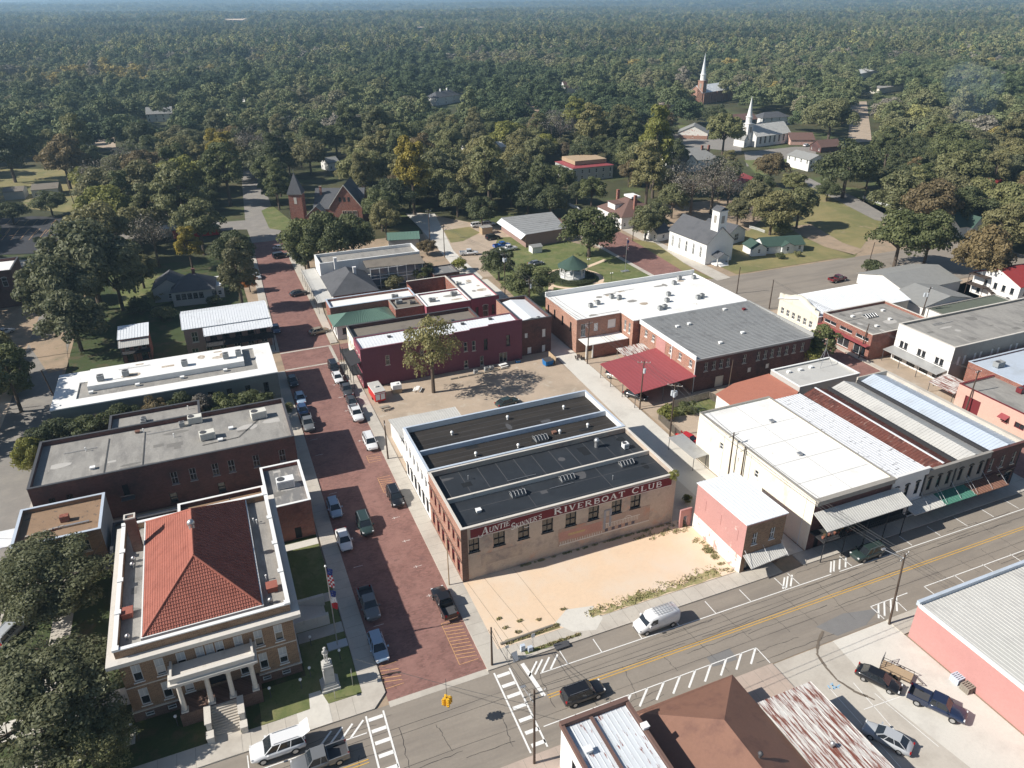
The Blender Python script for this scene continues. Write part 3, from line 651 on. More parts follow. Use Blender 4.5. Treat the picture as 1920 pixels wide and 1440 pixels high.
# car park west: bay lines
wl = []
for i in range(8): wl += [(px((-10+i*19,438))[0], px((-22+i*19+22,428))[0])]
for i in range(9): wl += [(px((-14+i*17,450))[0], px((2+i*17,430))[0]), (px((-6+i*17,421))[0], px((3+i*17,412))[0])]
marks('lot_lines', 'paint_orange', wl+[(px((-20,447))[0], px((100,431))[0])], -.01, .14)
# tufts of weeds on the lot edge and lot joints
D('weeds', (.26, .25, .11), .25, 2, c2=(.42,.34,.2), c2sc=1.5, c2lo=.45, c2hi=.6)
def tufts(name, spots, seed):
    q = random.Random(seed); mb = MB()
    for (x, y, r_, n_) in spots:
        for i in range(n_):
            a = q.uniform(0, 6.28); d = r_*math.sqrt(q.random()); h = q.uniform(.08, .28); X, Y = x+d*math.cos(a), y+d*math.sin(a)*.6
            b = q.uniform(0, 3.14); s = q.uniform(.06, .16); dx, dy = s*math.cos(b), s*math.sin(b)
            mb.poly([(X-dx,Y-dy,.12),(X+dx,Y+dy,.12),(X+dx*.3+q.uniform(-.15,.15),Y+dy*.3+q.uniform(-.15,.15),.12+h)])
    return tag(mb.build(name, M['weeds']), kind='stuff')
q = random.Random(5); sp = []
for i in range(70): t = q.random(); sp.append((40+t*21+q.uniform(-.6,.6), 66.95+t*.5+abs(q.gauss(0,.6)), 1.1, 15))
for i in range(30): sp.append((63.2-abs(q.gauss(0,.5)), q.uniform(67,80), .6, 30))
for i in range(14): sp.append((q.uniform(54,63), q.uniform(77.5,80), .7, 30))
for x, y in ((27.5,71.5),(30,70),(32.5,69.2),(27.7,69.6),(36.5,69.6),(29,68.2)): sp.append((x, y, .45, 45))
for i in range(22): t = q.random(); sp.append((27+t*8, 66.9+t*.4, .45, 40)); sp.append((29+t*8, 64.6, .35, 30))
for i in range(60): sp.append((q.uniform(34,61), 80.15, .3, 14))
wp = [(39.5+i*.6, 66.62+.1*math.sin(i)) for i in range(37)]; wp += [(61.2-i*.6, 67.5+q.uniform(-.25,.9)+.5*math.sin(i*.35)) for i in range(37)]
tag(sheet('weedy_edge', wp, .134, 'weeds'), kind='structure')
w_ = tufts('weeds', sp, 11); tag(w_, 'dry green weeds growing along the edges of the sandy lot', 'weeds')
tag(sheet('pale_patch', px((1040,1170),(1062,1144),(1112,1137),(1130,1160),(1118,1182),(1075,1186)), .129, 'concrete_light'), kind='structure')
rt_ = MB(); q5 = random.Random(8)
for i in range(0):
    x, y = q5.uniform(27,58), q5.uniform(68,78); a = q5.uniform(-.5,.5)+(.3 if i%2 else 0); l = q5.uniform(4,12)
    for o_ in (0, 1.6): wiggle(rt_, (x-o_*math.sin(a), y+o_*math.cos(a)), (min(62,x+l*math.cos(a)-o_*math.sin(a)), min(79.8,max(67.6,y+l*math.sin(a)+o_*math.cos(a)))), .2, .127+i*.0002, .07, 9, q5)
marks('pavement_joint', 'joint', [((x,63.8),(x,66.4),.05) for x in range(26,69,2)]+[((x,63.8),(x,66.5),.05) for x in range(-34,8,2)]+[((x,46.6),(x,50.4),.05) for x in range(18,57,2)]+[((x,63.8),(x,66.2),.05) for x in range(78,125,2)]+[((23.0,y),(25.25,y),.05) for y in range(68,162,2)]+[((7.7,y),(10,y),.05) for y in range(68,130,2)], .1225)
marks('lot_joints', 'dirt', [((28.5,80),(30.5,66.6)),((33.3,80),(34.5,68)),((25.9,80),(27.4,66.6))], .131, .06)
# ------------------------------------------------------------------ letters
def arc(cx, cy, rx, ry, a0, a1, n=8): return [(cx+rx*math.cos(R(a0+(a1-a0)*i/n)), cy+ry*math.sin(R(a0+(a1-a0)*i/n))) for i in range(n+1)]
# each letter on a unit-high grid: list of (points, stroke width), plus slab serifs (x0,x1,y)
LET = {
'R': ([([(.2,0),(.2,1)],.18), ([(.2,.93)]+arc(.45,.74,.26,.2,90,-90)+[(.2,.52)],.12), ([(.42,.5),(.8,.04)],.17)], [(.04,.36,0),(.04,.3,1),(.66,.94,0)], .96),
'I': ([([(.2,0),(.2,1)],.19)], [(.03,.37,0),(.03,.37,1)], .42),
'V': ([([(.16,1),(.46,.02)],.18), ([(.46,.02),(.76,1)],.09)], [(0,.32,1),(.62,.9,1)], .9),
'E': ([([(.2,0),(.2,1)],.18), ([(.2,.04),(.7,.04)],.09), ([(.2,.96),(.7,.96)],.09), ([(.2,.51),(.55,.51)],.09), ([(.71,.0),(.71,.24)],.06), ([(.71,1),(.71,.78)],.06), ([(.56,.4),(.56,.62)],.05)], [(.04,.3,0),(.04,.3,1)], .8),
'B': ([([(.2,0),(.2,1)],.18), ([(.2,.95)]+arc(.42,.75,.24,.2,90,-90)+[(.2,.54)],.12), ([(.2,.52)]+arc(.45,.28,.28,.24,90,-90)+[(.2,.05)],.13)], [(.04,.3,0),(.04,.3,1)], .84),
'O': ([(arc(.46,.5,.36,.44,0,360,18),.15)], [], .93),
'A': ([([(.12,0),(.44,1)],.09), ([(.44,1),(.78,0)],.19), ([(.24,.34),(.68,.34)],.08)], [(0,.26,0),(.6,.96,0)], .96),
'T': ([([(.42,0),(.42,1)],.19), ([(.06,.95),(.78,.95)],.1), ([(.07,1),(.07,.74)],.06), ([(.77,1),(.77,.74)],.06)], [(.24,.6,0)], .86),
'C': ([(arc(.46,.5,.36,.44,48,312,14),.15), ([(.74,.96),(.74,.66)],.06)], [], .86),
'L': ([([(.2,0),(.2,1)],.18), ([(.2,.04),(.72,.04)],.09), ([(.73,0),(.73,.28)],.06)], [(.04,.38,0),(.04,.38,1)], .8),
'U': ([([(.18,1),(.18,.36)]+arc(.46,.34,.28,.3,180,360,8)+[(.74,.36),(.74,1)],.14)], [(.02,.36,1),(.6,.9,1)], .92),
'N': ([([(.16,0),(.16,1)],.08), ([(.16,1),(.72,0)],.17), ([(.72,0),(.72,1)],.08)], [(.02,.32,0),(.6,.88,1),(.02,.2,1)], .9),
'S': ([(arc(.4,.73,.24,.22,30,270,9)+arc(.4,.28,.26,.24,90,-150,9),.14)], [], .78),
'K': ([([(.18,0),(.18,1)],.17), ([(.26,.45),(.7,1)],.08), ([(.38,.56),(.74,0)],.16)], [(.03,.36,0),(.03,.36,1),(.62,.88,0)], .88),
"'": ([([(.1,1),(.06,.74)],.12)], [], .22), ' ': ([], [], .42)}
def letters(mb, text, x, z, size, Y, slope=0, cap=None, th=.05, gap=.06, lean=0, wx=1.0):
    for i, ch in enumerate(text):
        st, sf, w = LET[ch]; s = size if not (cap and i in cap) else size*cap[i]
        def P(u, v): return (x+u*s*wx+v*s*lean, z+v*s+(u*s*wx)*slope)
        qs = []
        for pts, wd in st:
            for k, (a, b) in enumerate(zip(pts, pts[1:])):
                dx, dy = b[0]-a[0], b[1]-a[1]; l = math.hypot(dx, dy) or 1; e = wd*.22 if len(pts) > 2 else 0
                ux, uy = dx/l, dy/l; nx, ny = -uy*wd/2, ux*wd/2; a2, b2 = (a[0]-ux*e, a[1]-uy*e), (b[0]+ux*e, b[1]+uy*e)
                qs.append([(a2[0]-nx,a2[1]-ny),(b2[0]-nx,b2[1]-ny),(b2[0]+nx,b2[1]+ny),(a2[0]+nx,a2[1]+ny)])
        for a, b, v in sf: vv = .0 if v == 0 else .93; qs.append([(a,vv),(b,vv),(b,vv+.07),(a,vv+.07)])
        for j, qd in enumerate(qs):
            p4 = [P(*p) for p in qd]; d_ = Y-th-.0012*j
            mb.poly([(p[0], d_, p[1]) for p in p4])
        x += (w+gap)*s*wx; z += (w+gap)*s*wx*slope
    return x, z

# ------------------------------------------------------------------ the club with the painted sign
ops = {'S': [(26.5,28.1,5.1,7.5,'four','frame_dark')]+[(a,a+1.8,5.05,7.5,'four','frame_dark') for a in (30.3,34.2,38.1,42.0,45.9,49.9,53.3)],
       'W': wins(81.4, 95.6, 7, 5.1, 7.2, 1.0, 'arch', 'maroon')+wins(81.6, 95.2, 6, .4, 3.1, 1.3, 'arch', 'maroon')}
T = building('club_building', 'brick corner building with black roof and a maroon sign band along its beige wall',
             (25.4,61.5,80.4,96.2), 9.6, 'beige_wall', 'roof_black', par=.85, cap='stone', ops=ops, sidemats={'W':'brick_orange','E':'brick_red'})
B = MB(); B.box(26.8, 60.6, 80.34, 80.4, 7.75, 9.3); sg = B.build('sign', M['maroon'], T)
B = MB(); letters(B, 'RIVERBOAT', 39.9, 8.0, 1.0, 80.34, 0, {0:1.15}, .012, .12, 0, 1.4); B.build('lettering', M['sign_white'], sg); B = MB(); letters(B, 'CLUB', 53.3, 8.0, 1.0, 80.34, 0, {0:1.15}, .012, .14, 0, 1.38); B.build('lettering', M['sign_white'], sg)
B = MB(); letters(B, 'AUNTIE', 28.4, 7.75, .92, 80.34, .12, {0:1.4}, .016, -.02, .1, .95); B.build('lettering', M['sign_white'], sg)
B = MB(); letters(B, "SKINNER'S", 32.9, 7.3, .84, 80.34, .14, {0:1.4}, .03, -.03, .1, .9); B.build('lettering', M['sign_white'], sg); B = MB()
for p in (arc(35.6,7.3,.5,.2,180,360,6), arc(28.3,7.75,.4,.22,120,330,6)):
    for a, b in zip(p, p[1:]): B.poly([(a[0],80.31,a[1]-.05),(b[0],80.31,b[1]-.05),(b[0],80.31,b[1]+.05),(a[0],80.31,a[1]+.05)])
B.build('flourish', M['sign_white'], sg)
B = MB(); B.box(26.7, 60.7, 80.33, 80.4, 9.3, 9.36); B.box(26.7, 60.7, 80.33, 80.4, 7.69, 7.75); B.build('sign_border', M['sign_white'], sg)
D('mural_sky', (.4,.3,.24), .15, .5, c2=(.48,.24,.16), c2sc=.3, c2lo=.5, c2hi=.7); D('mural_rose', (.45,.25,.2), .2, .8); D('mural_gray', (.3,.3,.32), .2, 1); D('mural_line', (.62,.58,.52), .15, 1); D('mural_ochre', (.5,.36,.18), .2, 1)
D('mural_dark', (.11,.1,.12), .2, 1)
B = MB(); B.box(40.8, 57, 80.37, 80.4, 1.7, 4.9, 0); B.box(41, 48.4, 80.355, 80.37, 2.6, 4.3, 1); B.box(48.6, 49.0, 80.34, 80.37, 2.6, 6.2, 2); B.box(49.6, 50.0, 80.34, 80.37, 2.9, 6.2, 2); B.box(48.6,50,80.335,80.35,6.0,6.25,2)
for i in range(22): B.box(48.9+i*.28, 48.98+i*.28, 80.35, 80.37, 2.7, 3.5, 3)
B.box(48.7, 55.2, 80.345, 80.37, 3.5, 3.62, 3); B.box(41, 57, 80.34, 80.37, 1.75, 1.95, 3)
for i in range(18): B.box(41.2+i*.42, 41.3+i*.42, 80.345, 80.37, 1.95, 2.4, 3)
for p in (arc(53,2.9,.9,1.1,0,180,8),):
    for a, b in zip(p, p[1:]): B.poly([(a[0],80.34,a[1]-.07),(b[0],80.34,b[1]-.07),(b[0],80.34,b[1]+.07),(a[0],80.34,a[1]+.07)], 3)
B.box(42.5, 45.4, 80.345, 80.37, 3.3, 3.7, 4)
for i in range(5): B.box(48.95+i*1.2, 49.5+i*1.2, 80.345, 80.37, 2.05, 2.6, 5)
B.build('mural', [M['mural_sky'], M['mural_rose'], M['mural_gray'], M['mural_line'], M['mural_ochre'], M['mural_dark']], T)
D('faded_patch', (.3,.25,.22), .2, .6, c2=(.46,.37,.29), c2sc=.5, c2lo=.4, c2hi=.62); B = MB(); B.box(28.3, 34.8, 80.375, 80.4, 2.2, 4.2); B.build('faded_sign', M['faded_patch'], T)
B = MB()
for z in (.0,): B.box(25.34, 26.3, 80.3, 80.4, 0, 9.6)
for z in (3.6, 7.6): B.box(25.25, 25.4, 80.4, 96.2, z, z+.25)
B.build('pilaster', M['brick_base'], T)
B = MB(); B.box(25.7, 61.2, 88.1, 88.45, 8.6, 9.5); B.build('parapet', M['stone'], T)
B = MB()
for i in range(11): B.box(27+i*3.2, 27.1+i*3.2, 88.5, 95.9, 8.755, 8.765)
for y in (82.3, 85.6): B.box(25.8, 61, y, y+.08, 8.755, 8.765)
for x in (38, 51): B.box(x, x+.08, 80.8, 88, 8.756, 8.768)
B.build('roof_seam', M['seam'], T)
for x, y in ((36.6,86.2),(45.4,87),(56.2,87)): skylight(T, x, y, 8.76, 2.2, 1.3)
roof_vents(T, [(29.6,84.6,8.76)], 'white_trim', 'hatch'); roof_vents(T, [(31,93,8.76),(52,84,8.76)], 'steel', 'pipe')
B = MB(); B.cyl(54.3, 93.6, 8.76, 9.7, .35, 10); B.ball((54.3,93.6,10), .5, 10); B.build('roof_vent', M['steel'], T)
ac_unit('small white rooftop unit near the alley end of the black club roof', 58.6, 91.4, 8.76, .6, 'white_trim', 0, None, (1.6,1.6,1.7))

ops = {'W': wins(97.4, 110.2, 6, 5.4, 7.6, 1.1, 'arch', 'frame_white')+wins(97.2, 110.4, 6, .5, 3.0, 1.35, 'arch', 'frame_dark')}
T = building('white_storefront_building', 'white stuccoed two storey building with arched openings and brown black roof beside the gravel lot',
             (25.4,61.3,96.25,111), 9.75, 'white_wall', 'roof_brownblack', par=1.0, cap='metal_blue', ops=ops, sidemats={'N':'white_wall','E':'white_wall'})
B = MB(); B.box(25.7, 61, 102.5, 102.85, 8.7, 9.65); B.build('parapet', M['metal_blue'], T)
B = MB(); B.box(25.28, 25.4, 96.25, 111, 4.1, 4.35); B.box(25.28, 25.4, 96.25, 111, 9.3, 9.75); B.build('cornice', M['white_trim'], T)
B = MB(); B.box(61.35, 62.9, 107, 109, 0, 8.2); B.build('stair_tower', M['white_wall'], T)
roof_vents(T, [(33,107,8.76),(44,108.2,8.76),(55,107.6,8.76),(34.5,99,8.76),(42,98.6,8.76),(50.5,100,8.76),(56,100,8.76)], 'white_trim')
skylight(T, 46.6, 99.6, 8.76, 2.2, 1.8); roof_vents(T, [(49.6,100.4,8.76)], 'copper_brown', 'hatch')
B = MB()
for y in (98,99.6,101,104,105.6,107.2,108.8): B.box(25.8, 61, y, y+.06, 8.755, 8.762)
B.build('roof_seam', M['seam'], T)

# ------------------------------------------------------------------ courthouse
CR = (-18.3, 1.0, 73.0, 97.7)
wS = [(-17.2,-16.2),(-14.75,-13.75),(-12.4,-11.4),(-10.3,-9.35),(-9.2,-8.25),(-8.1,-7.15),(-6,-5),(-3.7,-2.7),(-1.35,-.35)]
ops = {'S': [(a,b,6.15,8.75,'blind') for a,b in wS]+[(a,b,2.3,5.0,'blind') for a,b in wS if not -12 < a < -6.5]+[(a,b,.35,1.25,'dh') for a,b in wS if not -13 < a < -5]+[(-9.6,-7.6,2.3,5,'door','frame_dark')],
       'E': wins(74.4, 96.3, 9, 6.15, 8.75, 1.0, 'blind')+wins(74.4, 96.3, 9, 2.3, 5, 1.0, 'blind'), 'W': wins(74.4, 96.3, 9, 6.15, 8.75, 1.0, 'blind')}
T = thing('courthouse', 'tan brick courthouse with red tile hip roof, white cornice and columned portico', 'courthouse', (-8.65, 85.3, 0))
w = MB()
for s in 'SWEN': wall_panel(w, s, CR, 1.75, 9.7, ops.get(s, []))
w.build('wall', M['brick_tan'], T)
w = MB(); BR = (-18.42, 1.12, 72.88, 97.82)
for s in 'SWEN': wall_panel(w, s, BR, 0, 1.6, [o for o in ops.get(s, []) if o[2] < 1.5], .34)
w.build('basement_wall', M['brick_base'], T)
B = MB(); B.box(-18.5, 1.2, 72.8, 97.9, 1.6, 1.75); B.box(-18.36, 1.06, 72.94, 97.76, 5.45, 5.6)
B.build('string_course', M['stone'], T)
for s, L_ in ops.items():
    for o in L_: window(T, s, CR, o)
B = MB(); B.box(-18.8, 1.5, 72.5, 98.2, 9.5, 9.85); B.box(-19.3, 2.0, 72.0, 98.7, 9.85, 10.35); B.box(-18.45, 1.15, 72.85, 97.85, 9.0, 9.12); B.build('cornice', M['court_trim'], T)
PR = (-18.3, 1.0, 73.0, 97.7); B = MB()
for s in 'SWEN': wall_panel(B, s, PR, 10.35, 11.45, [])
PI = (-17.95, .65, 73.35, 97.35)
for s in 'SWEN': wall_panel(B, s, PI, 10.35, 11.45, [])
B.build('parapet', M['brick_tan'], T)
B = MB(); x0,x1,y0,y1 = -18.4,1.1,72.9,97.8; t = .5
B.box(x0,x1,y0,y0+t,11.45,11.6); B.box(x0,x1,y1-t,y1,11.45,11.6); B.box(x0,x0+t,y0+t,y1-t,11.45,11.6); B.box(x1-t,x1,y0+t,y1-t,11.45,11.6)
for x in (x0, x1-.7):
    for y in (y0, 79, 85, 91, y1-.7): B.box(x, x+.7, y, y+.7, 11.6, 11.75)
B.build('parapet_cap', M['white_trim'], T)
B = MB(); B.poly([(-17.9,73.4,10.6),(.6,73.4,10.6),(.6,97.3,10.6),(-17.9,97.3,10.6)]); B.build('roof_deck', M['roof_gray'], T)
B = MB(); B.box(-15.5, -1.9, 74.0, 74.15, 10.6, 11.45); B.box(-15.5,-15.35,74.15,97.3,10.6,11.45); B.box(-2.05,-1.9,74.15,97.3,10.6,11.45); B.build('gutter', M['white_trim'], T)
e0, e1, f0, f1, zt, zr = -15.3, -2.1, 74.2, 97.25, 11.45, 16.5; xm = -8.7; ya, yb = 80.3, 90.3
P = [[(e0,f1,zt),(e0,f0,zt),(xm,ya,zr),(xm,yb,zr)], [(e1,f0,zt),(e1,f1,zt),(xm,yb,zr),(xm,ya,zr)], [(e0,f0,zt),(e1,f0,zt),(xm,ya,zr)], [(e1,f1,zt),(e0,f1,zt),(xm,yb,zr)]]
def tiles(mb, p, step=.3, rh_=.045):      # courses of barrel tile: ribs up the slope clipped to the roof plane
    a, b = Vector(p[0]), Vector(p[1]); top = [Vector(q_) for q_ in p[2:]]; u = (b-a).normalized(); n = (b-a).cross(top[0]-a).normalized()
    if n.z < 0: n = -n
    v = n.cross(u);  v = v if v.z > 0 else -v; W = (b-a).length; hh = (top[0]-a).dot(v); ts = sorted((q_-a).dot(u) for q_ in top); t0, t1 = ts[0], ts[-1]
    k = int(W/step)
    for i in range(1, k):
        s = i*step; L_ = hh*min(1, s/t0 if t0 > .01 else 1, (W-s)/(W-t1) if W-t1 > .01 else 1)
        if L_ < .4: continue
        c0 = a+u*s; c1 = c0+v*(L_-.05)
        for e, h in ((.09, .0),):
            mb.add([c0-u*.1, c0+n*rh_, c0+u*.1, c1-u*.1, c1+n*rh_, c1+u*.1], [(0,1,4,3),(1,2,5,4),(0,1,2)])
    cs = int(hh/.4)
    for j in range(1, cs):
        q0 = a+v*(j*.4)+u*(t0*j*.4/hh); q1 = b+v*(j*.4)-u*((W-t1)*j*.4/hh); mb.poly([q0+n*.012, q1+n*.012, q1+n*.075-v*.07, q0+n*.075-v*.07])
B = MB()
for i, p in enumerate(P): B.poly(p); tiles(B, p, *((.62, .11) if i == 1 else (.3, .045)))
for a, b in ((P[0][1],P[0][2]),(P[1][0],P[1][3]),(P[0][0],P[0][3]),(P[1][1],P[1][2]),(P[0][2],P[0][3])): B.tube(a, b, .14, 8)
rf = B.build('tile_roof', M['tile_red'], T)
B = MB(); B.cyl(xm, 86.2, 16.3, 16.9, .35, 10); B.ball((xm,86.2,17.2), .48, 10); B.build('roof_vent', M['steel'], rf)
B = MB(); B.box(-16.9, -15.7, 92.0, 93.0, 10.6, 15.9); ch = B.build('chimney', M['brick_base'], T)
B = MB(); B.box(-17, -15.6, 91.9, 92.1, 15.9, 16.1); B.box(-17, -15.6, 92.9, 93.1, 15.9, 16.1); B.box(-17,-16.8,92.1,92.9,15.9,16.1); B.box(-15.8,-15.6,92.1,92.9,15.9,16.1); B.build('chimney_cap', M['stone'], ch)
for x, y in ((-17.2,79.6),(-.6,77.4)):
    B = MB(); B.box(x-.6, x+.6, y-.6, y+.6, 10.6, 11.3); B.box(x-.7, x+.7, y-.7, y+.7, 11.3, 11.42); B.build('roof_hatch', M['tile_red'], T)
roof_vents(T, [(-1.1,75,10.6),(-17,75.4,10.6),(-16.9,88.8,10.6),(-16.8,90,10.6)], 'steel'); roof_vents(T, [(-1.1,79.5,10.6),(-1,91.8,10.6),(-1.4,92.3,10.6)], 'white_trim', 'pipe')
# portico
B = MB(); B.box(-13.1, -4.1, 70.0, 73.0, 6.5, 7.0); B.box(-13.5, -3.7, 69.6, 72.9, 7.0, 7.3); B.box(-13.2, -4.0, 69.9, 70.15, 7.3, 7.95); B.box(-13.2,-12.95,70.15,72.9,7.3,7.95); B.box(-4.25,-4.0,70.15,72.9,7.3,7.95); B.box(-13.3,-3.9,69.8,70.25,7.95,8.1)
pt = B.build('portico', M['court_trim'], T)
for x in (-12.6, -9.6, -7.2, -4.6):
    B = MB(); B.cyl(x, 70.5, 2.35, 6.3, .3, 12, .26); B.box(x-.4, x+.4, 70.1, 70.9, 2.1, 2.35); B.box(x-.38, x+.38, 70.12, 70.88, 6.3, 6.5); B.build('column', M['stone'], pt)
B = MB(); B.box(-13.2, -4.0, 70.0, 72.85, 0, 2.1); B.build('porch_floor', M['brick_base'], T)
B = MB()
for i in range(12): B.box(-9.9, -6.9, 66.9+i*.26, 70.0, i*.17, (i+1)*.17)
B.build('steps', M['concrete'], T)
B = MB()
for x in (-10.5, -6.8):
    B = MB(); B.box(x, x+.55, 67.4, 70.0, 0, 2.2); B.box(x-.1, x+.65, 67.3, 70.0, 2.2, 2.35); B.box(x-.1, x+.65, 66.3, 67.3, 0, 1.1); B.box(x-.15, x+.7, 66.2, 67.3, 1.1, 1.2)
    B.build('stair_wall', M['stone'], T)
B = MB()
for i in range(8): B.box(1.15+i*.0, 5.6-i*.5, 80.2, 83.6, i*.2, (i+1)*.2)
B.box(1.15, 5.8, 79.7, 80.2, 0, 1.9); B.box(1.15, 5.8, 83.6, 84.1, 0, 1.9); B.build('side_steps', M['stone'], T)

# ------------------------------------------------------------------ buildings west of the brick street
T = building('long_brick_building', 'long dark brick two storey building with flat light gray roof north of the courthouse', (-33.3,7.5,117.6,132.9), 8.7, 'brick_dark', 'roof_gray', par=.8, cap='steel_dark',
    ops={'S': [(a,a+1.05,4.1,6.5,'four','ac_gray') for a in (-13.1,-10.2,-6.6,-4,.1,4.5)]+[(-20.5,-19.6,3.7,6,'door','frame_dark'),(-28.5,-27.6,4.4,6.3,'four','frame_dark'),(-31,-30.1,4.4,6.3,'four','frame_dark'),(-6.3,-5.1,0.6,2.5,'dh','frame_dark'),(-14,-12.8,.6,2.5,'dh','frame_dark')],
         'E': wins(118.8,131.8,5,5,7,1.0,'dh','frame_dark')+wins(119,131.4,4,.4,3.2,1.8,'shop','frame_dark')})
B = MB(); B.box(-21,-19,116.6,117.6,3.5,3.62); B.tube((-21,116.65,4.4),(-19,116.65,4.4),.04,5); B.build('landing', M['steel_dark'], T)
roof_vents(T, [(-26,128,7.9),(-12,127,7.9),(-17,131,7.9)], 'white_trim', 'pipe'); roof_vents(T, [(-24.5,121.5,7.9),(-2.5,126,7.9),(-4.5,122.5,7.9)], 'white_trim', 'hatch'); roof_vents(T, [(-18,131.3,7.9)], 'copper_brown', 'hatch')
B = MB()
for x, y0_, y1_ in ((-22.8,118.2,131),(-17,118.2,131)):
    B.tube((x,y0_,8.0),(x+.2,y1_,8.0),.05,5)
B.tube((-1.5,122.4,8.0),(-7.5,122,8),.05,5); B.tube((-1.5,122.4,8),(2.4,127.6,8),.05,5); B.build('conduit', M['steel_dark'], T)
T = building('brick_annex', 'low gray roofed annex on the far side of the long dark brick building', (-22.9,-7.4,133,140), 7.9, 'brick_dark', 'roof_gray', par=.7, cap='steel_dark')
roof_vents(T, [(-9.5,138.3,7.2)], 'white_trim', 'pipe')
ac_unit('large beige rooftop unit nearest the brick street on the long gray roof', 2.6, 128.4, 7.9, 1.25, rz=.1)
ac_unit('beige rooftop unit toward the middle of the long gray roof', -6.5, 124.3, 7.9, 1.15, rz=.1)
ac_unit('biggest beige rooftop unit among several at the back edge of the long gray roof', -8.3, 131.2, 7.9, 1.1)
condenser('gray condenser just left of the biggest unit on the long gray roof', -10.6, 130.6, 7.9); condenser('gray condenser standing on the low annex roof beside another, nearer one', -17.2, 135.3, 7.2); condenser('gray condenser standing on the low annex roof, farther one of two', -17.2, 136.6, 7.2)
T = building('white_roofed_long_building', 'long gray green building with bright white roof and dark gray roof strip', (-33.6,8.15,147.2,163.4), 7.5, 'gray_green_wall', 'roof_gray', par=.01, cap='roof_white',
    ops={'S': wins(-24,6,9,3.6,5.8,1.0,'four','frame_dark')})
B = MB(); z = 7.52; B.box(-33.7,8.25,147.1,150.3,z,z+.22); B.box(-33.7,-29.5,150.3,163.5,z,z+.22); B.box(4.6,8.25,150.3,163.5,z,z+.22); B.box(-29.5,4.6,161.8,163.5,z,z+.22); B.box(-27.6,2.2,153.3,161.8,z,z+1.15); B.box(-29.5,-27.6,158,161.8,z,z+.2); B.build('white_membrane', M['roof_white'], T)
B = MB(); B.box(-33.62,8.17,147.18,163.42,7.2,7.5); 
for i in range(8): roof_vents(T, [(-27+i*4.2, 152.3, 7.56)], 'white_trim', 'hatch') if i in (0,2,4,6) else None
for i, x in enumerate((-25.2,-20.6,-9.4,-1.2,1.4)): condenser(('leftmost','second from the left','middle','fourth from the left','rightmost')[i]+' of the dark condensers along the bright white roof', x, 155.2+i*.35, 8.7, 1.2)
building('flat_gray_shop', 'small brick shop with weathered gray roof between the courthouse and the long brick building', (.9,7.3,100.1,112.4), 6.9, 'brick_red', 'roof_gray_dark', par=.6, cap='white_trim', ops={'S':[(4.2,5.2,0.2,2.3,'door','frame_dark')],'E':wins(101.5,111,3,.5,3,2.2,'shop','frame_dark')})
ac_unit('large white rooftop unit on the weathered gray roof behind the courthouse', 4.3, 106.3, 6.3, 1.25, 'white_trim')
T = building('rear_wing', 'low cluttered flat roofed wing squeezed behind the courthouse', (-12.3,.85,100.3,110.5), 4.6, 'brick_dark', 'tan_gravel_roof', par=.7, cap='white_trim'); 
for i in range(9): roof_vents(T, [(-11+rnd.random()*10, 101.5+rnd.random()*7.5, 3.9)], rnd.choice(('steel','steel_dark','white_trim')), rnd.choice(('hatch','pipe')))
building('service_wing', 'lowest roof strip with pipes behind the courthouse next to the tan office', (-22,-12.4,100.2,111), 3.4, 'brick_dark', 'roof_taupe', par=.3, cap='steel_dark')
ac_unit('white rooftop unit on the low cluttered roof directly behind the courthouse', -3.4, 103.2, 3.9, .9, 'white_trim'); condenser('small white topped condenser on the low cluttered roof behind the courthouse', -1.0, 107.6, 3.9, .8)
T = building('tan_office', 'small tan walled office with brown gravel roof left of the courthouse', (-34.4,-22.7,105.5,115.4), 6.6, 'brick_tan', 'tan_gravel_roof', par=.7, cap='metal_blue', ops={'S':[(-25.8,-24.6,3.2,5.2,'dh','frame_cream'),(-29,-28,3.2,5.2,'boarded','frame_cream')]}, sidemats={'E':'gray_siding'})
B = MB()
for i in range(7): B.box(-33+i*.75, -32.5+i*.75, 108.2+i*.12, 108.6+i*.12, 5.9, 6.25)
B.build('roof_vent', M['brick_red'], T); B = MB(); B.box(-28.6,-27.4,110.4,111.3,5.9,6.9); B.build('roof_hatch', M['brick_red'], T); B = MB(); B.box(-29.5,-24.6,108.9,109.2,6.0,6.2); B.build('duct', M['steel'], T)
B = MB(); B.box(-38.4,-34.5,111,115.6,3.3,3.5); B.build('canopy', M['metal_white'], T)
T = building('balcony_house', 'two storey taupe house with white metal roof and long balcony by the brick street', (-9.5,10.0,179.6,191.8), 7.6, 'taupe_wall', 'metal_white', rt='gx', rh=1.5, over=.3, ops={'S':[(-8,-6.6,4,6.6,'four','frame_cream')]+wins(-4,9,5,3.9,6.4,1.5,'four','frame_dark')+wins(-8.6,9,6,.3,2.4,1.5,'four','frame_cream')})
B = MB(); p = [(-5.2,175.8,6.6),(10.4,175.8,6.6),(10.4,179.7,7.45),(-5.2,179.7,7.45)]; slab(B, p); ribs(B, *p); B.build('porch_roof', M['metal_white'], T)
B = MB(); B.box(-5.2,10.4,176,179.6,3.5,3.7); [B.cyl(x,176.1,0,6.7,.09,6) for x in (-5,-1.2,2.6,6.4,10.2)]; B.tube((-5,176.1,4.7),(10.2,176.1,4.7),.05,5)
for i in range(40): B.tube((-5+i*.38,176.1,3.6),(-5+i*.38,176.1,4.7),.02,4)
B.build('balcony', M['charcoal'], T)
T = building('small_brick_house', 'narrow brick two storey house with white metal roof and striped awning', (-23.8,-17.6,183,189.6), 6.1, 'brick_red', 'metal_white', rt='shedS', rh=.7, ops={'S':wins(-23,-18.4,3,3.2,5.1,1.0,'dh','frame_cream')+wins(-23,-18.4,2,.3,2.3,1.4,'four','frame_dark')})
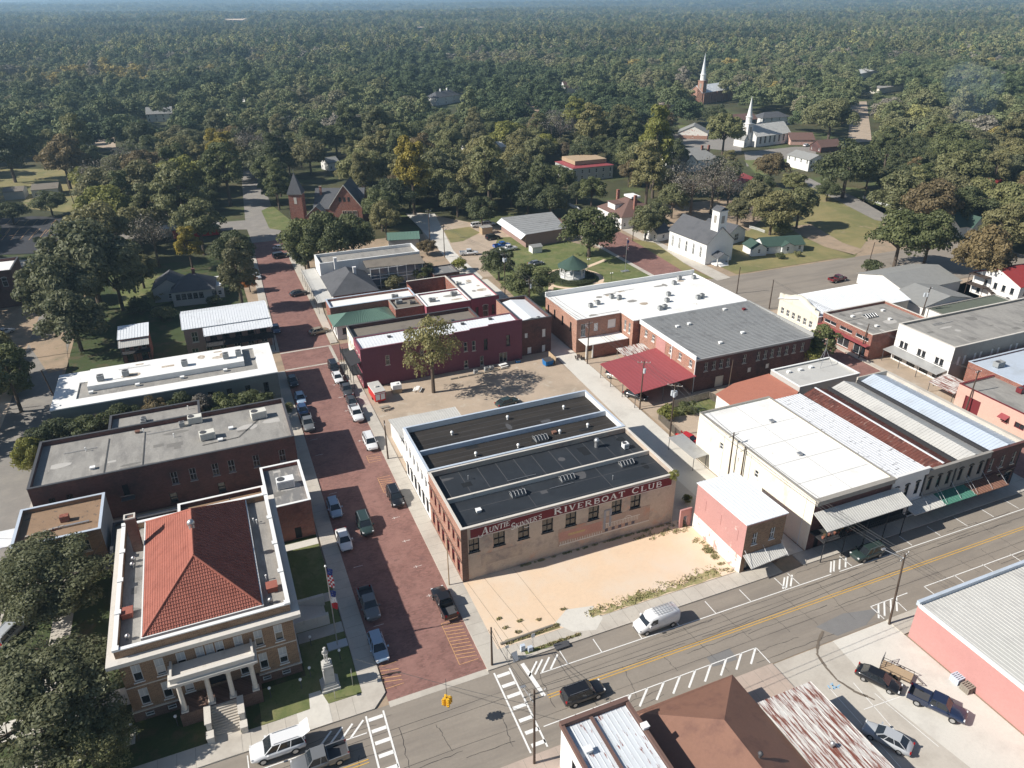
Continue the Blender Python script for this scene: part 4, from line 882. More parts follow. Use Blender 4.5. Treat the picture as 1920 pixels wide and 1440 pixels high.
B = MB(); p = [(-24,180.6,4.9),(-17.5,180.6,4.9),(-17.5,183,5.7),(-24,183,5.7)]; slab(B, p); ribs(B, *p, step=.4); B.build('awning', M['metal_gray_light'], T)
B = MB(); B.box(-23.8,-17.6,181,183,2.8,2.95); [B.cyl(x,181.1,0,5,.07,6) for x in (-23.6,-20.7,-17.8)]; B.tube((-23.6,181.1,3.9),(-17.8,181.1,3.9),.04,5); B.build('balcony', M['charcoal'], T)

# ------------------------------------------------------------------ east of the brick street, north of the gravel lot
mw = lambda a, z0, z1, w=.85: (a, a+w, z0, z1, 'dh', 'frame_cream')
T = building('mauve_building', 'mauve painted two storey building with stepped parapet facing the gravel lot', (25.75,63.9,147.6,154.6), 9.3, 'mauve', 'metal_white', par=.5, cap='mauve',
    ops={'S':[mw(31.1,4.7,7,.95),mw(45.5,4.6,7),mw(49.4,4.6,6.9),mw(51.4,4.4,6.9),(54.3,55.2,4.2,6.9,'dh','frame_dark'),(59.9,60.8,4.2,6.9,'dh','frame_dark'),mw(49.3,.4,2.3,1),mw(53.3,.3,2.7),(58.1,60.1,.1,2.6,'shop','frame_cream'),mw(39,4.6,7,.9)],
         'W':wins(148.4,154,3,5.4,7.4,1.0,'arch','frame_cream')+wins(148.4,154,3,.3,3,1.3,'shop','frame_cream')}, sidemats={'W':'mauve_light'})
B = MB()
for i, (a, b) in enumerate(((47,63.95),(51,63.95),(55.5,63.95))): B.box(a, b, 147.55, 147.9, 9.4+i*.28, 9.68+i*.28)
B.build('stepped_parapet', M['mauve'], T)
B = MB(); p = [(26.1,148,8.85),(63.5,148,8.85),(63.5,154.2,9.2),(26.1,154.2,9.2)]; slab(B, p); ribs(B, *p, step=.7); B.build('metal_roof', M['metal_white'], T); roof_vents(T, [(33.4,152.4,9),(44,152.5,9),(51,152.8,9.1),(58,153,9.1)], 'steel_dark', 'hatch')
B = MB(); B.box(23.6,25.7,147.6,162.4,3.5,3.65); [B.cyl(23.7,y,0,5.8,.06,6) for y in (147.7,151.4,155,158.6,162.3)]; B.tube((23.7,147.7,4.6),(23.7,162.3,4.6),.04,5); p = [(23.4,147.6,5.9),(25.7,147.6,6.5),(25.7,155,6.5),(23.4,155,5.9)]; slab(B, p, .06)
for i in range(36): B.tube((23.7,147.8+i*.41,3.65),(23.7,147.8+i*.41,4.6),.02,4)
B.build('balcony', M['charcoal'], T)
T = building('taupe_roofed_building', 'row building with flat taupe roof and dark parapet behind the mauve one', (25.75,56,154.7,162.2), 9.3, 'brick_dark', 'roof_taupe', par=.8, cap='steel_dark', ops={'W':wins(155.6,161.4,3,5,7.2,1.0,'dh')}, sidemats={'W':'aged_white'})
roof_vents(T, [(46.5,156.5,8.5),(50,157,8.5)], 'steel_dark', 'hatch')
T = building('dark_brick_block', 'dark brick two storey block with white gabled roof inside its parapet at the alley', (64.3,72.3,149.2,165), 9.0, 'brick_dark', 'roof_white', par=1.0, cap='steel_dark',
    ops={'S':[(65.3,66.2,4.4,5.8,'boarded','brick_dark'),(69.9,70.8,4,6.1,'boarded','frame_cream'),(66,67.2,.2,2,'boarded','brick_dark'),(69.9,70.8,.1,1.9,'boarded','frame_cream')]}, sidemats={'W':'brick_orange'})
B = MB(); [slab(B, p) for p in ([(64.9,151,8.2),(67.9,151,8.75),(67.9,164.2,8.75),(64.9,164.2,8.2)],[(67.9,151,8.75),(71.9,151,8.2),(71.9,164.2,8.2),(67.9,164.2,8.75)])]; B.build('gabled_roof', M['metal_white'], T)
condenser('dark condenser on the white gabled roof of the dark brick block', 69.4, 150.4, 8.05, .9)
T = building('green_roofed_shop', 'corner shop with green metal hip roof and white walls at the brick crossing', (25.6,39.8,176.5,183.5), 4.0, 'white_wall', 'metal_green', rt='hip', rh=1.7, over=.9, ops={'S':[(27,28.2,1.4,3,'four','frame_dark'),(31,33.4,.3,3,'shop','frame_dark'),(35,37.4,.3,3,'shop','frame_dark')],'W':wins(177.4,182.6,2,.5,3,1.8,'shop','frame_dark')})
B = MB()
for p in ([(24.7,175.6,4.03),(40.7,175.6,4.03),(37.2,180,5.75),(29.1,180,5.75)],): ribs(B, *p, step=.6, h=.06)
B.build('roof_rib', M['metal_green'], T)
T = building('low_white_roof_row', 'low brick row building with patchy white and gray roof behind the green roofed shop', (25.6,48.5,183.9,190.6), 6.0, 'brick_red', 'roof_white_streaked', par=.6, cap='metal_blue'); ac_unit('pair of gray rooftop boxes on the patchy white roof north of the green roofed shop', 43.3, 186, 5.4, .8, 'ac_gray')
T = building('low_gray_roof_row', 'low brick building with taupe roof between the green roofed shop and pink brick row', (40.9,48.4,176.3,183.8), 5.9, 'brick_red', 'roof_taupe', par=.5, cap='stone_dark'); ac_unit('rounded gray rooftop unit on the taupe roof beside the green metal roof', 43.2, 181.4, 5.4, .8, 'ac_gray'); ac_unit('small brown rooftop unit on the taupe roof, right of the rounded gray one', 46.4, 180, 5.4, .7, 'roof_taupe')
T = building('pink_brick_row', 'pinkish brick row building with white roof along the shaded lane', (48.6,60.7,174.3,184.4), 6.2, 'mauve_light', 'roof_white_streaked', par=.4, cap='white_trim', ops={'S':wins(50,59.5,3,1,3.2,1.3,'dh','frame_cream')}); ac_unit('gray rooftop unit at the left of the white roofed pinkish row', 51.4, 178.4, 5.8, .8, 'ac_gray'); ac_unit('gray rooftop unit at the right of the white roofed pinkish row', 58.2, 180.6, 5.8, .8, 'ac_gray')
T = building('pink_corner_block', 'pinkish brick corner block with stained white roof and shuttered windows at the alley', (60.8,68.7,174.2,194.2), 6.4, 'mauve_light', 'roof_white_streaked', par=.4, cap='steel_dark', ops={'S':[(62,62.8,1.6,4,'dh','frame_dark'),(64,65.6,.2,4,'arch','frame_cream'),(66.6,67.4,1.6,4,'dh','frame_dark')],'E':wins(176,192,5,1.4,3.6,1.1,'dh')}); ac_unit('white rooftop box on the stained white corner roof by the alley', 61.9, 187.5, 6, .7)
T = thing('courtyard_wall', 'tall red brick walls standing around an open courtyard', 'wall', (54.6, 190, 0)); B = MB()
B.box(49.2,60.6,195.2,195.5,0,6.2); B.box(60.4,60.7,184.6,195.2,0,6.2); B.box(49.2,49.5,191,195.2,0,5.4); B.build('brick_wall', M['brick_red'], T); B = MB(); B.box(49.1,60.8,195.1,195.6,6.2,6.3); B.box(60.3,60.8,184.6,195.1,6.2,6.3); B.build('wall_cap', M['stone'], T)
# shingled shop with awning and hotel behind
T = building('shingled_shop', 'brick shop with gray shingle hip roof and white chimneys by the brick street', (28.6,41,196.4,214), 4.6, 'brick_red', 'shingle_gray', rt='hip', rh=4.2, over=.5, sidemats={'W':'white_wall'}, ops={'W':wins(198,213,4,.4,3,1.8,'shop','frame_dark')})
for x, y in ((36.4,203.5),(33.0,214.2)): B = MB(); B.box(x-.4,x+.4,y-.4,y+.4,6.2,9.6); B.box(x-.5,x+.5,y-.5,y+.5,9.6,9.75); B.build('chimney', M['white_wall'], T)
B = MB(); slab(B, [(24.2,195.8,3.4),(28.5,195.8,3.7),(28.4,226,3.7),(24.2,226,3.4)]); B.build('street_canopy', M['metal_gray_light'], T)
B = MB(); [B.tube((24.3,y,0),(24.3,y,3.4),.06,6) for y in (196,200,204,208,212,216,220,225)]; [B.tube((24.3,196,z),(24.3,225.5,z),.03,4) for z in (3.9,4.3)]; [B.tube((24.3,196+i*1.2,3.5),(24.3,196+i*1.2,4.3),.025,4) for i in range(25)]; B.build('railing', M['steel_dark'], T)
T = building('white_hotel', 'long white two storey building with pale flat roof and glazed gallery behind the shingled shop', (28.6,59,215.6,225), 8.0, 'white_wall', 'roof_gray', par=.8, cap='white_trim', ops={'S':[]})
B = MB(); slab(B, [(41.3,211.0,6.5),(58.6,208.9,6.3),(58.8,215.5,7.4),(41.3,215.5,7.4)]); B.build('porch_roof', M['roof_taupe'], T)
B = MB(); B.box(42,58.2,209.7,215.5,3.0,3.2); [B.box(x-.09,x+.09,209.6,209.8,0,6.4) for x in (42.2,44.9,47.6,50.3,53,55.7,58)]; [B.box(42,58.2,209.62,209.75,z,z+.08) for z in (4.1,3.2,.9,6.2)]; gl = B.build('gallery', M['white_trim'], T); B = MB(); B.box(42.1,58.1,209.9,209.95,3.2,6.3); B.box(42.1,58.1,209.9,209.95,.3,3); B.build('pane', M['glass_blue'], gl)
T = building('tar_roof_shed', 'small dark flat roofed shed among shrubs at the end of the white hotel', (60.5,68.5,206,214), 3.2, 'brick_dark', 'roof_gray_dark', par=.2, cap='steel_dark')

# ------------------------------------------------------------------ across the alley
T = thing('white_roofed_warehouse', 'L shaped orange brick warehouse with huge bright white roof behind the gray roofed one', 'building', (100,152,0))
mainr = (77.4,122.7,145.8,163.4); w = MB(); mats = [M['brick_orange'], M['brick_red']]
o1 = {'S':[(78.6,79.8,4,7.2,'four'),(82.1,83.2,4.8,6.9,'boarded'),(85.9,88.1,4.9,7.2,'boarded')],'W':[(a,a+.9,4.6,6.8,'dh','frame_dark') for a in (148.5,153,157.5,161.2)]}
wall_panel(w,'S',mainr,0,8.5,o1['S'],us=(77.4,89.4)); wall_panel(w,'W',mainr,0,8.5,o1['W']); wall_panel(w,'N',mainr,0,8.5,[]); wall_panel(w,'E',mainr,0,8.5,[])
r2 = (89.5,122.7,140.1,145.7); o2 = {'W':[(141.2,142.1,4.7,7.4,'four'),(143.2,144.1,4.7,7.4,'four')]}
wall_panel(w,'W',r2,0,8.5,o2['W']); wall_panel(w,'S',r2,0,8.5,[],mi=1); wall_panel(w,'E',r2,0,8.5,[])
w.build('wall', mats, T); [window(T,s,mainr,o) for s in o1 for o in o1[s]]; [window(T,'W',r2,o) for o in o2['W']]
B = MB(); B.poly([(77.5,145.9,8.3),(89.6,145.9,8.3),(89.6,140.2,8.3),(122.6,140.2,8.3),(122.6,163.3,8.3),(77.5,163.3,8.3)]); B.build('roof', M['roof_white'], T)
B = MB(); B.box(77.3,89.5,145.7,146,8.5,8.6); B.box(77.3,77.6,146,163.2,8.5,8.6); B.box(77.3,122.8,163.2,163.6,8.3,9.6); B.box(89.4,89.7,140,145.7,8.5,8.6); B.box(89.7,122.8,140,140.3,8.4,8.6); B.box(122.4,122.8,140.3,163.2,8.3,8.7); B.build('parapet', M['white_trim'], T)
B = MB(); B.box(77.9,89.3,141.4,145.75,3.4,3.55); B.build('lean_to_roof', M['roof_white'], T); B = MB(); B.box(79.9,89.4,141.5,141.75,0,3.3); B.build('lean_to_wall', M['brick_red'], T); B = MB(); [B.box(x-.12,x+.12,141.5,141.74,0,3.4) for x in (78,79.7)]; B.build('post', M['white_trim'], T)
for i, (x, y) in enumerate(((84.6,152.4),(87.2,153.5),(92.5,155.8),(94,154.6),(106.8,151.6),(104,148),(116.5,161),(113,158.3),(120.5,160),(112.4,146.6),(114,147.2),(99.4,144),(101,144.4))):
    condenser('dark condenser on the huge bright white roof, '+('leftmost of the front group','front group beside the leftmost','second group, left one','second group, right one','next to the tall duct at mid roof','by the cable run at mid roof','far back right corner','back right, alone','farthest right of all','front right pair, left one','front right pair, right one','near the front edge, left of two','near the front edge, right of two')[i], x, y, 8.3, 1.0)
T = building('gray_metal_roofed_warehouse', 'two storey red brick warehouse with corrugated gray metal roof between alley and tree', (91.3,122.6,117.2,139.6), 7.7, 'brick_dark', 'sheet_gray', rt='shedS', rh=.75, over=.25,
    ops={'S':[(a,a+.95,4.6,6.7,'four','frame_cream') for a in (93.6,95.7,97.6,99.4,103.8,107.6,109.5,111.4,113.4,115.5,117.6,120)]+[(97,99.2,.1,2.7,'door','frame_cream'),(105.6,106.6,2.0,3.2,'boarded','frame_cream'),(110.6,111.6,2,3.2,'boarded','frame_cream')],
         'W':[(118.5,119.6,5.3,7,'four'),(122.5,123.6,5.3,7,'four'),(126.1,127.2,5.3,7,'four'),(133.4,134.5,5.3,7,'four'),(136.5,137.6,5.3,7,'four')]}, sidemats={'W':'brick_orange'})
B = MB(); [ribs(B, (91.1,y,7.85+(y-117)*.0335), (91.1,y+1.8,7.85+(y-115.2)*.0335), (122.8,y+1.8,7.85+(y-115.2)*.0335), (122.8,y,7.85+(y-117)*.0335), step=.6, h=.06, w=.1) for y in np.arange(117.2,139.2,1.84)]; B.box(91,122.9,116.8,117.05,7.6,8.0); B.box(122.75,122.95,117,139.8,7.6,8.75); B.build('standing_seam', M['metal_gray'], T)
B = MB(); B.box(91.0,91.25,117,139.7,7.7,8.75); B.build('gutter', M['white_trim'], T)
B = MB(); B.box(91.24,91.3,128.8,132.6,4.4,7.3); B.build('painted_panel', M['salmon'], T); B = MB(); B.box(91.1,91.3,126.0,126.2,3.4,7.7); B.box(91.1,91.25,117.1,117.25,0,7.6); B.build('downpipe', M['white_trim'], T)
for i, (x, y) in enumerate(((97,133),(100.4,133.2),(118,135.5),(109,124.5),(113.5,137.2),(101,122))): roof_vents(T, [(x, y, 7.85+(y-117)*.033)], 'white_trim' if i != 2 else 'maroon', 'hatch')
T = thing('red_carport', 'wide flat red metal carport attached to the orange brick warehouse side', 'carport', (83.5,124,0))
B = MB(); p = [(75.8,115.9,3.5),(91.2,116.5,4.3),(91.2,132.5,4.3),(76.1,131.6,3.5)]; slab(B, p); ribs(B, *p, step=.9, h=.05); B.build('roof', M['metal_red'], T)
for x, y in ((76.1,116.2),(76.1,121.4),(76.2,126.6),(76.3,131.3),(83,116.4),(90.8,116.8)): B = MB(); B.cyl(x,y,0,3.5,.08,6); B.build('post', M['steel_dark'], T)
T = thing('striped_shed', 'small lean-to with rusty striped roof beside the red carport', 'shed', (87,136,0)); B = MB(); p = [(84,133.4,2.6),(91,133.6,2.9),(91,138,3.4),(84,138,3.2)]; slab(B, p); ribs(B,*p,step=.5); B.build('roof', M['metal_rustwhite'], T); B = MB(); [B.cyl(x,y,0,2.6,.07,6) for x, y in ((84.2,133.6),(84.2,137.8),(90.7,133.8))]; B.box(84,84.1,133.6,137.8,0,1.6); B.build('frame', M['wood_gray'], T)
T = thing('terracotta_shed', 'low building with terracotta coloured membrane roof below the dark brick wall', 'shed', (98,107,0))
B = MB(); pts = [tuple(g(*q_)) for q_ in ()]; tp = [(91.2,109.5,3.4),(91,96.2,3.4),(105.9,101.9,4.6),(105.9,110.9,4.6),(97,111.2,3.9)]; slab(B, [tp[0],tp[1],(98.5,96.2,4.0),tp[2],tp[3],tp[4]], .15); B.build('roof', M['red_membrane'], T); B = MB()
for a, b in zip([(91.3,109.2),(91.2,96.6),(98.3,96.5),(105.7,102)], [(91.2,96.6),(98.3,96.5),(105.7,102),(105.7,110.6)]): B.poly([(*a,0),(*b,0),(*b,3.6),(*a,3.3)])
B.build('wall', M['white_wall'], T)
T = building('rear_gray_roof', 'square gray roofed back building with white parapet between terracotta roof and brick street', (106,122.1,101.8,110.6), 5.6, 'gray_siding', 'metal_gray_light', par=.3, cap='white_trim'); roof_vents(T, [(109,108.5,5.3),(112,108.4,5.3),(115,108.5,5.3)], 'white_trim', 'hatch')
B = MB(); [B.tube(a,(118.4,108.6,9.2),.05,5) for a in ((116.6,107.4,5.3),(120,107.4,5.3),(118.4,110,5.3))]; B.tube((118.4,108.6,9.2),(118.4,108.6,11.5),.04,5); B.build('antenna', M['steel'], T)
# long row toward main street
T = building('cream_stained_building', 'tall cream walled building with blotchy paint and flat white roof above a plant filled balcony', (76.6,92.2,66.3,95.6), 9.4, 'aged_white', 'roof_white', par=.18, cap='stone_dark', sidemats={'S':'brick_dark'},
    ops={'W':[(88.2,89.1,5.6,6.9,'dh'),(78.8,79.7,5.5,6.9,'dh'),(83.3,84.0,5.6,6.7,'boarded')],'S':[(78,79,.1,2.4,'door','frame_dark'),(80,83,.4,2.6,'shop','frame_dark'),(85,88,.4,2.6,'shop','frame_dark'),(78.5,80.5,4.4,6.8,'four','frame_dark'),(83,85,4.4,6.8,'four','frame_dark'),(88,90,4.4,6.8,'four','frame_dark')]})
B = MB(); [B.box(77,91.9,y,y+.07,9.225,9.232) for y in (71,76.5,82,87.5)]; [B.box(x,x+.06,66.7,95.2,9.225,9.231) for x in (84.2,)]; B.build('roof_seam', M['roof_gray'], T); roof_vents(T, [(86.5,88,9.22),(83.5,77.5,9.22)], 'steel', 'hatch')
B = MB(); B.box(76.65,92.15,65.9,66.25,8.6,9.5); B.box(76.6,92.2,65.7,66.3,9.35,9.6); B.build('cornice', M['stone_dark'], T)
B = MB(); p = [(76.4,62.9,6.2),(93.3,62.9,6.2),(93.3,66.1,7.4),(76.4,66.1,7.4)]; slab(B, p); ribs(B, *p, step=.45); B.build('balcony_roof', M['metal_gray_light'], T)
B = MB(); B.box(76.6,93.2,63.2,66.2,3.6,3.8); [B.cyl(x,63.3,0,6.2,.08,6) for x in (76.8,80.9,85,89.1,93)]; [B.box(76.6,93.2,63.24,63.3,z,z+.06) for z in (4.7,4.2)]; [B.tube((76.8+i*.4,63.27,3.8),(76.8+i*.4,63.27,4.7),.02,4) for i in range(41)]; B.build('balcony', M['charcoal'], T)
B = MB(); [B.box(76.9,92,66.0+i*.01,66.1,y_,y_+.05) for i, y_ in enumerate(())]; B.tube((76.6,73,8.9),(76.6,95,6.6),.04,5)
for y in (68,80.9,88): B.box(76.5,76.6,y,y+.08,0,9)
B.build('conduit', M['white_trim'], T)
for y, hh in ((72.4,3),(76.7,3.2)): pass
def rowb(name, label, x0, x1, h, wallm, roofm, rt, rh, wn, fr, arch=True):
    ops = {'S': [(x0+.9+i*(x1-x0-1.8-.9)/(max(1,wn-1)), x0+1.8+i*(x1-x0-1.8-.9)/(max(1,wn-1)), 4.6, 7.0, 'arch' if arch else 'dh', fr) for i in range(wn)]+[(x0+.5+i*(x1-x0)/3, x0+.5+i*(x1-x0)/3+(x1-x0)/3-1, .3, 2.9, 'arch', 'frame_dark') for i in range(3)]}
    T = building(name, label, (x0+.25, x1-.25, 66.35, 95.2), h, wallm, roofm, rt=rt, rh=rh, over=.05, ops=ops)
    B = MB(); B.box(x0+.02, x1-.02, 65.95, 66.32, h-.2, h+.95); B.box(x0+.02, x1-.02, 65.8, 66.32, h+.95, h+1.1); B.box(x0+.02,x1-.02,66.15,66.33,3.6,3.8); B.build('cornice', M[wallm], T); B = MB(); B.box(x1-.24, x1+.2, 66.4, 95.2, 0, h+.75 if h < 8.3 else h+.1); B.build('party_wall', M['charcoal'], T); return T  # party walls in charcoal: shade of the roof valleys put into their colour
T = rowb('streaked_roof_building', 'row building with black streaked white metal roof right beside the flat white roof', 92.25, 99.6, 8.6, 'white_wall', 'metal_streak', 'shedN', .5, 3, 'frame_dark')
T = rowb('rusty_roof_building', 'row building with dark rust red ribbed gable roof and pale ridge', 99.65, 106.6, 8.0, 'stone_dark', 'metal_rust', 'gy', 1.1, 3, 'frame_dark'); B = MB(); B.box(102.95,103.3,66.4,95.3,9.2,9.3); B.build('ridge_cap', M['metal_white'], T)
T = rowb('gray_gable_building', 'row building with dull gray gable roof between rust red and pale blue roofs', 106.65, 114.0, 8.0, 'stone_dark', 'metal_gray_light', 'gy', 1.1, 3, 'frame_dark')
T = rowb('blue_gable_building', 'row building with pale blue metal gable roof at the end of the row', 114.05, 122.2, 8.0, 'brick_dark', 'metal_blue', 'gy', 1.1, 3, 'frame_cream', False)
B = MB(); B.box(121.7,122.5,66.4,95.6,7.9,8.9); B.box(114.1,121.7,95.3,95.6,7.9,9.2); B.build('parapet', M['concrete'], T)
for i, (a, b, c, mm) in enumerate(((95.5,102.4,'metal canopy of dull gray sheets over the pavement, nearest the balcony','metal_gray_light'),(102.5,109.4,'green metal canopy hung over the main street pavement','awning_green'),(109.5,117,'rusty pink metal canopy over the pavement, farthest along the row','copper_brown'))):
    T = thing('pavement_canopy', c, 'canopy', ((a+b)/2,65,0), group='canopies over the main street pavement'); B = MB(); p = [(a,63.5,3.1),(b,63.5,3.1),(b,66.2,3.5),(a,66.2,3.5)]; slab(B, p); ribs(B, *p); B.build('roof', M[mm], T)
    B = MB(); [B.tube((x,63.6,3.2),(x,66.2,5.2),.03,4) for x in (a+.3,(a+b)/2,b-.3)]; B.build('tie_rod', M['steel'], T)
building('far_corner_building', 'dark brick corner building at the right edge beyond the row of gable roofs', (122.6,126,66.4,95), 8.2, 'brick_dark', 'roof_gray', par=.8) if 0 else None
# pink and peeling small building by the sand lot
T = building('peeling_building', 'small two storey building with white roof and peeling salmon paint beside the sandy lot', (63.9,71.1,66.1,78), 8.6, 'salmon', 'metal_white', rt='shedN', rh=.35, over=.15,
    ops={'S':[(65.3,66.2,4.9,7,'four'),(68.5,69.4,4.9,7,'four'),(64.6,66.2,.2,2.6,'shop','frame_dark'),(67.2,70.2,.3,2.6,'shop','frame_dark')]}, sidemats={'S':'brick_tan'})
B = MB(); B.box(63.84,63.9,66.1,78,0,2.9); B.build('peeling_paint', M['peel_white'], T)
for y in (67.6,71.6,75.4): B = MB(); B.box(63.85,63.9,y,y+.9,5.1,6.9); B.build('bricked_window', M['salmon'], T)
B = MB(); p = [(64,63.9,2.6),(71,64.3,2.8),(71,66.0,3.5),(64,66.0,3.5)]; slab(B, p); ribs(B, *p, step=.35); B.build('awning', M['metal_gray_light'], T)
B = MB(); [B.tube((x,64,2.7),(x,66.1,4.3),.03,4) for x in (64.2,67.5,70.8)]; B.build('tie_rod', M['steel'], T)
T = thing('painted_wall', 'short salmon painted wall with doorway between the club and the peeling building', 'wall', (62.8,78.8,0)); B = MB(); B.box(61.7,62.3,78.5,78.8,0,3.6); B.box(63.2,63.85,78.5,78.8,0,3.6); B.box(62.3,63.2,78.5,78.8,2.3,3.6); B.build('wall', M['salmon'], T)

# ------------------------------------------------------------------ far side of the east brick street
T = building('cream_garage', 'cream stucco building with curved stepped front and white ribbed metal roof', (137.4,168,130.3,144.6), 5.4, 'cream_wall', 'metal_white', rt='gx', rh=2.2, ops={'W':wins(132,143.5,6,1.6,3.4,1.1,'four')})
B = MB(); hs = [(130.3,6.6),(131.8,6.6),(131.8,7.1),(133.6,7.4),(135.4,8.2),(137.4,8.6),(139.4,8.2),(141.2,7.4),(143,7.1),(143,6.9),(144.7,6.9)]
n = len(hs); B.poly([(137.3,130.3,5.4)]+[(137.3,y,z) for y, z in hs]+[(137.3,144.7,5.4)]); B.poly([(137.7,130.3,5.4)]+[(137.7,y,z) for y, z in hs]+[(137.7,144.7,5.4)])
for a, b in zip(hs, hs[1:]): B.poly([(137.25,a[0],a[1]+.03),(137.75,a[0],a[1]+.03),(137.75,b[0],b[1]+.03),(137.25,b[0],b[1]+.03)])
B.poly([(137.3,130.3,5.4),(137.7,130.3,5.4),(137.7,130.3,6.6),(137.3,130.3,6.6)]); B.build('front_parapet', M['cream_wall'], T)
T = building('brick_storefront', 'red brick single storey storefront with gray roof and red lined transom windows', (138.6,159,114.5,130.2), 6.5, 'brick_red', 'roof_gray', par=.6, cap='stone',
    ops={'W':wins(115.3,129.5,3,4.35,5.3,4.0,'shop')+wins(115.6,129.3,3,.4,2.9,3.6,'shop')})
B = MB(); B.box(137.3,138.6,114.5,130.2,3.5,3.75); B.build('canopy', M['metal_red'], T); skylight(T, 148, 124.5, 5.9, 3, 2); roof_vents(T, [(144,126,5.9),(151,121,5.9),(144.6,119,5.9),(154,126,5.9)], 'white_trim', 'hatch')
T = building('white_front_store', 'two storey store with plain white front and long gray roof at the right edge', (144.7,205,98.3,113.2), 8.9, 'stone_dark', 'roof_gray', par=.45, cap='stone', sidemats={'W':'white_wall'},
    ops={'W':[(a,a+.9,3.7,5.2,'four','frame_dark') for a in (109.6,110.8,104.7,105.9,100,101.2)]+wins(99.5,112.4,4,.3,2.4,2.3,'shop','frame_dark'),'S':[(a,a+.9,4.2,6.4,'boarded','frame_cream') for a in (146.6,148.4,151.6,153.4,157,159,163,165,169,171,175,178)]})
B = MB(); p = [(141.6,98.6,2.9),(144.7,98.6,3.3),(144.7,113.4,3.3),(141.6,113.4,2.9)]; slab(B, p); B.build('canopy', M['metal_gray'], T); B = MB(); [B.cyl(141.8,y,0,2.9,.07,6) for y in (98.8,103.6,108.4,113.2)]; B.build('post', M['steel_dark'], T)
T = building('salmon_garage', 'single storey salmon block building with gray roof and red awning at the right edge', (138.5,165,75,91), 4.9, 'pale_pink', 'roof_gray', par=.3, cap='maroon', ops={'W':[(85.5,89,.1,3.2,'door','maroon'),(79.4,80.4,1.6,2.8,'dh','maroon'),(76,78,1.6,2.8,'shop','maroon')]})
B = MB(); p = [(137.3,79.2,2.6),(138.5,79.2,3.2),(138.5,81,3.2),(137.3,81,2.6)]; slab(B,p,.05); B.build('awning', M['metal_red'], T); ac_unit('maroon topped box on the gray roof of the salmon garage', 147, 83.6, 4.7, .9, 'maroon')
T = building('blue_membrane_building', 'building with pale blue flat roof behind the salmon garage', (148.5,205,84.6,97), 5.5, 'brick_red', 'metal_blue', par=.3, cap='metal_blue') ; ac_unit('gray rooftop unit on the pale blue flat roof', 152.5, 93, 5.3, 1.0, 'ac_gray'); 
T = thing('rust_awning', 'rusty striped awning between the white front store and salmon garage', 'awning', (140.5,93,0)); B = MB(); p = [(138,91.2,2.5),(138,97.4,2.5),(143,97.4,3.5),(143,91.2,3.5)]; slab(B,p); ribs(B,*p,step=.7); B.build('roof', M['metal_rustwhite'], T); B = MB(); [B.cyl(x,y,0,2.6,.06,6) for x, y in ((138.2,91.4),(138.2,97.2),(142.8,91.4),(142.8,97.2))]; B.build('post', M['steel_dark'], T)

# ------------------------------------------------------------------ south of main street
T = building('pink_warehouse', 'pink walled warehouse with ribbed gray metal roof in the lower right corner', (76.9,112,18,47.2), 5.6, 'pink_wall', 'metal_gray_light', rt='shedN', rh=.35, over=.15)
B = MB(); B.box(76.7,112.2,46.9,47.35,5.6,6.3); B.build('parapet', M['metal_blue'], T); B = MB(); B.box(76.65,76.95,18,46.9,5.5,5.95); B.build('gutter', M['white_trim'], T); roof_vents(T, [(84,36,5.9)], 'steel_dark', 'hatch')
T = building('white_gable_shop', 'white walled shop with rust spotted metal roof and maroon parapet at the bottom edge', (25.5,33.4,20,48.2), 6.6, 'white_wall', 'metal_whiterust', rt='shedN', rh=.3, over=-.3, ops={'W':[(44.6,45.5,2.8,4.6,'dh','frame_dark'),(40,41,2.8,4.6,'dh','frame_dark')]})
B = MB(); B.box(25.3,33.6,47.8,48.35,6.6,7.35); B.box(25.3,25.65,20,47.8,6.6,7.2); B.box(33.2,33.6,20,47.8,6.6,7.2); B.box(28.6,29.0,20,47.7,7.02,7.1); B.build('parapet', M['shingle_brown'], T); roof_vents(T, [(26.6,44.2,7.0),(33.4,44.2,7.2)], 'white_trim', 'hatch')
T = building('brown_hip_building', 'corner building with big brown metal hip roof at the bottom edge', (35.4,48.4,14,48.3), 3.6, 'stone_dark', 'copper_brown', rt='hip', rh=3.4, over=.4); roof_vents(T, [(42.6,36.8,6.8)], 'steel_dark'); roof_vents(T, [(39.8,36.4,5.6),(38.6,34,5.4)], 'steel_dark', 'pipe')
T = building('rusty_white_shed', 'shed with rust streaked white corrugated roof beside the concrete parking lot', (48.9,56.2,14,43.8), 3.5, 'gray_siding', 'metal_rustwhite', rt='gx', rh=.9, over=.2) if 0 else building('rusty_white_shed', 'shed with rust streaked white corrugated roof beside the concrete parking lot', (48.9,56.2,16,43.8), 3.9, 'gray_siding', 'metal_rustwhite', rt='shedN', rh=.3, over=.2)
roof_vents(T, [(52.2,36.2,4.1)], 'steel')
T = thing('metal_lean_to', 'corrugated pale metal lean-to roof beside the white stuccoed building and gravel lot', 'shed', (32.5,120,0)); B = MB(); p = [(27.2,112.2,3.9),(38.6,112.2,3.9),(39.6,124,3.2),(26.0,124.6,3.2)]; p = [(26.9,111.3,4.1),(39.2,111.3,4.1),(39.6,125.4,3.6),(25.9,125.6,3.6)]; slab(B,p); ribs(B,*p,step=.45); B.build('roof', M['metal_gray_light'], T); B = MB(); B.box(26.2,26.4,111.4,125.2,0,3.5); B.box(39,39.2,111.4,125.2,0,3.4); B.box(26.4,39,125,125.2,0,3.4); B.build('wall', M['white_wall'], T)
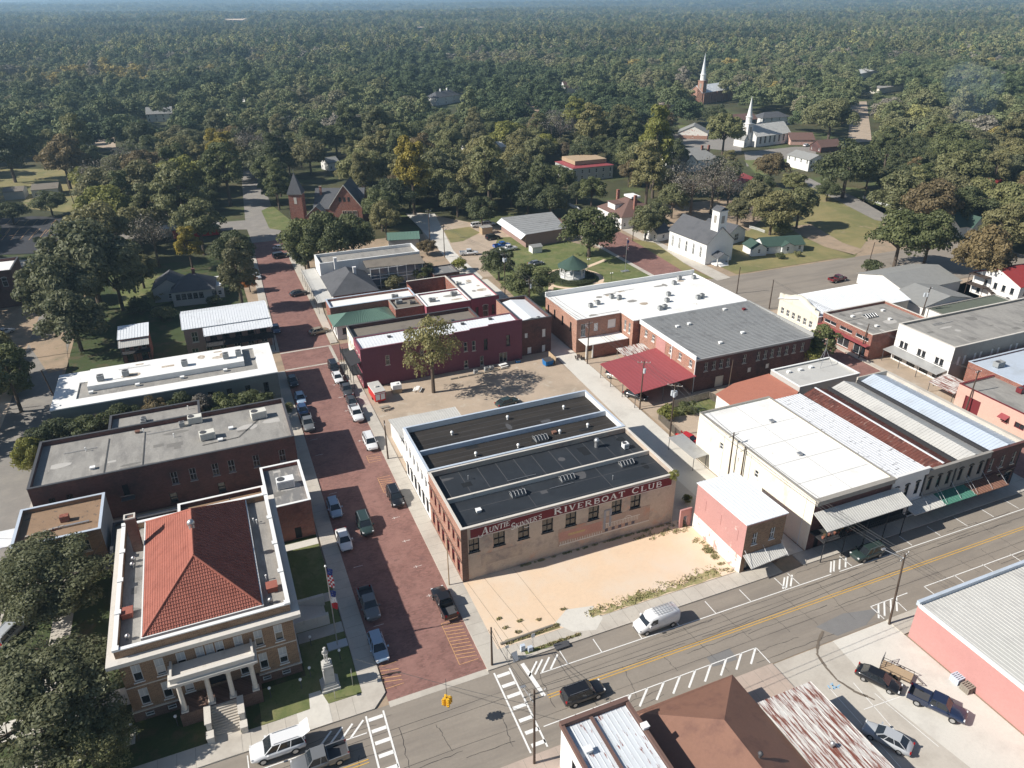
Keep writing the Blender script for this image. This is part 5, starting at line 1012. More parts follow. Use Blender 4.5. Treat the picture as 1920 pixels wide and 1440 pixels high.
T = thing('shed_roof', 'gray sheet metal shelter with a red car under it beside the alley fence', 'shelter', (74.5,98,0)); B = MB(); slab(B,[(73.4,91.5,2.7),(76.4,91.5,2.9),(76.4,99.6,2.9),(73.2,99.6,2.7)],.06); B.build('roof', M['metal_gray'], T); B = MB(); [B.cyl(x,y,0,2.7,.06,6) for x, y in ((73.5,91.7),(73.4,99.4),(76.2,91.7),(76.2,99.4))]; B.build('post', M['steel_dark'], T)

# patches, stains and pipe runs on the larger flat roofs
D('patch_dark', (.2,.19,.175), .2, 1); D('patch_light', (.45,.43,.4), .1, 1); D('patch_brown', (.42,.34,.26), .25, 1, c2=(.6,.55,.48), c2sc=.8, c2lo=.5, c2hi=.6); D('patch_black', (.014,.016,.019), .2, 1)
q9 = random.Random(17)
for nm, (x0, x1, y0, y1), z, n_, ms in (('long_brick_building',(-31,6,119,131),7.9,12,('patch_dark','patch_light')),('white_roofed_long_building',(-26,1,154,161),8.67,7,('patch_brown','patch_brown')),('white_roofed_warehouse',(79,121,147,162),8.3,12,('patch_brown','roof_gray')),
        ('club_building',(27,60,82,95),8.75,9,('patch_black','seam')),('white_storefront_building',(27,60,98,110),8.75,6,('patch_black','seam')),('white_front_store',(147,180,99,112),8.45,10,('patch_dark','patch_light')),('brick_storefront',(140,157,116,129),5.9,8,('patch_dark','patch_light')),('pink_brick_row',(50,60,175,183),5.8,4,('patch_brown','roof_gray')),('pink_corner_block',(62,68,176,193),6.0,6,('patch_brown','roof_gray')),('courthouse',(-17.6,-15.8,76,95),10.6,4,('patch_dark','patch_light')),('flat_gray_shop',(1.5,6.8,101,111.5),6.3,3,('patch_dark','patch_light'))):
    T_ = bpy.data.objects[nm]
    for i in range(n_):
        cx, cy_ = q9.uniform(x0, x1), q9.uniform(y0, y1); a = q9.uniform(.4, 1.9); b = q9.uniform(.3, 1.1); B = MB()
        k = 4 if q9.random() < .4 else 9; ph = q9.uniform(0, 1)
        B.poly([(min(x1,max(x0,cx+a*(1+(.3*q9.random() if k > 4 else 0))*math.cos(6.283*(j+.5)/k))), min(y1,max(y0,cy_+b*(1+(.3*q9.random() if k > 4 else 0))*math.sin(6.283*(j+.5)/k))), z+.006+.002*i) for j in range(k)]); B.build('roof_patch', M[q9.choice(ms)], T_)
    for i in range(2 if n_ > 6 else 0):
        B = MB(); ya = q9.uniform(y0, y1); xa = q9.uniform(x0, (x0+x1)/2); B.tube((xa,ya,z+.12),(xa+q9.uniform(3,8),ya,z+.12),.05,5); B.build('roof_pipe', M['steel'], T_)
# ------------------------------------------------------------------ houses placed by their front eave (a to b), built in their own coordinates
def house(name, label, a, b, he, dep, rh, wall='white_wall', roof='shingle_gray', rt='gx', nw=4, cat='house', over=.4, L_=None, chim=(), dormer=None, side=True, porch=None, wk='dh', wz=None, fr='frame_white'):
    A, B_ = g(*a, he), g(*b, he); d = (B_-A); W = L_ or math.hypot(d.x, d.y); rz = math.atan2(d.y, d.x)
    T = local(thing(name, label, cat, (A.x, A.y, 0), rz)); r = (0, W, 0, dep)
    z = wz or ((.9, 2.2) if he < 5 else (3.4, 5.2)); ops = {'S': wins(.9, W-.9, nw, z[0], z[1], 1.0, wk, fr) if nw else []}
    if nw and he >= 5 and not wz: ops['S'] += wins(.9, W-.9, nw, .8, 2.4, 1.0, wk, fr)
    if side and dep > 4: ops['W'] = wins(1, dep-1, max(2, int(dep/4)), z[0], z[1], .9, wk, fr); ops['E'] = list(ops['W'])
    w = MB()
    for s in 'SWEN': wall_panel(w, s, r, 0, he, ops.get(s, []))
    rf = MB()
    if rt == 'flat': rf.box(-over, W+over, -over, dep+over, he, he+.25)
    else: pitched(rf, w, r, he, rh, rt, over, ribbed=roof.startswith('metal'), ribstep=1.0)
    w.build('wall', M[wall], T); R_ = rf.build('roof', M[roof], T)
    for s in ops:
        for o in ops[s]: window(T, s, r, o)
    for c in chim:
        B = MB(); x, y = c[0]*W, c[1]*dep; B.box(x-.4, x+.4, y-.4, y+.4, he+.2, he+rh+1.1); B.box(x-.5, x+.5, y-.5, y+.5, he+rh+1.1, he+rh+1.25); B.build('chimney', M[c[2] if len(c) > 2 else 'brick_red'], R_)
    if dormer:
        for u in dormer:
            x = u*W; D_ = MB(); D_.box(x-1.1, x+1.1, dep*.18, dep*.5, he+.2, he+rh*.72); D_.build('dormer', M[wall], T); D_ = MB()
            zz = he+rh*.72
            slab(D_, [(x-1.4,dep*.12,zz),(x,dep*.12,zz+.9),(x,dep*.5,zz+.9),(x-1.4,dep*.5,zz)]); slab(D_, [(x,dep*.12,zz+.9),(x+1.4,dep*.12,zz),(x+1.4,dep*.5,zz),(x,dep*.5,zz+.9)]); D_.build('dormer_roof', M[roof], T)
    if porch:
        u0, u1 = porch[0]*W, porch[1]*W; P_ = MB(); slab(P_, [(u0,-2.4,2.5),(u1,-2.4,2.5),(u1,.1,3.1),(u0,.1,3.1)]); P_.build('porch_roof', M[roof], T)
        P_ = MB(); k = max(2, int((u1-u0)/2.6)); [P_.box(u0+.1+(u1-u0-.4)*i/k, u0+.3+(u1-u0-.4)*i/k, -2.3, -2.1, 0, 2.5) for i in range(k+1)]; P_.box(u0, u1, -2.3, 0, 0, .35); P_.build('porch', M['white_trim'], T)
    return T, W
def gable_front(T, x0, x1, y0, y1, he, rh, wall, roof, nw=2, name='wing'):
    """a cross wing with its gable towards the viewer"""
    w = MB(); r = (x0, x1, y0, y1); ops = wins(x0+.6, x1-.6, nw, .9, 2.3, .9) if nw else []
    wall_panel(w, 'S', r, 0, he, ops); wall_panel(w, 'W', r, 0, he, []); wall_panel(w, 'E', r, 0, he, []); rf = MB(); pitched(rf, w, r, he, rh, 'gy', .35)
    o = w.build(name, M[wall], T); rf.build('wing_roof', M[roof], o)
    for q_ in ops: window(T, 'S', r, q_)
def steeple(T, x, y, s, z0, z1, wall, sp_h, sp_m, lou=True, belfry=True):
    B = MB(); B.box(x-s, x+s, y-s, y+s, z0, z1); B.box(x-s*1.12, x+s*1.12, y-s*1.12, y+s*1.12, z1, z1+.25); tw = B.build('tower', M[wall], T)
    if lou:
        B = MB()
        for dx, dy in ((0,-1),(-1,0),(1,0)):
            zc = z1-s*1.5
            if dx == 0: B.box(x-s*.35, x+s*.35, y-s-.05, y-s, zc-s*.7, zc+s*.7)
            else: B.box(x+dx*(s+.025)-.025, x+dx*(s+.025)+.025, y-s*.35, y+s*.35, zc-s*.7, zc+s*.7)
        B.build('louvre', M['stone_dark'], tw)
    z = z1+.25
    if belfry: B = MB(); B.cyl(x, y, z, z+s*1.6, s*.85, 8); B.cyl(x, y, z+s*1.6, z+s*1.75, s, 8); B.build('belfry', M['white_trim'], tw); z += s*1.75
    B = MB(); B.tube((x,y,z), (x,y,z+sp_h), s*.75, 8, .04); B.build('spire', M[sp_m], tw)
# chapel with bell tower by the park
T, W = house('chapel', 'white clapboard church with dark gray roof, bell tower and arched windows beside the brick street', (1256,430), (1326,457), 7.0, 11, 4.6, 'white_trim', 'shingle_gray', 'gx', 0, 'church', side=False)
for i in range(5): window(T, 'S', (0,W,0,11), (1.6+i*(W-4)/4.2, 2.6+i*(W-4)/4.2, 1.8, 5.2, 'arch'), .0)
steeple(T, W-1.8, 5.5, 1.7, 7, 16.6, 'white_trim', .01, 'white_trim', True, False)
B = MB(); x, y, s, z = W-1.8, 5.5, 1.95, 16.85
slab(B,[(x-s,y-s,z),(x+s,y-s,z),(x+s,y,z+1.2),(x-s,y,z+1.2)]); slab(B,[(x+s,y+s,z),(x-s,y+s,z),(x-s,y,z+1.2),(x+s,y,z+1.2)]); B.build('tower_roof', M['shingle_gray'], T)
B = MB(); slab(B,[(W,2.3,3.0),(W+3.2,2.3,2.6),(W+3.2,4.75,3.9),(W,4.75,4.2)]); slab(B,[(W+3.2,7.2,2.6),(W,7.2,3),(W,4.75,4.2),(W+3.2,4.75,3.9)]); B.build('porch_roof', M['shingle_gray'], T)
B = MB(); [B.box(W+2.8,W+3,yy-.1,yy+.1,0,2.7) for yy in (2.5,7)]; B.box(W,W+3,2.3,7.2,0,.5); [B.box(W+3+i*.3,W+3.3+i*.3,3,6.4,0,.45-i*.1) for i in range(4)]; B.build('porch', M['white_trim'], T)
T2, W2 = house('parish_hall', 'white church hall with tall paned gable window behind the chapel bell tower', (1365,441), (1398,431), 3.8, 12, 2.6, 'white_wall', 'shingle_gray', 'gy', 0, 'church hall', side=False); window(T2, 'S', (0,W2,0,12), (W2/2-1.2,W2/2+1.2,1,3.4,'four'), .0)
T, W = house('cottage', 'low white cottage with dark green roof and small gable in front of the dry meadow', (1433,462), (1508,457), 2.7, 7, 2.0, 'white_wall', 'shingle_green', 'gx', 3, porch=None); gable_front(T, -5, .2, -1.5, 5, 2.6, 1.6, 'white_wall', 'shingle_green', 1); gable_front(T, W*.42, W*.72, -1.0, 3, 2.6, 1.1, 'white_wall', 'shingle_green', 1)
T, W = house('small_chapel_annex', 'small gray roofed white annex at the back corner of the chapel', (1233,438), (1257,433), 3.0, 7, 2, 'white_wall', 'shingle_gray', 'gx', 1, 'annex')
# turreted brick building
T, W = house('turreted_brick_building', 'dark red brick building with pointed turret, gables and slate roof above the brick street', (588,392), (680,391), 7.8, 15, 6.0, 'brick_red', 'shingle_gray', 'gx', 0, 'school', over=.2, side=False, chim=((.12,.35),))
gable_front(T, W*.34, W, -1.5, 13, 8.6, 8.0, 'brick_red', 'shingle_gray', 0, 'gable_wing'); r_ = (W*.34, W, -1.5, 13)
for i in range(3): window(T, 'S', r_, (W*.6+i*1.9, W*.6+1.6+i*1.9, 4.2, 7.4, 'four', 'frame_cream'), .0)
B = MB(); [slab(B,[(a,-1.95,h1),(b,-1.95,h2),(b,-1.4,h2),(a,-1.4,h1)],.35) for a,b,h1,h2 in ((W*.33,W*.67,8.7,17.0),(W*.67,W*1.01,17.0,8.7))]; B.build('coping', M['stone'], T)
B = MB(); [B.box(W*.67-2.2+i*1.6,W*.67-1.4+i*1.6,-1.56,-1.5,10.8,12.4) for i in range(3)]; B.build('gable_vent', M['frame_dark'], T); B = MB(); x, y = -6.5, 3; B.box(x-2.4, x+2.4, y-2.4, y+2.4, 0, 13); tw = B.build('turret', M['brick_red'], T); B = MB(); B.box(x-2.6,x+2.6,y-2.6,y+2.6,13,13.3); B.box(x-.5,x+.5,y-2.46,y-2.4,9.6,12); B.build('belt', M['stone'], tw); B = MB(); B.add([(x-2.8,y-2.8,13.3),(x+2.8,y-2.8,13.3),(x+2.8,y+2.8,13.3),(x-2.8,y+2.8,13.3),(x,y,20.5)],[(0,1,4),(1,2,4),(2,3,4),(3,0,4)]); B.tube((x,y,20.3),(x,y,22),.08,5); B.build('turret_roof', M['shingle_gray'], tw)
gable_front(T, -2, 5.5, -3.5, 6, 6.2, 3.4, 'brick_red', 'shingle_light', 0, 'side_wing')
B = MB(); [B.box(x-.7,x+.7,-5.0+1.2,-2,5.6,7.1) for x in (.2,3.2)]; B.build('dormer', M['frame_cream'], T)
house('green_roofed_shed', 'long low shed with faded green metal roof beneath the turreted brick building', (728,450), (785,447), 3.0, 8, 1.4, 'gray_siding', 'metal_green', 'gx', 0, 'shed')
house('small_white_shed', 'tiny white gabled shed under the yellow trees', (743,363), (756,361), 3.2, 6, 1.6, 'white_wall', 'shingle_light', 'gy', 1, 'shed')
# municipal building with metal roof
A, B1, C1, D1 = (g(*p, 4.6) for p in ((986,440),(1062,428),(1035,398),(940,409)))
T = thing('metal_roofed_hall', 'wide low hall with gray and white striped metal roof beside the park', 'hall', (A.x, A.y, 0)); B = MB(); q4 = [A, B1, C1, D1]
for i in range(4): a, b = q4[i], q4[(i+1)%4]; B.poly([(a.x,a.y,0),(b.x,b.y,0),(b.x,b.y,4.6),(a.x,a.y,4.6)])
E1 = g(938,430,3.4); F1 = g(985,442,3.4)
B.build('wall', M['taupe_wall'], T); B = MB(); m1, m2 = (A+D1)/2, (B1+C1)/2
B.poly([(A.x,A.y,4.65),(B1.x,B1.y,4.65),(C1.x,C1.y,4.65),(D1.x,D1.y,4.65)]); ribs(B, (A.x,A.y,4.66), (D1.x,D1.y,4.66), (C1.x,C1.y,4.66), (B1.x,B1.y,4.66), step=2.2, h=.12, w=.5)
B.build('roof', M['metal_gray'], T); B = MB(); w_ = (A-D1).normalized(); B.poly([(A.x,A.y,4.6),(D1.x,D1.y,4.6),(D1.x-2.6,D1.y-1.6,3.6),(A.x-2.6,A.y-1.6,3.6)]); B.build('lean_to_roof', M['metal_white'], T)
T = thing('garden_shed', 'small white shed with gray roof beside the metal roofed hall', 'shed', tuple(g(1004,472))); c = g(1004,472); B = MB(); B.box(c.x-1.8,c.x+1.8,c.y-1.6,c.y+1.6,0,2.1); B.build('wall', M['white_wall'], T); B = MB(); slab(B,[(c.x-2,c.y-1.8,2.1),(c.x+2,c.y-1.8,2.1),(c.x+2,c.y,2.8),(c.x-2,c.y,2.8)]); slab(B,[(c.x+2,c.y+1.8,2.1),(c.x-2,c.y+1.8,2.1),(c.x-2,c.y,2.8),(c.x+2,c.y,2.8)]); B.build('roof', M['shingle_light'], T)
T = thing('storage_box', 'tan storage shed at the edge of the gravel car park', 'shed', tuple(g(911,437))); c = g(911,437); B = MB(); B.box(c.x-2,c.x+2,c.y-1.6,c.y+1.6,0,2.4); B.build('wall', M['wood_light'], T); B = MB(); B.box(c.x-2.15,c.x+2.15,c.y-1.75,c.y+1.75,2.4,2.55); B.build('roof', M['roof_gray'], T)
# bungalow and neighbours on the left
T, W = house('bungalow', 'gray bungalow with blue gray shingled hip roofs beside tall yellowing trees', (321,549), (401,541), 4.2, 10, 3.6, 'gray_siding', 'shingle_gray', 'hip', 0, side=False, chim=((.55,.5,'brick_dark'),))
for o in wins(1, 8.2, 5, 2.0, 3.5, 1.1, 'dh', 'frame_dark')+wins(10.4, 12, 1, 2, 3.6, 1.1, 'dh', 'frame_dark')+wins(13.5, 16, 1, 2.2, 3.4, 1.1, 'dh', 'frame_dark'): window(T, 'S', (0,W,0,10), o, 0)
gable_front(T, -5.5, 3, 5, 14, 4, 2.5, 'gray_siding', 'shingle_gray', 1)
T, W = house('bungalow_porch_house', 'pale flat porch roof tucked between the bungalow and the orange tinged tree', (402,538), (418,536), 3.4, 9, .3, 'white_wall', 'roof_white', 'flat', 1, 'porch', over=.1, side=False)
T = building('corner_brick_building', 'dark brown brick building with white roof and small balcony at the left edge', (-74,-52.4,236.8,250), 10.5, 'brick_dark', 'roof_white', par=.8, cap='steel_dark', ops={'S':wins(-64,-54,3,6,8.4,1.3,'arch','frame_white')})
house('red_front_canopy', 'low red fronted building glimpsed beneath the trees left of the brick street', (322,432), (408,424), 3.2, 9, 1.0, 'red_paint', 'roof_gray', 'flat', 0, 'store', over=.5)
house('white_canopy', 'low white canopy glimpsed under the trees beside the red fronted building', (300,432), (321,430), 2.6, 6, .3, 'white_wall', 'roof_white', 'flat', 0, 'canopy', over=.2)
house('field_shed', 'left of two pinkish roofed sheds in the dry field', (5,361), (43,358), 3.4, 10, 1.2, 'gray_siding', 'roof_taupe', 'gx', 0, 'shed', over=.2); house('field_shed', 'right of two pinkish roofed sheds in the dry field', (58,357), (108,353), 3.6, 12, 1.4, 'gray_siding', 'roof_taupe', 'gx', 3, 'shed', over=.2)
# houses among the trees
FH = [('farmhouse','white gabled house with pale roof deep among the trees at upper left',(274,214),(322,212),5.6,11,4,'white_wall','shingle_light','gx',4),
 ('hipped_house','white two storey house with two chimneys in the woods at upper centre',(819,184),(868,176),6,12,4,'white_wall','shingle_gray','hip',4),
 ('gray_roofed_house','house with dark gray roof half hidden in the woods left of the two chimney house',(679,195),(706,192),4.5,10,4,'white_wall','shingle_gray','hip',2),
 ('white_bit_house','small white house glimpsed through trees right of the farmhouse',(400,222),(418,218),4,8,2,'white_wall','shingle_light','gx',2),
 ('tiny_white_house','small white house peeking out just right of the path above the turreted building',(527,222),(548,219),4,8,2.4,'white_wall','shingle_light','gx',2),
 ('gabled_house','white gabled house on the rise beyond the brown hillside clearing',(1060,164),(1090,162),5,10,5,'white_wall','shingle_brown','gx',2),
 ('brown_roofed_house','large white house with broad brown hip roof, white dormer and red chimneys',(1121,387),(1166,408),4.4,17,5.2,'white_wall','shingle_brown','hip',5),
 ('red_mansard_building','long two storey building with red skirt roof and tan flat top in the trees',(1074,316),(1150,309),6.2,19,2.2,'gray_siding','metal_red','hip',6),
 ('gray_gable_house','charcoal sided house with brown roof between the two far churches',(1376,226),(1420,223),6,12,3,'shingle_gray','shingle_brown','gx',3),
 ('blue_roof_house','white house with blue gray hip roof behind the white steepled church',(1430,222),(1480,218),5.4,11,3,'white_wall','shingle_gray','hip',4),
 ('white_hall','plain white two storey hall with light gray roof beside the big dark magnolia',(1518,300),(1550,297),5.6,16,2,'white_wall','shingle_light','gy',3),
 ('pink_roof_cottage','cream cottage with faded pink red metal roof among bare trees',(1388,344),(1428,340),3.4,12,3,'cream_wall','metal_red','hip',3),
 ('gray_victorian_house','rambling gray roofed house with red chimneys and white trim behind bare trees',(1266,303),(1350,298),5,15,5,'white_wall','shingle_light','hip',5),
 ('brown_church_annex','long low annex with taupe roof right of the white steepled church',(1483,262),(1528,262),3,14,3,'pale_pink','shingle_brown','gx',0),
 ('brown_shed','dark brown gabled shed at the edge of the far church car park',(1540,276),(1578,273),3,9,3,'brick_dark','shingle_brown','gx',0),
 ('green_gable_house','white house with green cross gabled roof behind a picket fence at right',(1800,425),(1850,418),4.2,10,3.6,'white_wall','shingle_green','gx',3),
 ('red_patch_house','house with bright red roof nearly hidden in the trees at right',(1850,345),(1884,342),4,10,2.6,'white_wall','shingle_red','gx',0),
 ('cream_bit_house','pale house glimpsed right of the big dark magnolia',(1627,312),(1648,309),4,9,3,'aged_white','shingle_brown','gx',1),
 ('white_estate_house','large white house seen in fragments high in the woods at right',(1614,138),(1648,130),6,12,3,'white_wall','roof_white','hip',3),
 ('pale_estate_house','long pale flat roofed house high in the woods at right',(1650,166),(1692,160),4.5,12,.3,'aged_white','roof_gray','flat',3),
 ('gable_barn','white gabled meeting hall with brick base near the far church car park',(1272,248),(1327,250),3.6,14,4,'peel_white','shingle_light','gy',1)]
FH += [('hidden_house','small pale roofed house glimpsed in the woods, '+w,a,b,4,8,2,'white_wall',m,'gx',2) for w,a,b,m in (('upper one',(458,182),(476,180),'roof_white'),('next to the lane top',(402,186),(418,184),'shingle_light'),('near the turreted building',(578,272),(598,270),'roof_white'),('beside parked cars above the turret',(616,306),(636,303),'shingle_light'))]
FH += [('hidden_house','small roof glimpsed in the woods '+w,a,b,4,9,2.4,'white_wall',m,'gx',2) for w,a,b,m in (('behind the yellow tree, white one',(872,268),(892,265),'shingle_light'),('left of the red skirted building, pale one',(940,276),(958,273),'roof_white'),('directly above the gravel car park trees',(962,322),(984,319),'shingle_brown'),('beyond the hillside clearing, brown one',(1128,168),(1150,166),'shingle_brown'),('above the west field, pale one',(150,262),(176,260),'metal_gray_light'),('high at right beyond the estate',(1755,250),(1775,248),'shingle_light'))]
HT = {}
for f in FH: HT[f[0]] = house(f[0], f[1], f[2], f[3], f[4], f[5], f[6], f[7], f[8], f[9], f[10])
T, W = HT['brown_roofed_house']; B = MB(); [B.box(x-.5,x+.5,y-.5,y+.5,5,11.4) for x, y in ((W*.25,6),(W*.85,7))]; B.build('chimney', M['brick_red'], T); B = MB(); B.box(W*.3,W*.6,1.2,5,5.4,7.6); B.build('dormer', M['white_wall'], T); B = MB(); B.box(W*.28,W*.62,.9,5.2,7.6,7.75); B.build('dormer_roof', M['shingle_brown'], T); B = MB(); B.box(W*.4,W*.7,7,11,9.5,10.2); B.build('roof_deck', M['white_trim'], T)
T, W = HT['red_mansard_building']; B = MB(); B.box(2.4,W-2.4,2.6,16.6,7.1,8.9); B.build('roof_deck', M['wood_light'], T)
T, W = HT['hipped_house']; B = MB(); [B.box(x-.5,x+.5,5.5,6.5,8,11.8) for x in (W*.35,W*.6)]; B.build('chimney', M['white_wall'], T)
T, W = HT['gray_victorian_house']; gable_front(T, W*.2, W*.45, -2, 6, 5, 3, 'white_wall', 'shingle_light', 1); B = MB(); [B.box(x-.5,x+.5,5.5,6.5,6,11) for x in (W*.2,W*.7,W*.85)]; B.build('chimney', M['brick_red'], T)
T, W = HT['green_gable_house']; gable_front(T, W*.3, W*.7, -2, 6, 4.2, 3.2, 'white_wall', 'shingle_green', 2)
T, W = HT['gable_barn']; B = MB(); B.box(.0,W,-.06,0,0,2.0); B.build('brick_base', M['brick_orange'], T)
# two far churches
T, W = house('steepled_church', 'white church with tall needle steeple and pale gray roof beside the far car park', (1419,256), (1482,248), 6, 13, 5.5, 'white_wall', 'metal_gray_light', 'gx', 0, 'church', side=False)
for i in range(6): window(T, 'S', (0,W,0,14), (3+i*(W-5)/6, 4.1+i*(W-5)/6, 1.8, 5, 'arch', 'frame_dark'), 0)
steeple(T, -1.5, 6, 2.1, 0, 12.5, 'white_wall', 11, 'white_trim', True, True); gable_front(T, -6.5, -3.4, 3, 11, 4.5, 2.5, 'white_wall', 'shingle_light', 1)
T, W = house('brick_church', 'orange brick church with pinkish buttresses and a tall pale steeple in the distance', (1317,174), (1380,165), 9, 13, 5, 'brick_orange', 'metal_white', 'gx', 0, 'church', side=False)
for i in range(5): window(T, 'S', (0,W,0,13), (3+i*(W-5)/5, 5.4+i*(W-5)/5, 2.5, 6.5, 'arch', 'frame_dark'), 0)
B = MB(); [B.box(1+i*(W-2)/5,2.2+i*(W-2)/5,-1.2,0,0,8.6) for i in range(6)]; B.build('buttress', M['brick_orange'], T)
steeple(T, 2.6, 2.5, 2.6, 0, 18, 'brick_orange', 16, 'metal_white', True, True)
# white building with red roof at the right edge
T = building('red_roofed_house', 'white two storey house with dark red roof and outside staircase at the right edge', (202,217,124,138), 6.0, 'white_wall', 'shingle_red', rt='gx', rh=3, cat='house', ops={'W':[(a,a+1,3.3,5,'dh','frame_dark') for a in (125.5,128,130.5,133.5)]+wins(126,136,3,.6,2.2,1,'dh','frame_dark'),'S':[(a,a+1,3.3,5,'dh','frame_dark') for a in (204,207,210,214)]})
B = MB(); [B.box(200.6,202,126+i*.6,126.6+i*.6,i*.28,i*.28+.12) for i in range(11)]; B.box(199.6,202,132.6,138,2.9,3.1); [B.cyl(199.8,y,0,6,.08,6) for y in (132.8,137.8)]; B.box(199.6,202,132.6,138,5.9,6.05); B.build('staircase', M['dark_wood'], T)
T = building('gray_shingled_barn', 'large gray shingle roofed building behind the cream garage', (178,200,140,157), 3.0, 'white_wall', 'shingle_light', rt='gx', rh=2.2); T = building('gray_shingled_wing', 'gray shingled wing joining the cream garage and green flat roof', (172,190,128.5,139.6), 3.2, 'white_wall', 'shingle_light', rt='gy', rh=1.8)
T = building('green_flat_building', 'low white building with greenish flat roof below the gray shingled one', (172,198,114.5,127.8), 3.2, 'white_wall', 'roof_olive', par=.1, cap='stone_dark'); 
# ------------------------------------------------------------------ vehicles
def ringloft(mb, sts, mi=0):
    """sts: (x, half width, z low, z high, tuck) -> rounded closed body"""
    rings = []
    for x, w, z0, z1, k in sts:
        r = [(-w*.86,z0),(-w,z0+(z1-z0)*.3),(-w*.995,z0+(z1-z0)*.62),(-w*k,z1-(z1-z0)*.07),(-w*k*.8,z1),(0,z1+.02)]
        r += [(-a, b) for a, b in r[-2::-1]]; rings.append([(x, a, b) for a, b in r])
    n = len(rings[0]); vs = [p for r in rings for p in r]; fs = []
    for i in range(len(rings)-1):
        for j in range(n): fs.append((i*n+j, i*n+(j+1)%n, (i+1)*n+(j+1)%n, (i+1)*n+j))
    fs += [tuple(range(n))[::-1], tuple(range((len(rings)-1)*n, len(rings)*n))]; mb.add(vs, fs, mi, True)
def cabin(mb, rf, pl, a0, a1, a2, a3, zb, zt, wb, wt):
    """glass house from belt to roof, painted roof skin and pillars"""
    bt = [(a0,-wb,zb),(a3,-wb,zb),(a3,wb,zb),(a0,wb,zb)]; tp = [(a1,-wt,zt),(a2,-wt,zt),(a2,wt,zt),(a1,wt,zt)]
    for i in range(4): mb.poly([bt[i],bt[(i+1)%4],tp[(i+1)%4],tp[i]])
    rf.prism([(a1-.05,-wt-.01),(a2+.05,-wt-.01),(a2+.05,wt+.01),(a1-.05,wt+.01)], zt-.03, zt+.03)
    for i in range(4): pl.tube(bt[i], tp[i], .045, 5)
    for s in (-1, 1):
        for t in (.36, .7):
            if a2-a1 > 1.3 or t < .5: pl.tube((a0+(a3-a0)*t, s*(wb+.005), zb), (a1+(a2-a1)*t, s*(wt+.005), zt), .04, 5)
CARM = {}
def paint(n, c, rough=.28): CARM[n] = mat('paint_car_'+n, c, 0, 1, rough=rough, metal=.0, spec=.5, coat=.8); return CARM[n]
for n_, c_ in dict(white=(.75,.75,.75), black=(.012,.012,.014), silver=(.42,.44,.46), gray=(.16,.165,.17), darkgray=(.06,.062,.066), blue=(.03,.06,.14), lightblue=(.3,.4,.52), navy=(.015,.025,.06), green=(.03,.05,.045), maroon=(.12,.012,.018), tan=(.3,.25,.17), red=(.5,.02,.02), brightblue=(.02,.12,.4), beige=(.45,.42,.36)).items(): paint(n_, c_)
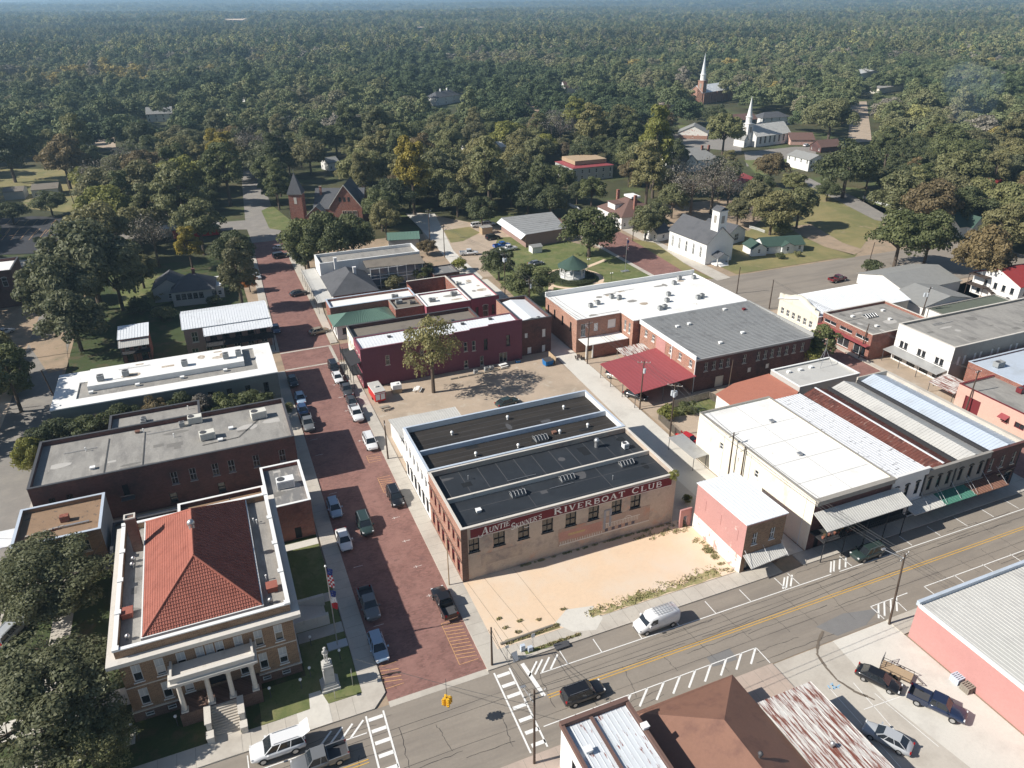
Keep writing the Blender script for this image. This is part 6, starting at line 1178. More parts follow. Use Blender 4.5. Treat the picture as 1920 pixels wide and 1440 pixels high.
def vehicle(kind, color, label, x, y, deg, group=None, rack=False, tailgate=False, name=None, cat=None, s=1.0):
    nm = name or {'sedan':'parked_car','suv':'parked_suv','pickup':'pickup_truck','van':'delivery_van','wagon':'parked_car'}[kind]
    T = local(thing(nm, label, cat or {'sedan':'car','suv':'suv','pickup':'pickup truck','van':'van','wagon':'car'}[kind], (x, y, Z+.02), R(deg), group))
    pm = CARM[color]; body, gl, rf, pl = MB(), MB(), MB(), MB()
    if kind in ('sedan', 'wagon'):
        Lh, W, wb, wr = 2.4, .9, 1.38, .33
        ringloft(body, [(-2.4,.72,.4,.74,.9),(-2.3,.84,.28,.9,.92),(-1.75,.9,.24,.98,.93),(-1.1,.91,.22,.98,.94),(0,.91,.22,.96,.95),(.9,.91,.22,.94,.94),(1.5,.89,.24,.86,.92),(2.1,.83,.27,.74,.9),(2.4,.68,.36,.6,.9)])
        cabin(gl, rf, pl, *((-1.95,-1.15,.35,1.15) if kind == 'sedan' else (-2.2,-1.85,.35,1.15)), .93, 1.42, .8, .6)
    elif kind == 'suv':
        Lh, W, wb, wr = 2.45, .97, 1.42, .38
        ringloft(body, [(-2.45,.82,.5,1.0,.94),(-2.35,.93,.36,1.1,.95),(-1.6,.97,.32,1.12,.96),(0,.98,.3,1.1,.96),(1.05,.97,.3,1.08,.95),(1.7,.95,.33,1.04,.92),(2.25,.88,.38,.94,.9),(2.45,.76,.48,.8,.9)])
        cabin(gl, rf, pl, -2.36, -2.15, .45, 1.2, 1.07, 1.72, .88, .72)
    elif kind == 'pickup':
        Lh, W, wb, wr = 2.85, .98, 1.75, .4
        ringloft(body, [(-.75,.97,.42,1.14,.97),(-.2,.98,.4,1.14,.96),(1.1,.98,.4,1.14,.96),(2.0,.97,.42,1.12,.93),(2.6,.92,.46,1.02,.9),(2.85,.82,.54,.9,.9)])
        cabin(gl, rf, pl, -.7, -.55, .7, 1.35, 1.1, 1.8, .88, .72)
        for q_ in ((-2.85,-.75,-.97,-.86,.48,1.2),(-2.85,-.75,.86,.97,.48,1.2),(-2.85,-2.76,-.86,.86,.5,1.18),(-.84,-.75,-.86,.86,.6,1.18)): body.box(*q_)
        bd = MB(); bd.box(-2.76,-.84,-.86,.86,.55,.68); bd.build('bed', M['steel_dark'], T)
    else:
        Lh, W, wb, wr = 2.85, 1.0, 1.85, .36
        ringloft(body, [(-2.85,.94,.42,2.2,.93),(-2.7,1.0,.34,2.34,.92),(0,1.01,.3,2.38,.9),(1.1,1.0,.3,2.34,.88),(1.6,.99,.3,1.75,.9),(2.0,.97,.32,1.35,.9),(2.6,.88,.36,1.1,.9),(2.85,.72,.44,.85,.9)])
        gl.poly([(1.14,-.78,2.22),(1.14,.78,2.22),(1.97,.82,1.42),(1.97,-.82,1.42)])
        for s_ in (-1,1): gl.poly([(.4,s_*1.018,1.4),(1.55,s_*.995,1.38),(1.1,s_*.955,2.05),(.4,s_*.97,2.1)])
    bo = body.build('body', pm, T)
    if rf.v: rf.build('roof', pm, T); pl.build('pillar', pm, T)
    gl.build('window_glass', M['glass'], T)
    for sx in (-1, 1):
        for sy in (-1, 1):
            w = MB(); y0_, y1_ = sy*(W-.2), sy*(W+.015); w.tube((sx*wb,y0_,wr),(sx*wb,y1_,wr), wr, 16); wo = w.build('wheel', M['tyre'], T)
            h = MB(); h.tube((sx*wb,y1_,wr),(sx*wb,y1_+sy*.012,wr), wr*.62, 12); h.build('rim', M['steel'], wo)
    for sy in (-1, 1):
        zf = {'sedan':.66,'wagon':.66,'suv':.86,'pickup':.9,'van':.9}[kind]; h = MB(); h.box(Lh-.2, Lh-.06, sy*W*.72-.13, sy*W*.72+.13, zf-.07, zf+.08); h.build('headlight', M['lamp_clear'], T)
        zt = zf+.14; h = MB(); xt = -Lh; h.box(xt-.015, xt+.12, sy*W*.78-.12, sy*W*.78+.1, zt-.1, zt+.14); h.build('taillight', M['tail_red'], T)
        h = MB(); xm_ = {'sedan':.85,'wagon':.85,'suv':.95,'pickup':1.1,'van':1.5}[kind]; h.box(xm_-.08, xm_+.1, sy*(W+.13)-.1, sy*(W+.13)+.1, 1.0 if kind != 'van' else 1.3, 1.16 if kind != 'van' else 1.6); h.build('mirror', pm, T)
    b = MB(); b.box(Lh-.12, Lh+.03, -W*.6, W*.6, .38, .52); b.build('bumper', M['steel_dark'] if kind != 'pickup' else M['chrome'], T)
    b = MB(); b.box(-Lh-.03, -Lh+.1, -W*.75, W*.75, .4, .55); b.build('bumper', M['steel_dark'] if kind != 'pickup' else M['chrome'], T)
    if kind == 'suv' or rack:
        r_ = MB(); zr = {'suv':1.8,'van':2.42,'sedan':1.48,'wagon':1.5,'pickup':1.9}[kind]
        for sy in (-1, 1): r_.tube((-1.9,sy*.62,zr),(.3,sy*.62,zr),.025,5)
        if rack:
            for i in range(7): r_.tube((-2.2+i*.4,-.8,zr+.06),(-2.2+i*.4,.8,zr+.06),.02,5)
            for sy in (-.35,.0,.35): r_.tube((-2.3,sy,zr+.1),(.6,sy,zr+.1),.03,5)
        r_.build('roof_rack', M['steel'], T)
    if kind == 'suv' and label.startswith('white suv with'): pass
    if tailgate:
        t_ = MB(); t_.add([(-2.2,-.8,1.72),(-2.2,.8,1.72),(-2.95,.8,2.15),(-2.95,-.8,2.15),(-2.2,-.8,1.78),(-2.2,.8,1.78),(-2.95,.8,2.21),(-2.95,-.8,2.21)],[(0,1,2,3),(4,5,6,7),(0,1,5,4),(1,2,6,5),(2,3,7,6),(3,0,4,7)]); t_.build('tailgate', pm, T)
    s *= 1.11; T.scale = (s, s, s)
    return T
def at(px_, py_, z=.7): p = g(px_, py_, z); return p.x, p.y
KB = 'vehicles parked along the brick street'; KM = 'vehicles on the main street'; KL = 'vehicles parked in side lots'
V = [('pickup','white','white pickup truck with empty bed on the brick street opposite the gravel lot',668,775,-90,KB),
 ('suv','white','white suv parked alone in front of the metal lean-to on the brick street',694,829,-90,KB),
 ('suv','black','black suv with roof rails parked beside the white storefront building',741,932,-90,KB),
 ('pickup','black','black pickup truck by the corner of the brick club building',833,1130,92,KB),
 ('sedan','darkgray','dark gray car nose to tail in front of the white pickup on the brick street',660,753,-90,KB),
 ('pickup','darkgray','dark pickup between the white sedan and the dark gray car on the brick street',650,730,-90,KB),
 ('sedan','white','white sedan parked near the mauve building balcony',633,707,-90,KB),
 ('suv','black','black suv parked first after the brick crossing',626,689,-90,KB),
 ('sedan','lightblue','pale blue sedan in shadow on the far side, opposite the white pickup',563,745,-90,KB),
 ('sedan','blue','dark blue car between the pale blue sedan and gray crew pickup',568,768,-90,KB),
 ('pickup','gray','gray pickup parked at the corner of the long brick building',577,793,-90,KB),
 ('sedan','black','black car deep in shadow in front of the white roofed long building',549,713,-90,KB),
 ('wagon','lightblue','light blue minivan in shadow beside the flat gray shop',627,951,-90,KB),
 ('suv','green','dark green suv driving down the middle of the brick street',684,983,-90,KB),
 ('sedan','white','small white hatchback parked near the courthouse lawn corner',645,1011,-90,KB),
 ('pickup','gray','gray pickup in the courthouse shadow beside the flagpole',692,1132,-90,KB),
 ('wagon','lightblue','silver blue wagon with sunroof parked closest to the main street corner',709,1211,-90,KB),
 ('sedan','tan','tan car slanting into the kerb near the green roofed shop',598,620,12,KB),
 ('sedan','darkgray','dark gray car beside the street canopy of the shingled shop',560,549,8,KB),
 ('sedan','silver','silver car in shade at the far end of the brick street',526,464,-20,KB),
 ('suv','black','black suv just below the silver car at the far end of the brick street',526,479,10,KB),
 ('sedan','silver','pale car half hidden by the orange tinged tree on the brick street',481,517,-80,KB),
 ('sedan','blue','blue car in the shadow of the balcony house',517,616,-90,KB),
 ('pickup','gray','gray pickup with cluttered bed at the bottom edge of the main street',600,1424,181,KM),
 ('suv','black','shiny black suv driving along the main street past the crosswalk',1093,1299,0,KM),
 ('suv','green','dark green suv parked in the shade of the plant filled balcony',1626,1036,180,KM),
 ('sedan','black','black sedan parked beside the small trailer',1648,1272,-62,KL),
 ('pickup','navy','dark blue pickup with covered bed parked behind the trailer',1757,1321,-62,KL),
 ('sedan','silver','silver sedan with dark glass roof beside the rusty white shed',1664,1382,118,KL),
 ('pickup','maroon','maroon pickup truck alone on the wide far street',1571,523,4,KL),
 ('sedan','white','white car partly hidden behind the small tree by the brick storefront',1528,631,-88,KL),
 ('sedan','green','dark green sedan parked on the gravel lot behind the white storefront building',951,753,12,KL),
 ('sedan','gray','gray sedan parked alone at the edge of the park lawn',1005,493,6,KL),
 ('pickup','white','white pickup next to the bright blue truck on the gravel car park',953,466,4,KL),
 ('pickup','brightblue','bright blue pickup on the gravel car park',941,460,4,KL),
 ('suv','black','black suv near the tan storage shed on the gravel car park',924,445,4,KL),
 ('pickup','white','white pickup alone in the middle of the gravel car park',879,474,-14,KL),
 ('suv','white','left one of two white cars under the tree by the metal roofed hall',896,422,0,KL),
 ('suv','white','right one of two white cars under the tree by the metal roofed hall',916,420,0,KL),
 ('suv','beige','pale suv parked under the edge of the red carport',1157,705,-60,KL),
 ('sedan','black','dark car under the near corner of the red carport',1192,740,-60,KL),
 ('sedan','red','red car under the sheet metal shelter beside the alley',1292,823,-75,KL),
 ('suv','silver','silver suv under the big tree left of the courthouse',20,1184,60,KL),
 ('sedan','white','small white car parked in the dirt by the left edge',8,973,70,KL) if 0 else ('sedan','white','white car near the left edge beyond the side road',6,622,40,KL),
 ('sedan','white','white car on the far road right of the far church car park',1512,272,20,KL),
 ('sedan','white','white car on the far lot beneath the distant brick church',1180,183,0,KL)]
for k, c, l, a, b, d_, gr in V:
    x, y = at(a, b); vehicle(k, c, l, x, y, d_, gr)
x, y = at(1230,1163,1.0); vehicle('van', 'white', 'white delivery van with ladder rack parked beside the sandy lot', x, y, 180, KM, rack=True)
x, y = at(521,1399,.8); vehicle('suv', 'white', 'large white suv with raised tailgate in front of the courthouse', x, y, 180, KM, tailgate=True, s=1.12)
# trailer
p = g(1683,1259,.6); T = local(thing('utility_trailer', 'small open trailer with wooden deck and raised ramp gate behind the dark blue pickup', 'trailer', (p.x,p.y,0), R(-62)))
B = MB(); B.box(-1.9,1.7,-.85,.85,.55,.62); B.build('deck', M['wood_light'], T); B = MB()
for sy in (-.88,.88): B.box(-1.95,1.75,sy-.03,sy+.03,.45,.6); B.box(-1.95,1.75,sy-.02,sy+.02,.95,1.0); [B.box(x-.03,x+.03,sy-.03,sy+.03,.5,1.0) for x in (-1.9,-.7,.5,1.7)]
B.tube((1.7,-.8,.5),(3.0,0,.5),.05,6); B.tube((1.7,.8,.5),(3.0,0,.5),.05,6); B.build('frame', M['dark_wood'], T); B = MB(); [B.box(-1.95,-1.9,y-.03,y+.03,.6,2.0) for y in (-.85,-.4,.05,.5,.85)]; [B.box(-1.95,-1.9,-.85,.85,z,z+.06) for z in (1.2,1.95)]; B.build('ramp_gate', M['steel_dark'], T)
for sy in (-1,1): B = MB(); B.tube((0,sy*.92,.32),(0,sy*1.12,.32),.32,14); B.build('wheel', M['tyre'], T)
# food trailer etc on the gravel lot
p = g(707,738,1.2); T = local(thing('food_trailer', 'small red and white food trailer with gray roof on the gravel lot edge', 'food trailer', (p.x,p.y,0), R(-86)))
B = MB(); B.box(-2.6,2.4,-1.15,1.15,.5,2.7); B.build('body', M['red_paint'], T, .04); B = MB(); B.box(-2.7,2.5,-1.25,1.25,2.7,2.85); B.box(-.3,.3,-.3,.3,2.85,3.15); B.build('roof', M['metal_gray_light'], T); B = MB(); B.box(2.4,2.44,-1.0,-.1,.9,2.2); B.box(2.4,2.44,.1,1.0,.9,2.2); B.box(-2.62,2.42,-1.17,1.17,2.3,2.5); B.build('panel', M['white_trim'], T)
for sy in (-1,1): B = MB(); B.tube((0,sy*1.0,.34),(0,sy*1.18,.34),.34,12); B.build('wheel', M['tyre'], T)
p = g(744,735,.0); T = local(thing('water_tank', 'white ribbed tank standing on a wooden crate beside the food trailer', 'tank', (p.x,p.y,0), 0)); B = MB(); B.box(-1.0,1.0,-.8,.8,0,1.0); B.build('crate', M['wood_light'], T); B = MB(); B.box(-1.05,1.05,-.85,.85,1.0,2.1); B.cyl(0,0,2.1,2.3,.45,12); B.build('tank', M['white_trim'], T, .1)
def picnic(label, a, b, rz, m_='wood_gray'):
    p = g(a, b); T = local(thing('picnic_table', label, 'picnic table', (p.x,p.y,0), R(rz), 'picnic tables on the gravel lot')); B = MB(); B.box(-1,1,-.4,.4,.7,.76); B.build('tabletop', M[m_], T)
    for sy in (-1,1): B = MB(); B.box(-1,1,sy*.75-.14,sy*.75+.14,.42,.46); B.build('seat', M[m_], T)
    for sx in (-1,1): B = MB(); B.tube((sx*.7,-.7,0),(sx*.7,-.2,.7),.05,5); B.tube((sx*.7,.7,0),(sx*.7,.2,.7),.05,5); B.tube((sx*.7,-.75,.4),(sx*.7,.75,.4),.04,5); B.build('leg', M[m_], T)
picnic('picnic table on grass beside the white tank', 783, 733, 60, 'white_trim'); picnic('gray picnic table by the kerb near the lean-to', 722, 768, 5); picnic('picnic table in the shade of the dark awning by the alley', 1085, 673, 70, 'dark_wood'); picnic('white bench table against the mauve wall', 943, 688, 10, 'white_trim')
T = thing('parking_barrier', 'low row of pale timbers lying under the tree by the mauve wall', 'barrier', tuple(g(880,700))); B = MB(); a, b = g(845,712), g(955,690); d_ = (b-a)/7
for i in range(7): q0 = a+d_*i; B.tube(q0+Vector((0,0,.2)), q0+d_*.85+Vector((0,0,.2)), .16, 6)
B.build('timber', M['wood_gray'], T)
def dumpster(name, label, a, b, m_, rz=0, s=1.0):
    p = g(a, b); T = local(thing(name, label, 'dumpster', (p.x,p.y,0), R(rz))); B = MB()
    B.add([(-1.0*s,-.7*s,.15),(1.0*s,-.7*s,.15),(1.0*s,.7*s,.15),(-1.0*s,.7*s,.15),(-1.1*s,-.9*s,1.3*s),(1.1*s,-.9*s,1.3*s),(1.1*s,.8*s,1.6*s),(-1.1*s,.8*s,1.6*s)],[(0,3,2,1),(0,1,5,4),(1,2,6,5),(2,3,7,6),(3,0,4,7)]); [B.box(x*s-.04,x*s+.04,-.95*s,-.85*s,.3,1.2*s) for x in (-.8,-.3,.3,.8)]; B.build('bin', M[m_], T)
    B = MB(); B.poly([(-1.12*s,-.92*s,1.32*s),(1.12*s,-.92*s,1.32*s),(1.12*s,.82*s,1.63*s),(-1.12*s,.82*s,1.63*s)]); B.build('lid', M['steel_dark'], T); return T
dumpster('dumpster', 'bright blue dumpster at the corner where the alley meets the gravel lot', 1027, 684, 'bin_blue', 8); dumpster('dumpster', 'small blue bin against the mauve wall', 971, 680, 'bin_blue', 0, .5)
T = thing('screen_fence', 'tan wooden screen panel beside the blue dumpster', 'fence', tuple(g(1037,680))); p = g(1037,680); B = MB(); B.box(p.x-.05,p.x+.05,p.y-1.4,p.y+2.4,0,2); B.build('panel', M['wood_light'], T)
for i, (a, b) in enumerate(((912,695),(922,693),(892,700))):
    p = g(a, b); T = local(thing('ground_condenser', ('middle','rightmost','leftmost')[i]+' of the gray condensers standing along the mauve wall', 'condenser unit', (p.x,p.y,0), 0, 'condensers along the mauve wall')); B = MB(); B.box(-.45,.45,-.4,.4,0,.9); B.build('cabinet', M['ac_gray'], T, .03); B = MB(); B.cyl(0,0,.9,.95,.32,10); B.build('fan', M['steel_dark'], T)
for i, (a, b) in enumerate(((1793,1277),(1812,1294))):
    p = g(a, b); T = local(thing('pallet_stack', ('blue stack of pallets against the pink wall','brown stack of pallets against the pink wall')[i], 'pallets', (p.x,p.y,0), R(0))); B = MB()
    for k in range(6): [B.box(-.6,.6,-.6+j*.26,-.44+j*.26,k*.16+.1,k*.16+.14) for j in range(5)]; [B.box(x-.05,x+.05,-.6,.6,k*.16,k*.16+.1) for x in (-.55,0,.55)]
    B.build('pallet', M['metal_blue' if i == 0 else 'wood_gray'], T)
# alley fence and garden
T = thing('alley_fence', 'weathered wooden picket fence enclosing the small garden by the alley', 'fence', (79, 103, 0)); B = MB(); cs = [(76.6,98.6),(77.2,105.6),(83.5,109.4),(90.6,109.8),(91,99.5)]; cs = [tuple(g(1303,851))[:2], tuple(g(1234,786))[:2], tuple(g(1263,764))[:2], tuple(g(1328,747))[:2], tuple(g(1372,770))[:2]]
for a, b in zip(cs, cs[1:]):
    a, b = Vector((*a,0)), Vector((*b,0)); n = int((b-a).length/.2)
    for i in range(n): c = a+(b-a)*(i+.5)/n; h = 1.7+rnd.uniform(-.06,.06); B.box(c.x-.07,c.x+.07,c.y-.02-.03*(i%2),c.y+.02,0,h)
B.build('picket', M['wood_gray'], T)
tag(sheet('garden_lawn', [cs[1],cs[2],cs[3],cs[4],tuple(g(1312,775))[:2]], .03, 'grass'), kind='structure')
for nm, lb, pts in (('white_fence','long white picket fence curving below the big dark magnolia',((1618,372),(1652,384),(1690,396))),('white_fence','white picket fence in front of the green gabled house',((1722,405),(1765,416),(1795,424))),('white_fence','white board fence beside the brown roofed house',((1068,386),(1082,392),(1096,402))),('white_fence','white fence running from the parish hall into the meadow',((1405,428),(1420,432),(1434,437)))):
    T = thing(nm, lb, 'fence', tuple(g(*pts[0]))); B = MB()
    for a, b in zip(pts, pts[1:]):
        a, b = g(*a), g(*b); n = max(2, int((b-a).length/.35))
        for i in range(n): c = a+(b-a)*(i/n); B.box(c.x-.08,c.x+.08,c.y-.05,c.y+.05,0,1.1)
        for z in (.3,.8): B.tube(a+Vector((0,0,z)), b+Vector((0,0,z)), .06, 4)
    B.build('picket', M['white_trim'], T)
# gazebo
T = thing('gazebo', 'white octagonal gazebo with green shingled roof ringed by a clipped hedge', 'gazebo', (gz.x,gz.y,0)); B = MB(); B.cyl(gz.x,gz.y,0,1.0,4.0,8); B.build('platform', M['white_trim'], T)
for i in range(8): a = math.pi*(i+.5)/4; x, y = gz.x+3.7*math.cos(a), gz.y+3.7*math.sin(a); B = MB(); B.box(x-.13,x+.13,y-.13,y+.13,1,4.2); B.build('post', M['white_trim'], T)
B = MB()
for i in range(8):
    a, b = math.pi*(i+.5)/4, math.pi*(i+1.5)/4; pa, pb = [Vector((gz.x+3.7*math.cos(t), gz.y+3.7*math.sin(t), 0)) for t in (a, b)]
    for z in (1.15, 1.95, 4.0): B.tube(pa+Vector((0,0,z)), pb+Vector((0,0,z)), .07, 4)
    if i != 1:
        for k in range(10): c = pa+(pb-pa)*(k+.5)/10; B.tube(c+Vector((0,0,1.15)), c+Vector((0,0,1.95)), .03, 4)
B.build('railing', M['white_trim'], T); B = MB(); B.tube((gz.x,gz.y,4.1),(gz.x,gz.y,7.3),4.9,8,.1); B.tube((gz.x,gz.y,7.2),(gz.x,gz.y,8.3),.1,6,.02); B.build('roof', M['shingle_green'], T)
# poles, lamps, wires
def pole(name, label, base, h, lean=(0,0), arms=(), tr=0, lamp=None, m_='wood_pole', cat='utility pole', r=.16, group='utility poles'):
    x, y = base; T = local(thing(name, label, cat, (x,y,0), 0, group)); top = (lean[0], lean[1], h); B = MB(); B.tube((0,0,0), top, r, 8, r*.7); P_ = B.build('pole', M[m_], T)
    for z, l, az in arms:
        k = z/h; c = Vector((lean[0]*k, lean[1]*k, z)); d = Vector((math.cos(R(az)), math.sin(R(az)), 0))*l/2; B = MB(); B.tube(c-d, c+d, .07, 4); A_ = B.build('crossarm', M['wood_gray'], T); B = MB()
        for t in (-.95,-.4,.4,.95): q_ = c+d*t; B.tube(q_+Vector((0,0,.05)), q_+Vector((0,0,.28)), .05, 6)
        B.build('insulator', M['lamp_clear'], A_)
    for i in range(tr):
        a = i*2.1; B = MB(); B.cyl(.42*math.cos(a), .42*math.sin(a), h-2.6, h-1.6, .27, 10); B.build('transformer', M['transformer'], T)
    if lamp:
        z, l, az = lamp; k = z/h; c = Vector((lean[0]*k, lean[1]*k, z)); d = Vector((math.cos(R(az)), math.sin(R(az)), .15))*l; B = MB(); B.tube(c, c+d, .05, 6); q_ = c+d; B.box(q_.x-.3,q_.x+.3,q_.y-.15,q_.y+.15,q_.z-.08,q_.z+.1); B.build('lamp_arm', M['steel'], T)
    return Vector((x+lean[0], y+lean[1], h))
PT = {}
PT['corner'] = pole('utility_pole','black short pole at the corner of the sandy lot by the crosswalk',(23.7,64.4),6.6)
PT['south'] = pole('utility_pole','tall pole with double crossarms beside the crosswalk at the bottom',(23.0,49.6),11.6,(0,.2),((11,2.6,0),(10.2,2.2,0)),0,(9.6,2.2,100))
PT['east'] = pole('utility_pole','leaning pole with crossarm and street lamp at the pink warehouse corner',(76.3,49.8),11.2,(.5,1.0),((10.8,2.6,20),),0,(10.6,2.6,125))
PT['club'] = pole('lamp_post','slender tan pole in front of the brick club facade',(23.3,80.6),8.5,(0,0),(),0,None,'wood_light','pole',.1,None)
PT['lean'] = pole('utility_pole','thin pole on the pavement in front of the white storefront and lean-to',(23.5,117.3),8.2,(0,.3),((7.4,1.2,90),))
PT['lot'] = pole('lamp_post','single lamp pole standing on the gravel lot behind the storefront',(56.6,114.6),7.2,(0,0),(),0,(7,.9,170),'wood_pole','lamp post',.12,None)
PT['alley1'] = pole('utility_pole','pole at the alley mouth beside the lean-to roofed warehouse',(77,139.1),10.8,(0,0),((10.2,1.6,0),),0,(9,1.4,90))
PT['alley2'] = pole('utility_pole','gray pole with crossarm standing in front of the red carport',(76.7,115.2),11,(.4,.4),((10.6,2.6,-30),),1)
PT['alley3'] = pole('utility_pole','pole carrying three pale transformers beside the garden fence',(76.4,103.5),11.6,(0,0),((11.2,2.8,-40),(10.4,2.4,50)),3)
PT['alley4'] = pole('utility_pole','left one of two poles against the stained cream wall',(75.6,84.6),11.4,(0,.2),((10.8,2.4,190),))
PT['alley5'] = pole('utility_pole','right one of two poles against the stained cream wall',(76.2,82.2),9.8,(.1,.2),((9.2,2.2,10),))
PT['brk'] = pole('utility_pole','thin pole in front of the dark brick warehouse side wall',(97.4,113),8.4,(.3,.2),())
PT['ebs1'] = pole('utility_pole','dark pole on the pavement before the cream garage',(139.8,150.5),8.4); PT['ebs2'] = pole('utility_pole','dark pole by the wide far street corner',(139.2,163.9),8)
PT['fst'] = pole('utility_pole','leaning pole at the kerb of the far street near the gray shingled barn',(188,163),9.5,(1.2,.3)); PT['st'] = pole('utility_pole','pole in front of the brick storefront transom windows',(137.6,116.1),8.8,(.9,0))
PT['gr'] = pole('utility_pole','pole with transformers rising between gray and green roofs behind the storefront',(170,127.2),9.5,(.8,0),((9,1.6,0),),2); PT['rg'] = pole('utility_pole','leaning pole with lamp beside the red roofed white house',(189.9,114),10.5,(2.2,.8),(),0,(10,1.2,200))
PT['sal'] = pole('utility_pole','pole in front of the salmon garage with tyres beside it',(137.6,87.5),9.4,(.9,.4),((9,1.6,0),)); PT['d1'] = pole('utility_pole','pole with lamp left of two by the concrete drive',(73.3,252.8),11,(0,0),((10.4,2,0),),1); PT['d2'] = pole('utility_pole','thin pole right of two by the concrete drive',(71.9,231.4),11,(0,0),((10.4,1.6,0),),0,(9,1,20))
PT['pk'] = pole('utility_pole','pole with pale transformers among the park trees',(76.9,190.2),12.5,(0,0),((12,2.2,0),),3); PT['pk2'] = pole('utility_pole','pole between dark park trees and the white warehouse roof',(76.6,172),10.5,(0,0),((10,2,0),(9.2,1.6,0)),1)
PT['l1'] = pole('utility_pole','short leaning pole beside the white roofed long building',(-37.5,171),6.2,(-.9,.5)); PT['l2'] = pole('utility_pole','pole on the dirt verge at the far left',(-47.5,168),6.6,(-.6,.3)); PT['l3'] = pole('utility_pole','tall dark pole leaning over the dirt yard at the left',(-47.8,195),17,(-3.6,3.2))
PT['lt'] = pole('utility_pole','pole at the edge of the west car park beyond the field',tuple(g(146,402))[:2],13,(-1,1)); PT['ch'] = pole('utility_pole','pole near the picket fence below the dark magnolia',tuple(g(1619,378))[:2],11,(.3,0),((10.6,2,0),)); PT['pf'] = pole('utility_pole','thin pole in the park beyond the flag',(139,222),10)
PT['rd'] = pole('utility_pole','dark pole standing by the brick lane corner',tuple(g(548,423))[:2],9)
def wire(a, b, off=(0,0), sag=.6, r=.022, dz=0):
    a, b = a+Vector((off[0],off[1],dz)), b+Vector((off[0],off[1],dz)); n = 10; pts = [a+(b-a)*(i/n)-Vector((0,0,sag*4*(i/n)*(1-i/n))) for i in range(n+1)]; B = MB()
    for p, q_ in zip(pts, pts[1:]): B.tube(p, q_, r, 4, cap=False)
    return B
def wires(label, a, b, n=3, w=1.0, sag=.7, dz=-.2, along=(1,0)):
    M_ = MB()
    for i in range(n):
        o = (i-(n-1)/2)*w; W_ = wire(a, b, (o*along[0], o*along[1]), sag, .028, dz-.12*(i%2)); k = len(M_.v); M_.v += W_.v; M_.f += [[k+j for j in f] for f in W_.f]; M_.m += W_.m; M_.sm += W_.sm
    o = M_.build('power_line', M['wire']); tag(o, label, 'power line', 'power lines')
wires('bundle of wires crossing the main street from the balcony corner to the leaning pole', PT['east'], PT['alley5'], 4, .7); wires('wires along the alley between the cream wall poles and transformer pole', PT['alley5'], PT['alley3'], 3)
wires('wires along the alley from the transformer pole to the carport pole', PT['alley3'], PT['alley2'], 3); wires('wires along the alley from the carport pole to the alley mouth', PT['alley2'], PT['alley1'], 3); wires('wires from the alley mouth pole toward the park pole', PT['alley1'], PT['pk2'], 3); wires('wires between the two park poles', PT['pk2'], PT['pk'], 3)
wires('wires from the park pole to the concrete drive pole', PT['pk'], PT['d2'], 2); wires('wires between the two concrete drive poles', PT['d2'], PT['d1'], 2); wires('wires from the storefront pole to the cream garage pole', PT['st'], PT['ebs1'], 2, .8); wires('wires down the east brick street to the salmon garage', PT['st'], PT['sal'], 2, .8)
wires('wires crossing the main street at the crosswalk', PT['south'], PT['corner'], 2, .8, .4); wires('service wire crossing over the side road at lower left', Vector((-47,115,7)), Vector((-34,108,6.6)), 1, 1, .3)
wires('long wire over the south pavement to the leaning pole', PT['south'], PT['east'], 2, .8, 1.2, -.2, (0,1)); wires('span wire carrying the traffic signal over the main street', PT['south']-Vector((0,0,1)), PT['corner'], 1, 1, 1.2)
# traffic signal
c = Vector((15.7, 58.0, 4.7)); T = thing('traffic_signal', 'yellow four way traffic signal hanging over the intersection', 'traffic signal', (c.x,c.y,c.z-1))
for dx, dy in ((1,0),(-1,0),(0,1),(0,-1)):
    B = MB(); B.box(c.x+dx*.28-.17,c.x+dx*.28+.17,c.y+dy*.28-.17,c.y+dy*.28+.17,c.z-.95,c.z+.15); hd = B.build('signal_head', M['signal_yellow'], T); B = MB()
    for k, z in enumerate((-.05,-.4,-.75)): a = Vector((c.x+dx*.46,c.y+dy*.46,c.z+z)); B.tube(a, a+Vector((dx*.16,dy*.16,0)), .11, 8)
    B.build('visor', M['signal_yellow'], hd)
B = MB(); B.cyl(c.x,c.y,c.z+.1,c.z+3.2,.03,5); B.build('hanger', M['steel_dark'], T)
wires('cable across the intersection that holds the yellow signal', Vector((6.9,64.5,8.2)), Vector((23.0,49.8,9.2)), 1, 1, .35, 0)
# flags and monument
def flagpole(label, x, y, h, flags):
    T = local(thing('flagpole', label, 'flagpole', (x,y,0), 0)); B = MB(); B.cyl(0,0,0,h,.09,8,.05); B.box(-1.3,1.3,-.7,.7,0,.25); B.build('pole', M['steel'], T); B = MB(); B.ball((0,0,h+.12),.16,8); B.build('finial', M['globe'], T)
    for zt, cols in flags:
        B = MB(); n = 9
        for i in range(n):     # limp flag hanging in folds
            z0_, z1_ = zt-i*.34, zt-(i+1)*.34
            for k in range(3):
                x0_ = .08+k*.22+.05*math.sin(i+k); y0_ = .1*math.sin(i*.9+k*1.7); y1_ = .1*math.sin(i*.9+(k+1)*1.7)
                B.poly([(x0_,y0_,z0_-k*.1),(x0_+.22,y1_,z0_-(k+1)*.1),(x0_+.22,y1_,z1_-(k+1)*.1),(x0_,y0_,z1_-k*.1)], 0 if (cols=='us' and i < 3) or (cols=='tx' and i < 3) else (1 if (cols=='us' and (i+k)%2) or (cols=='tx' and i > 5) else 2))
        B.build('flag', [M['flag_blue'], M['flag_red'], M['flag_white']], T)
flagpole('tall flagpole on the courthouse walk flying two limp flags', 6.0, 75.5, 13.5, ((13.2,'us'),(9.6,'tx'))); p = g(1172,509); flagpole('white flagpole with limp striped flag on the park lawn', p.x, p.y, 10.5, ((10.2,'us'),))
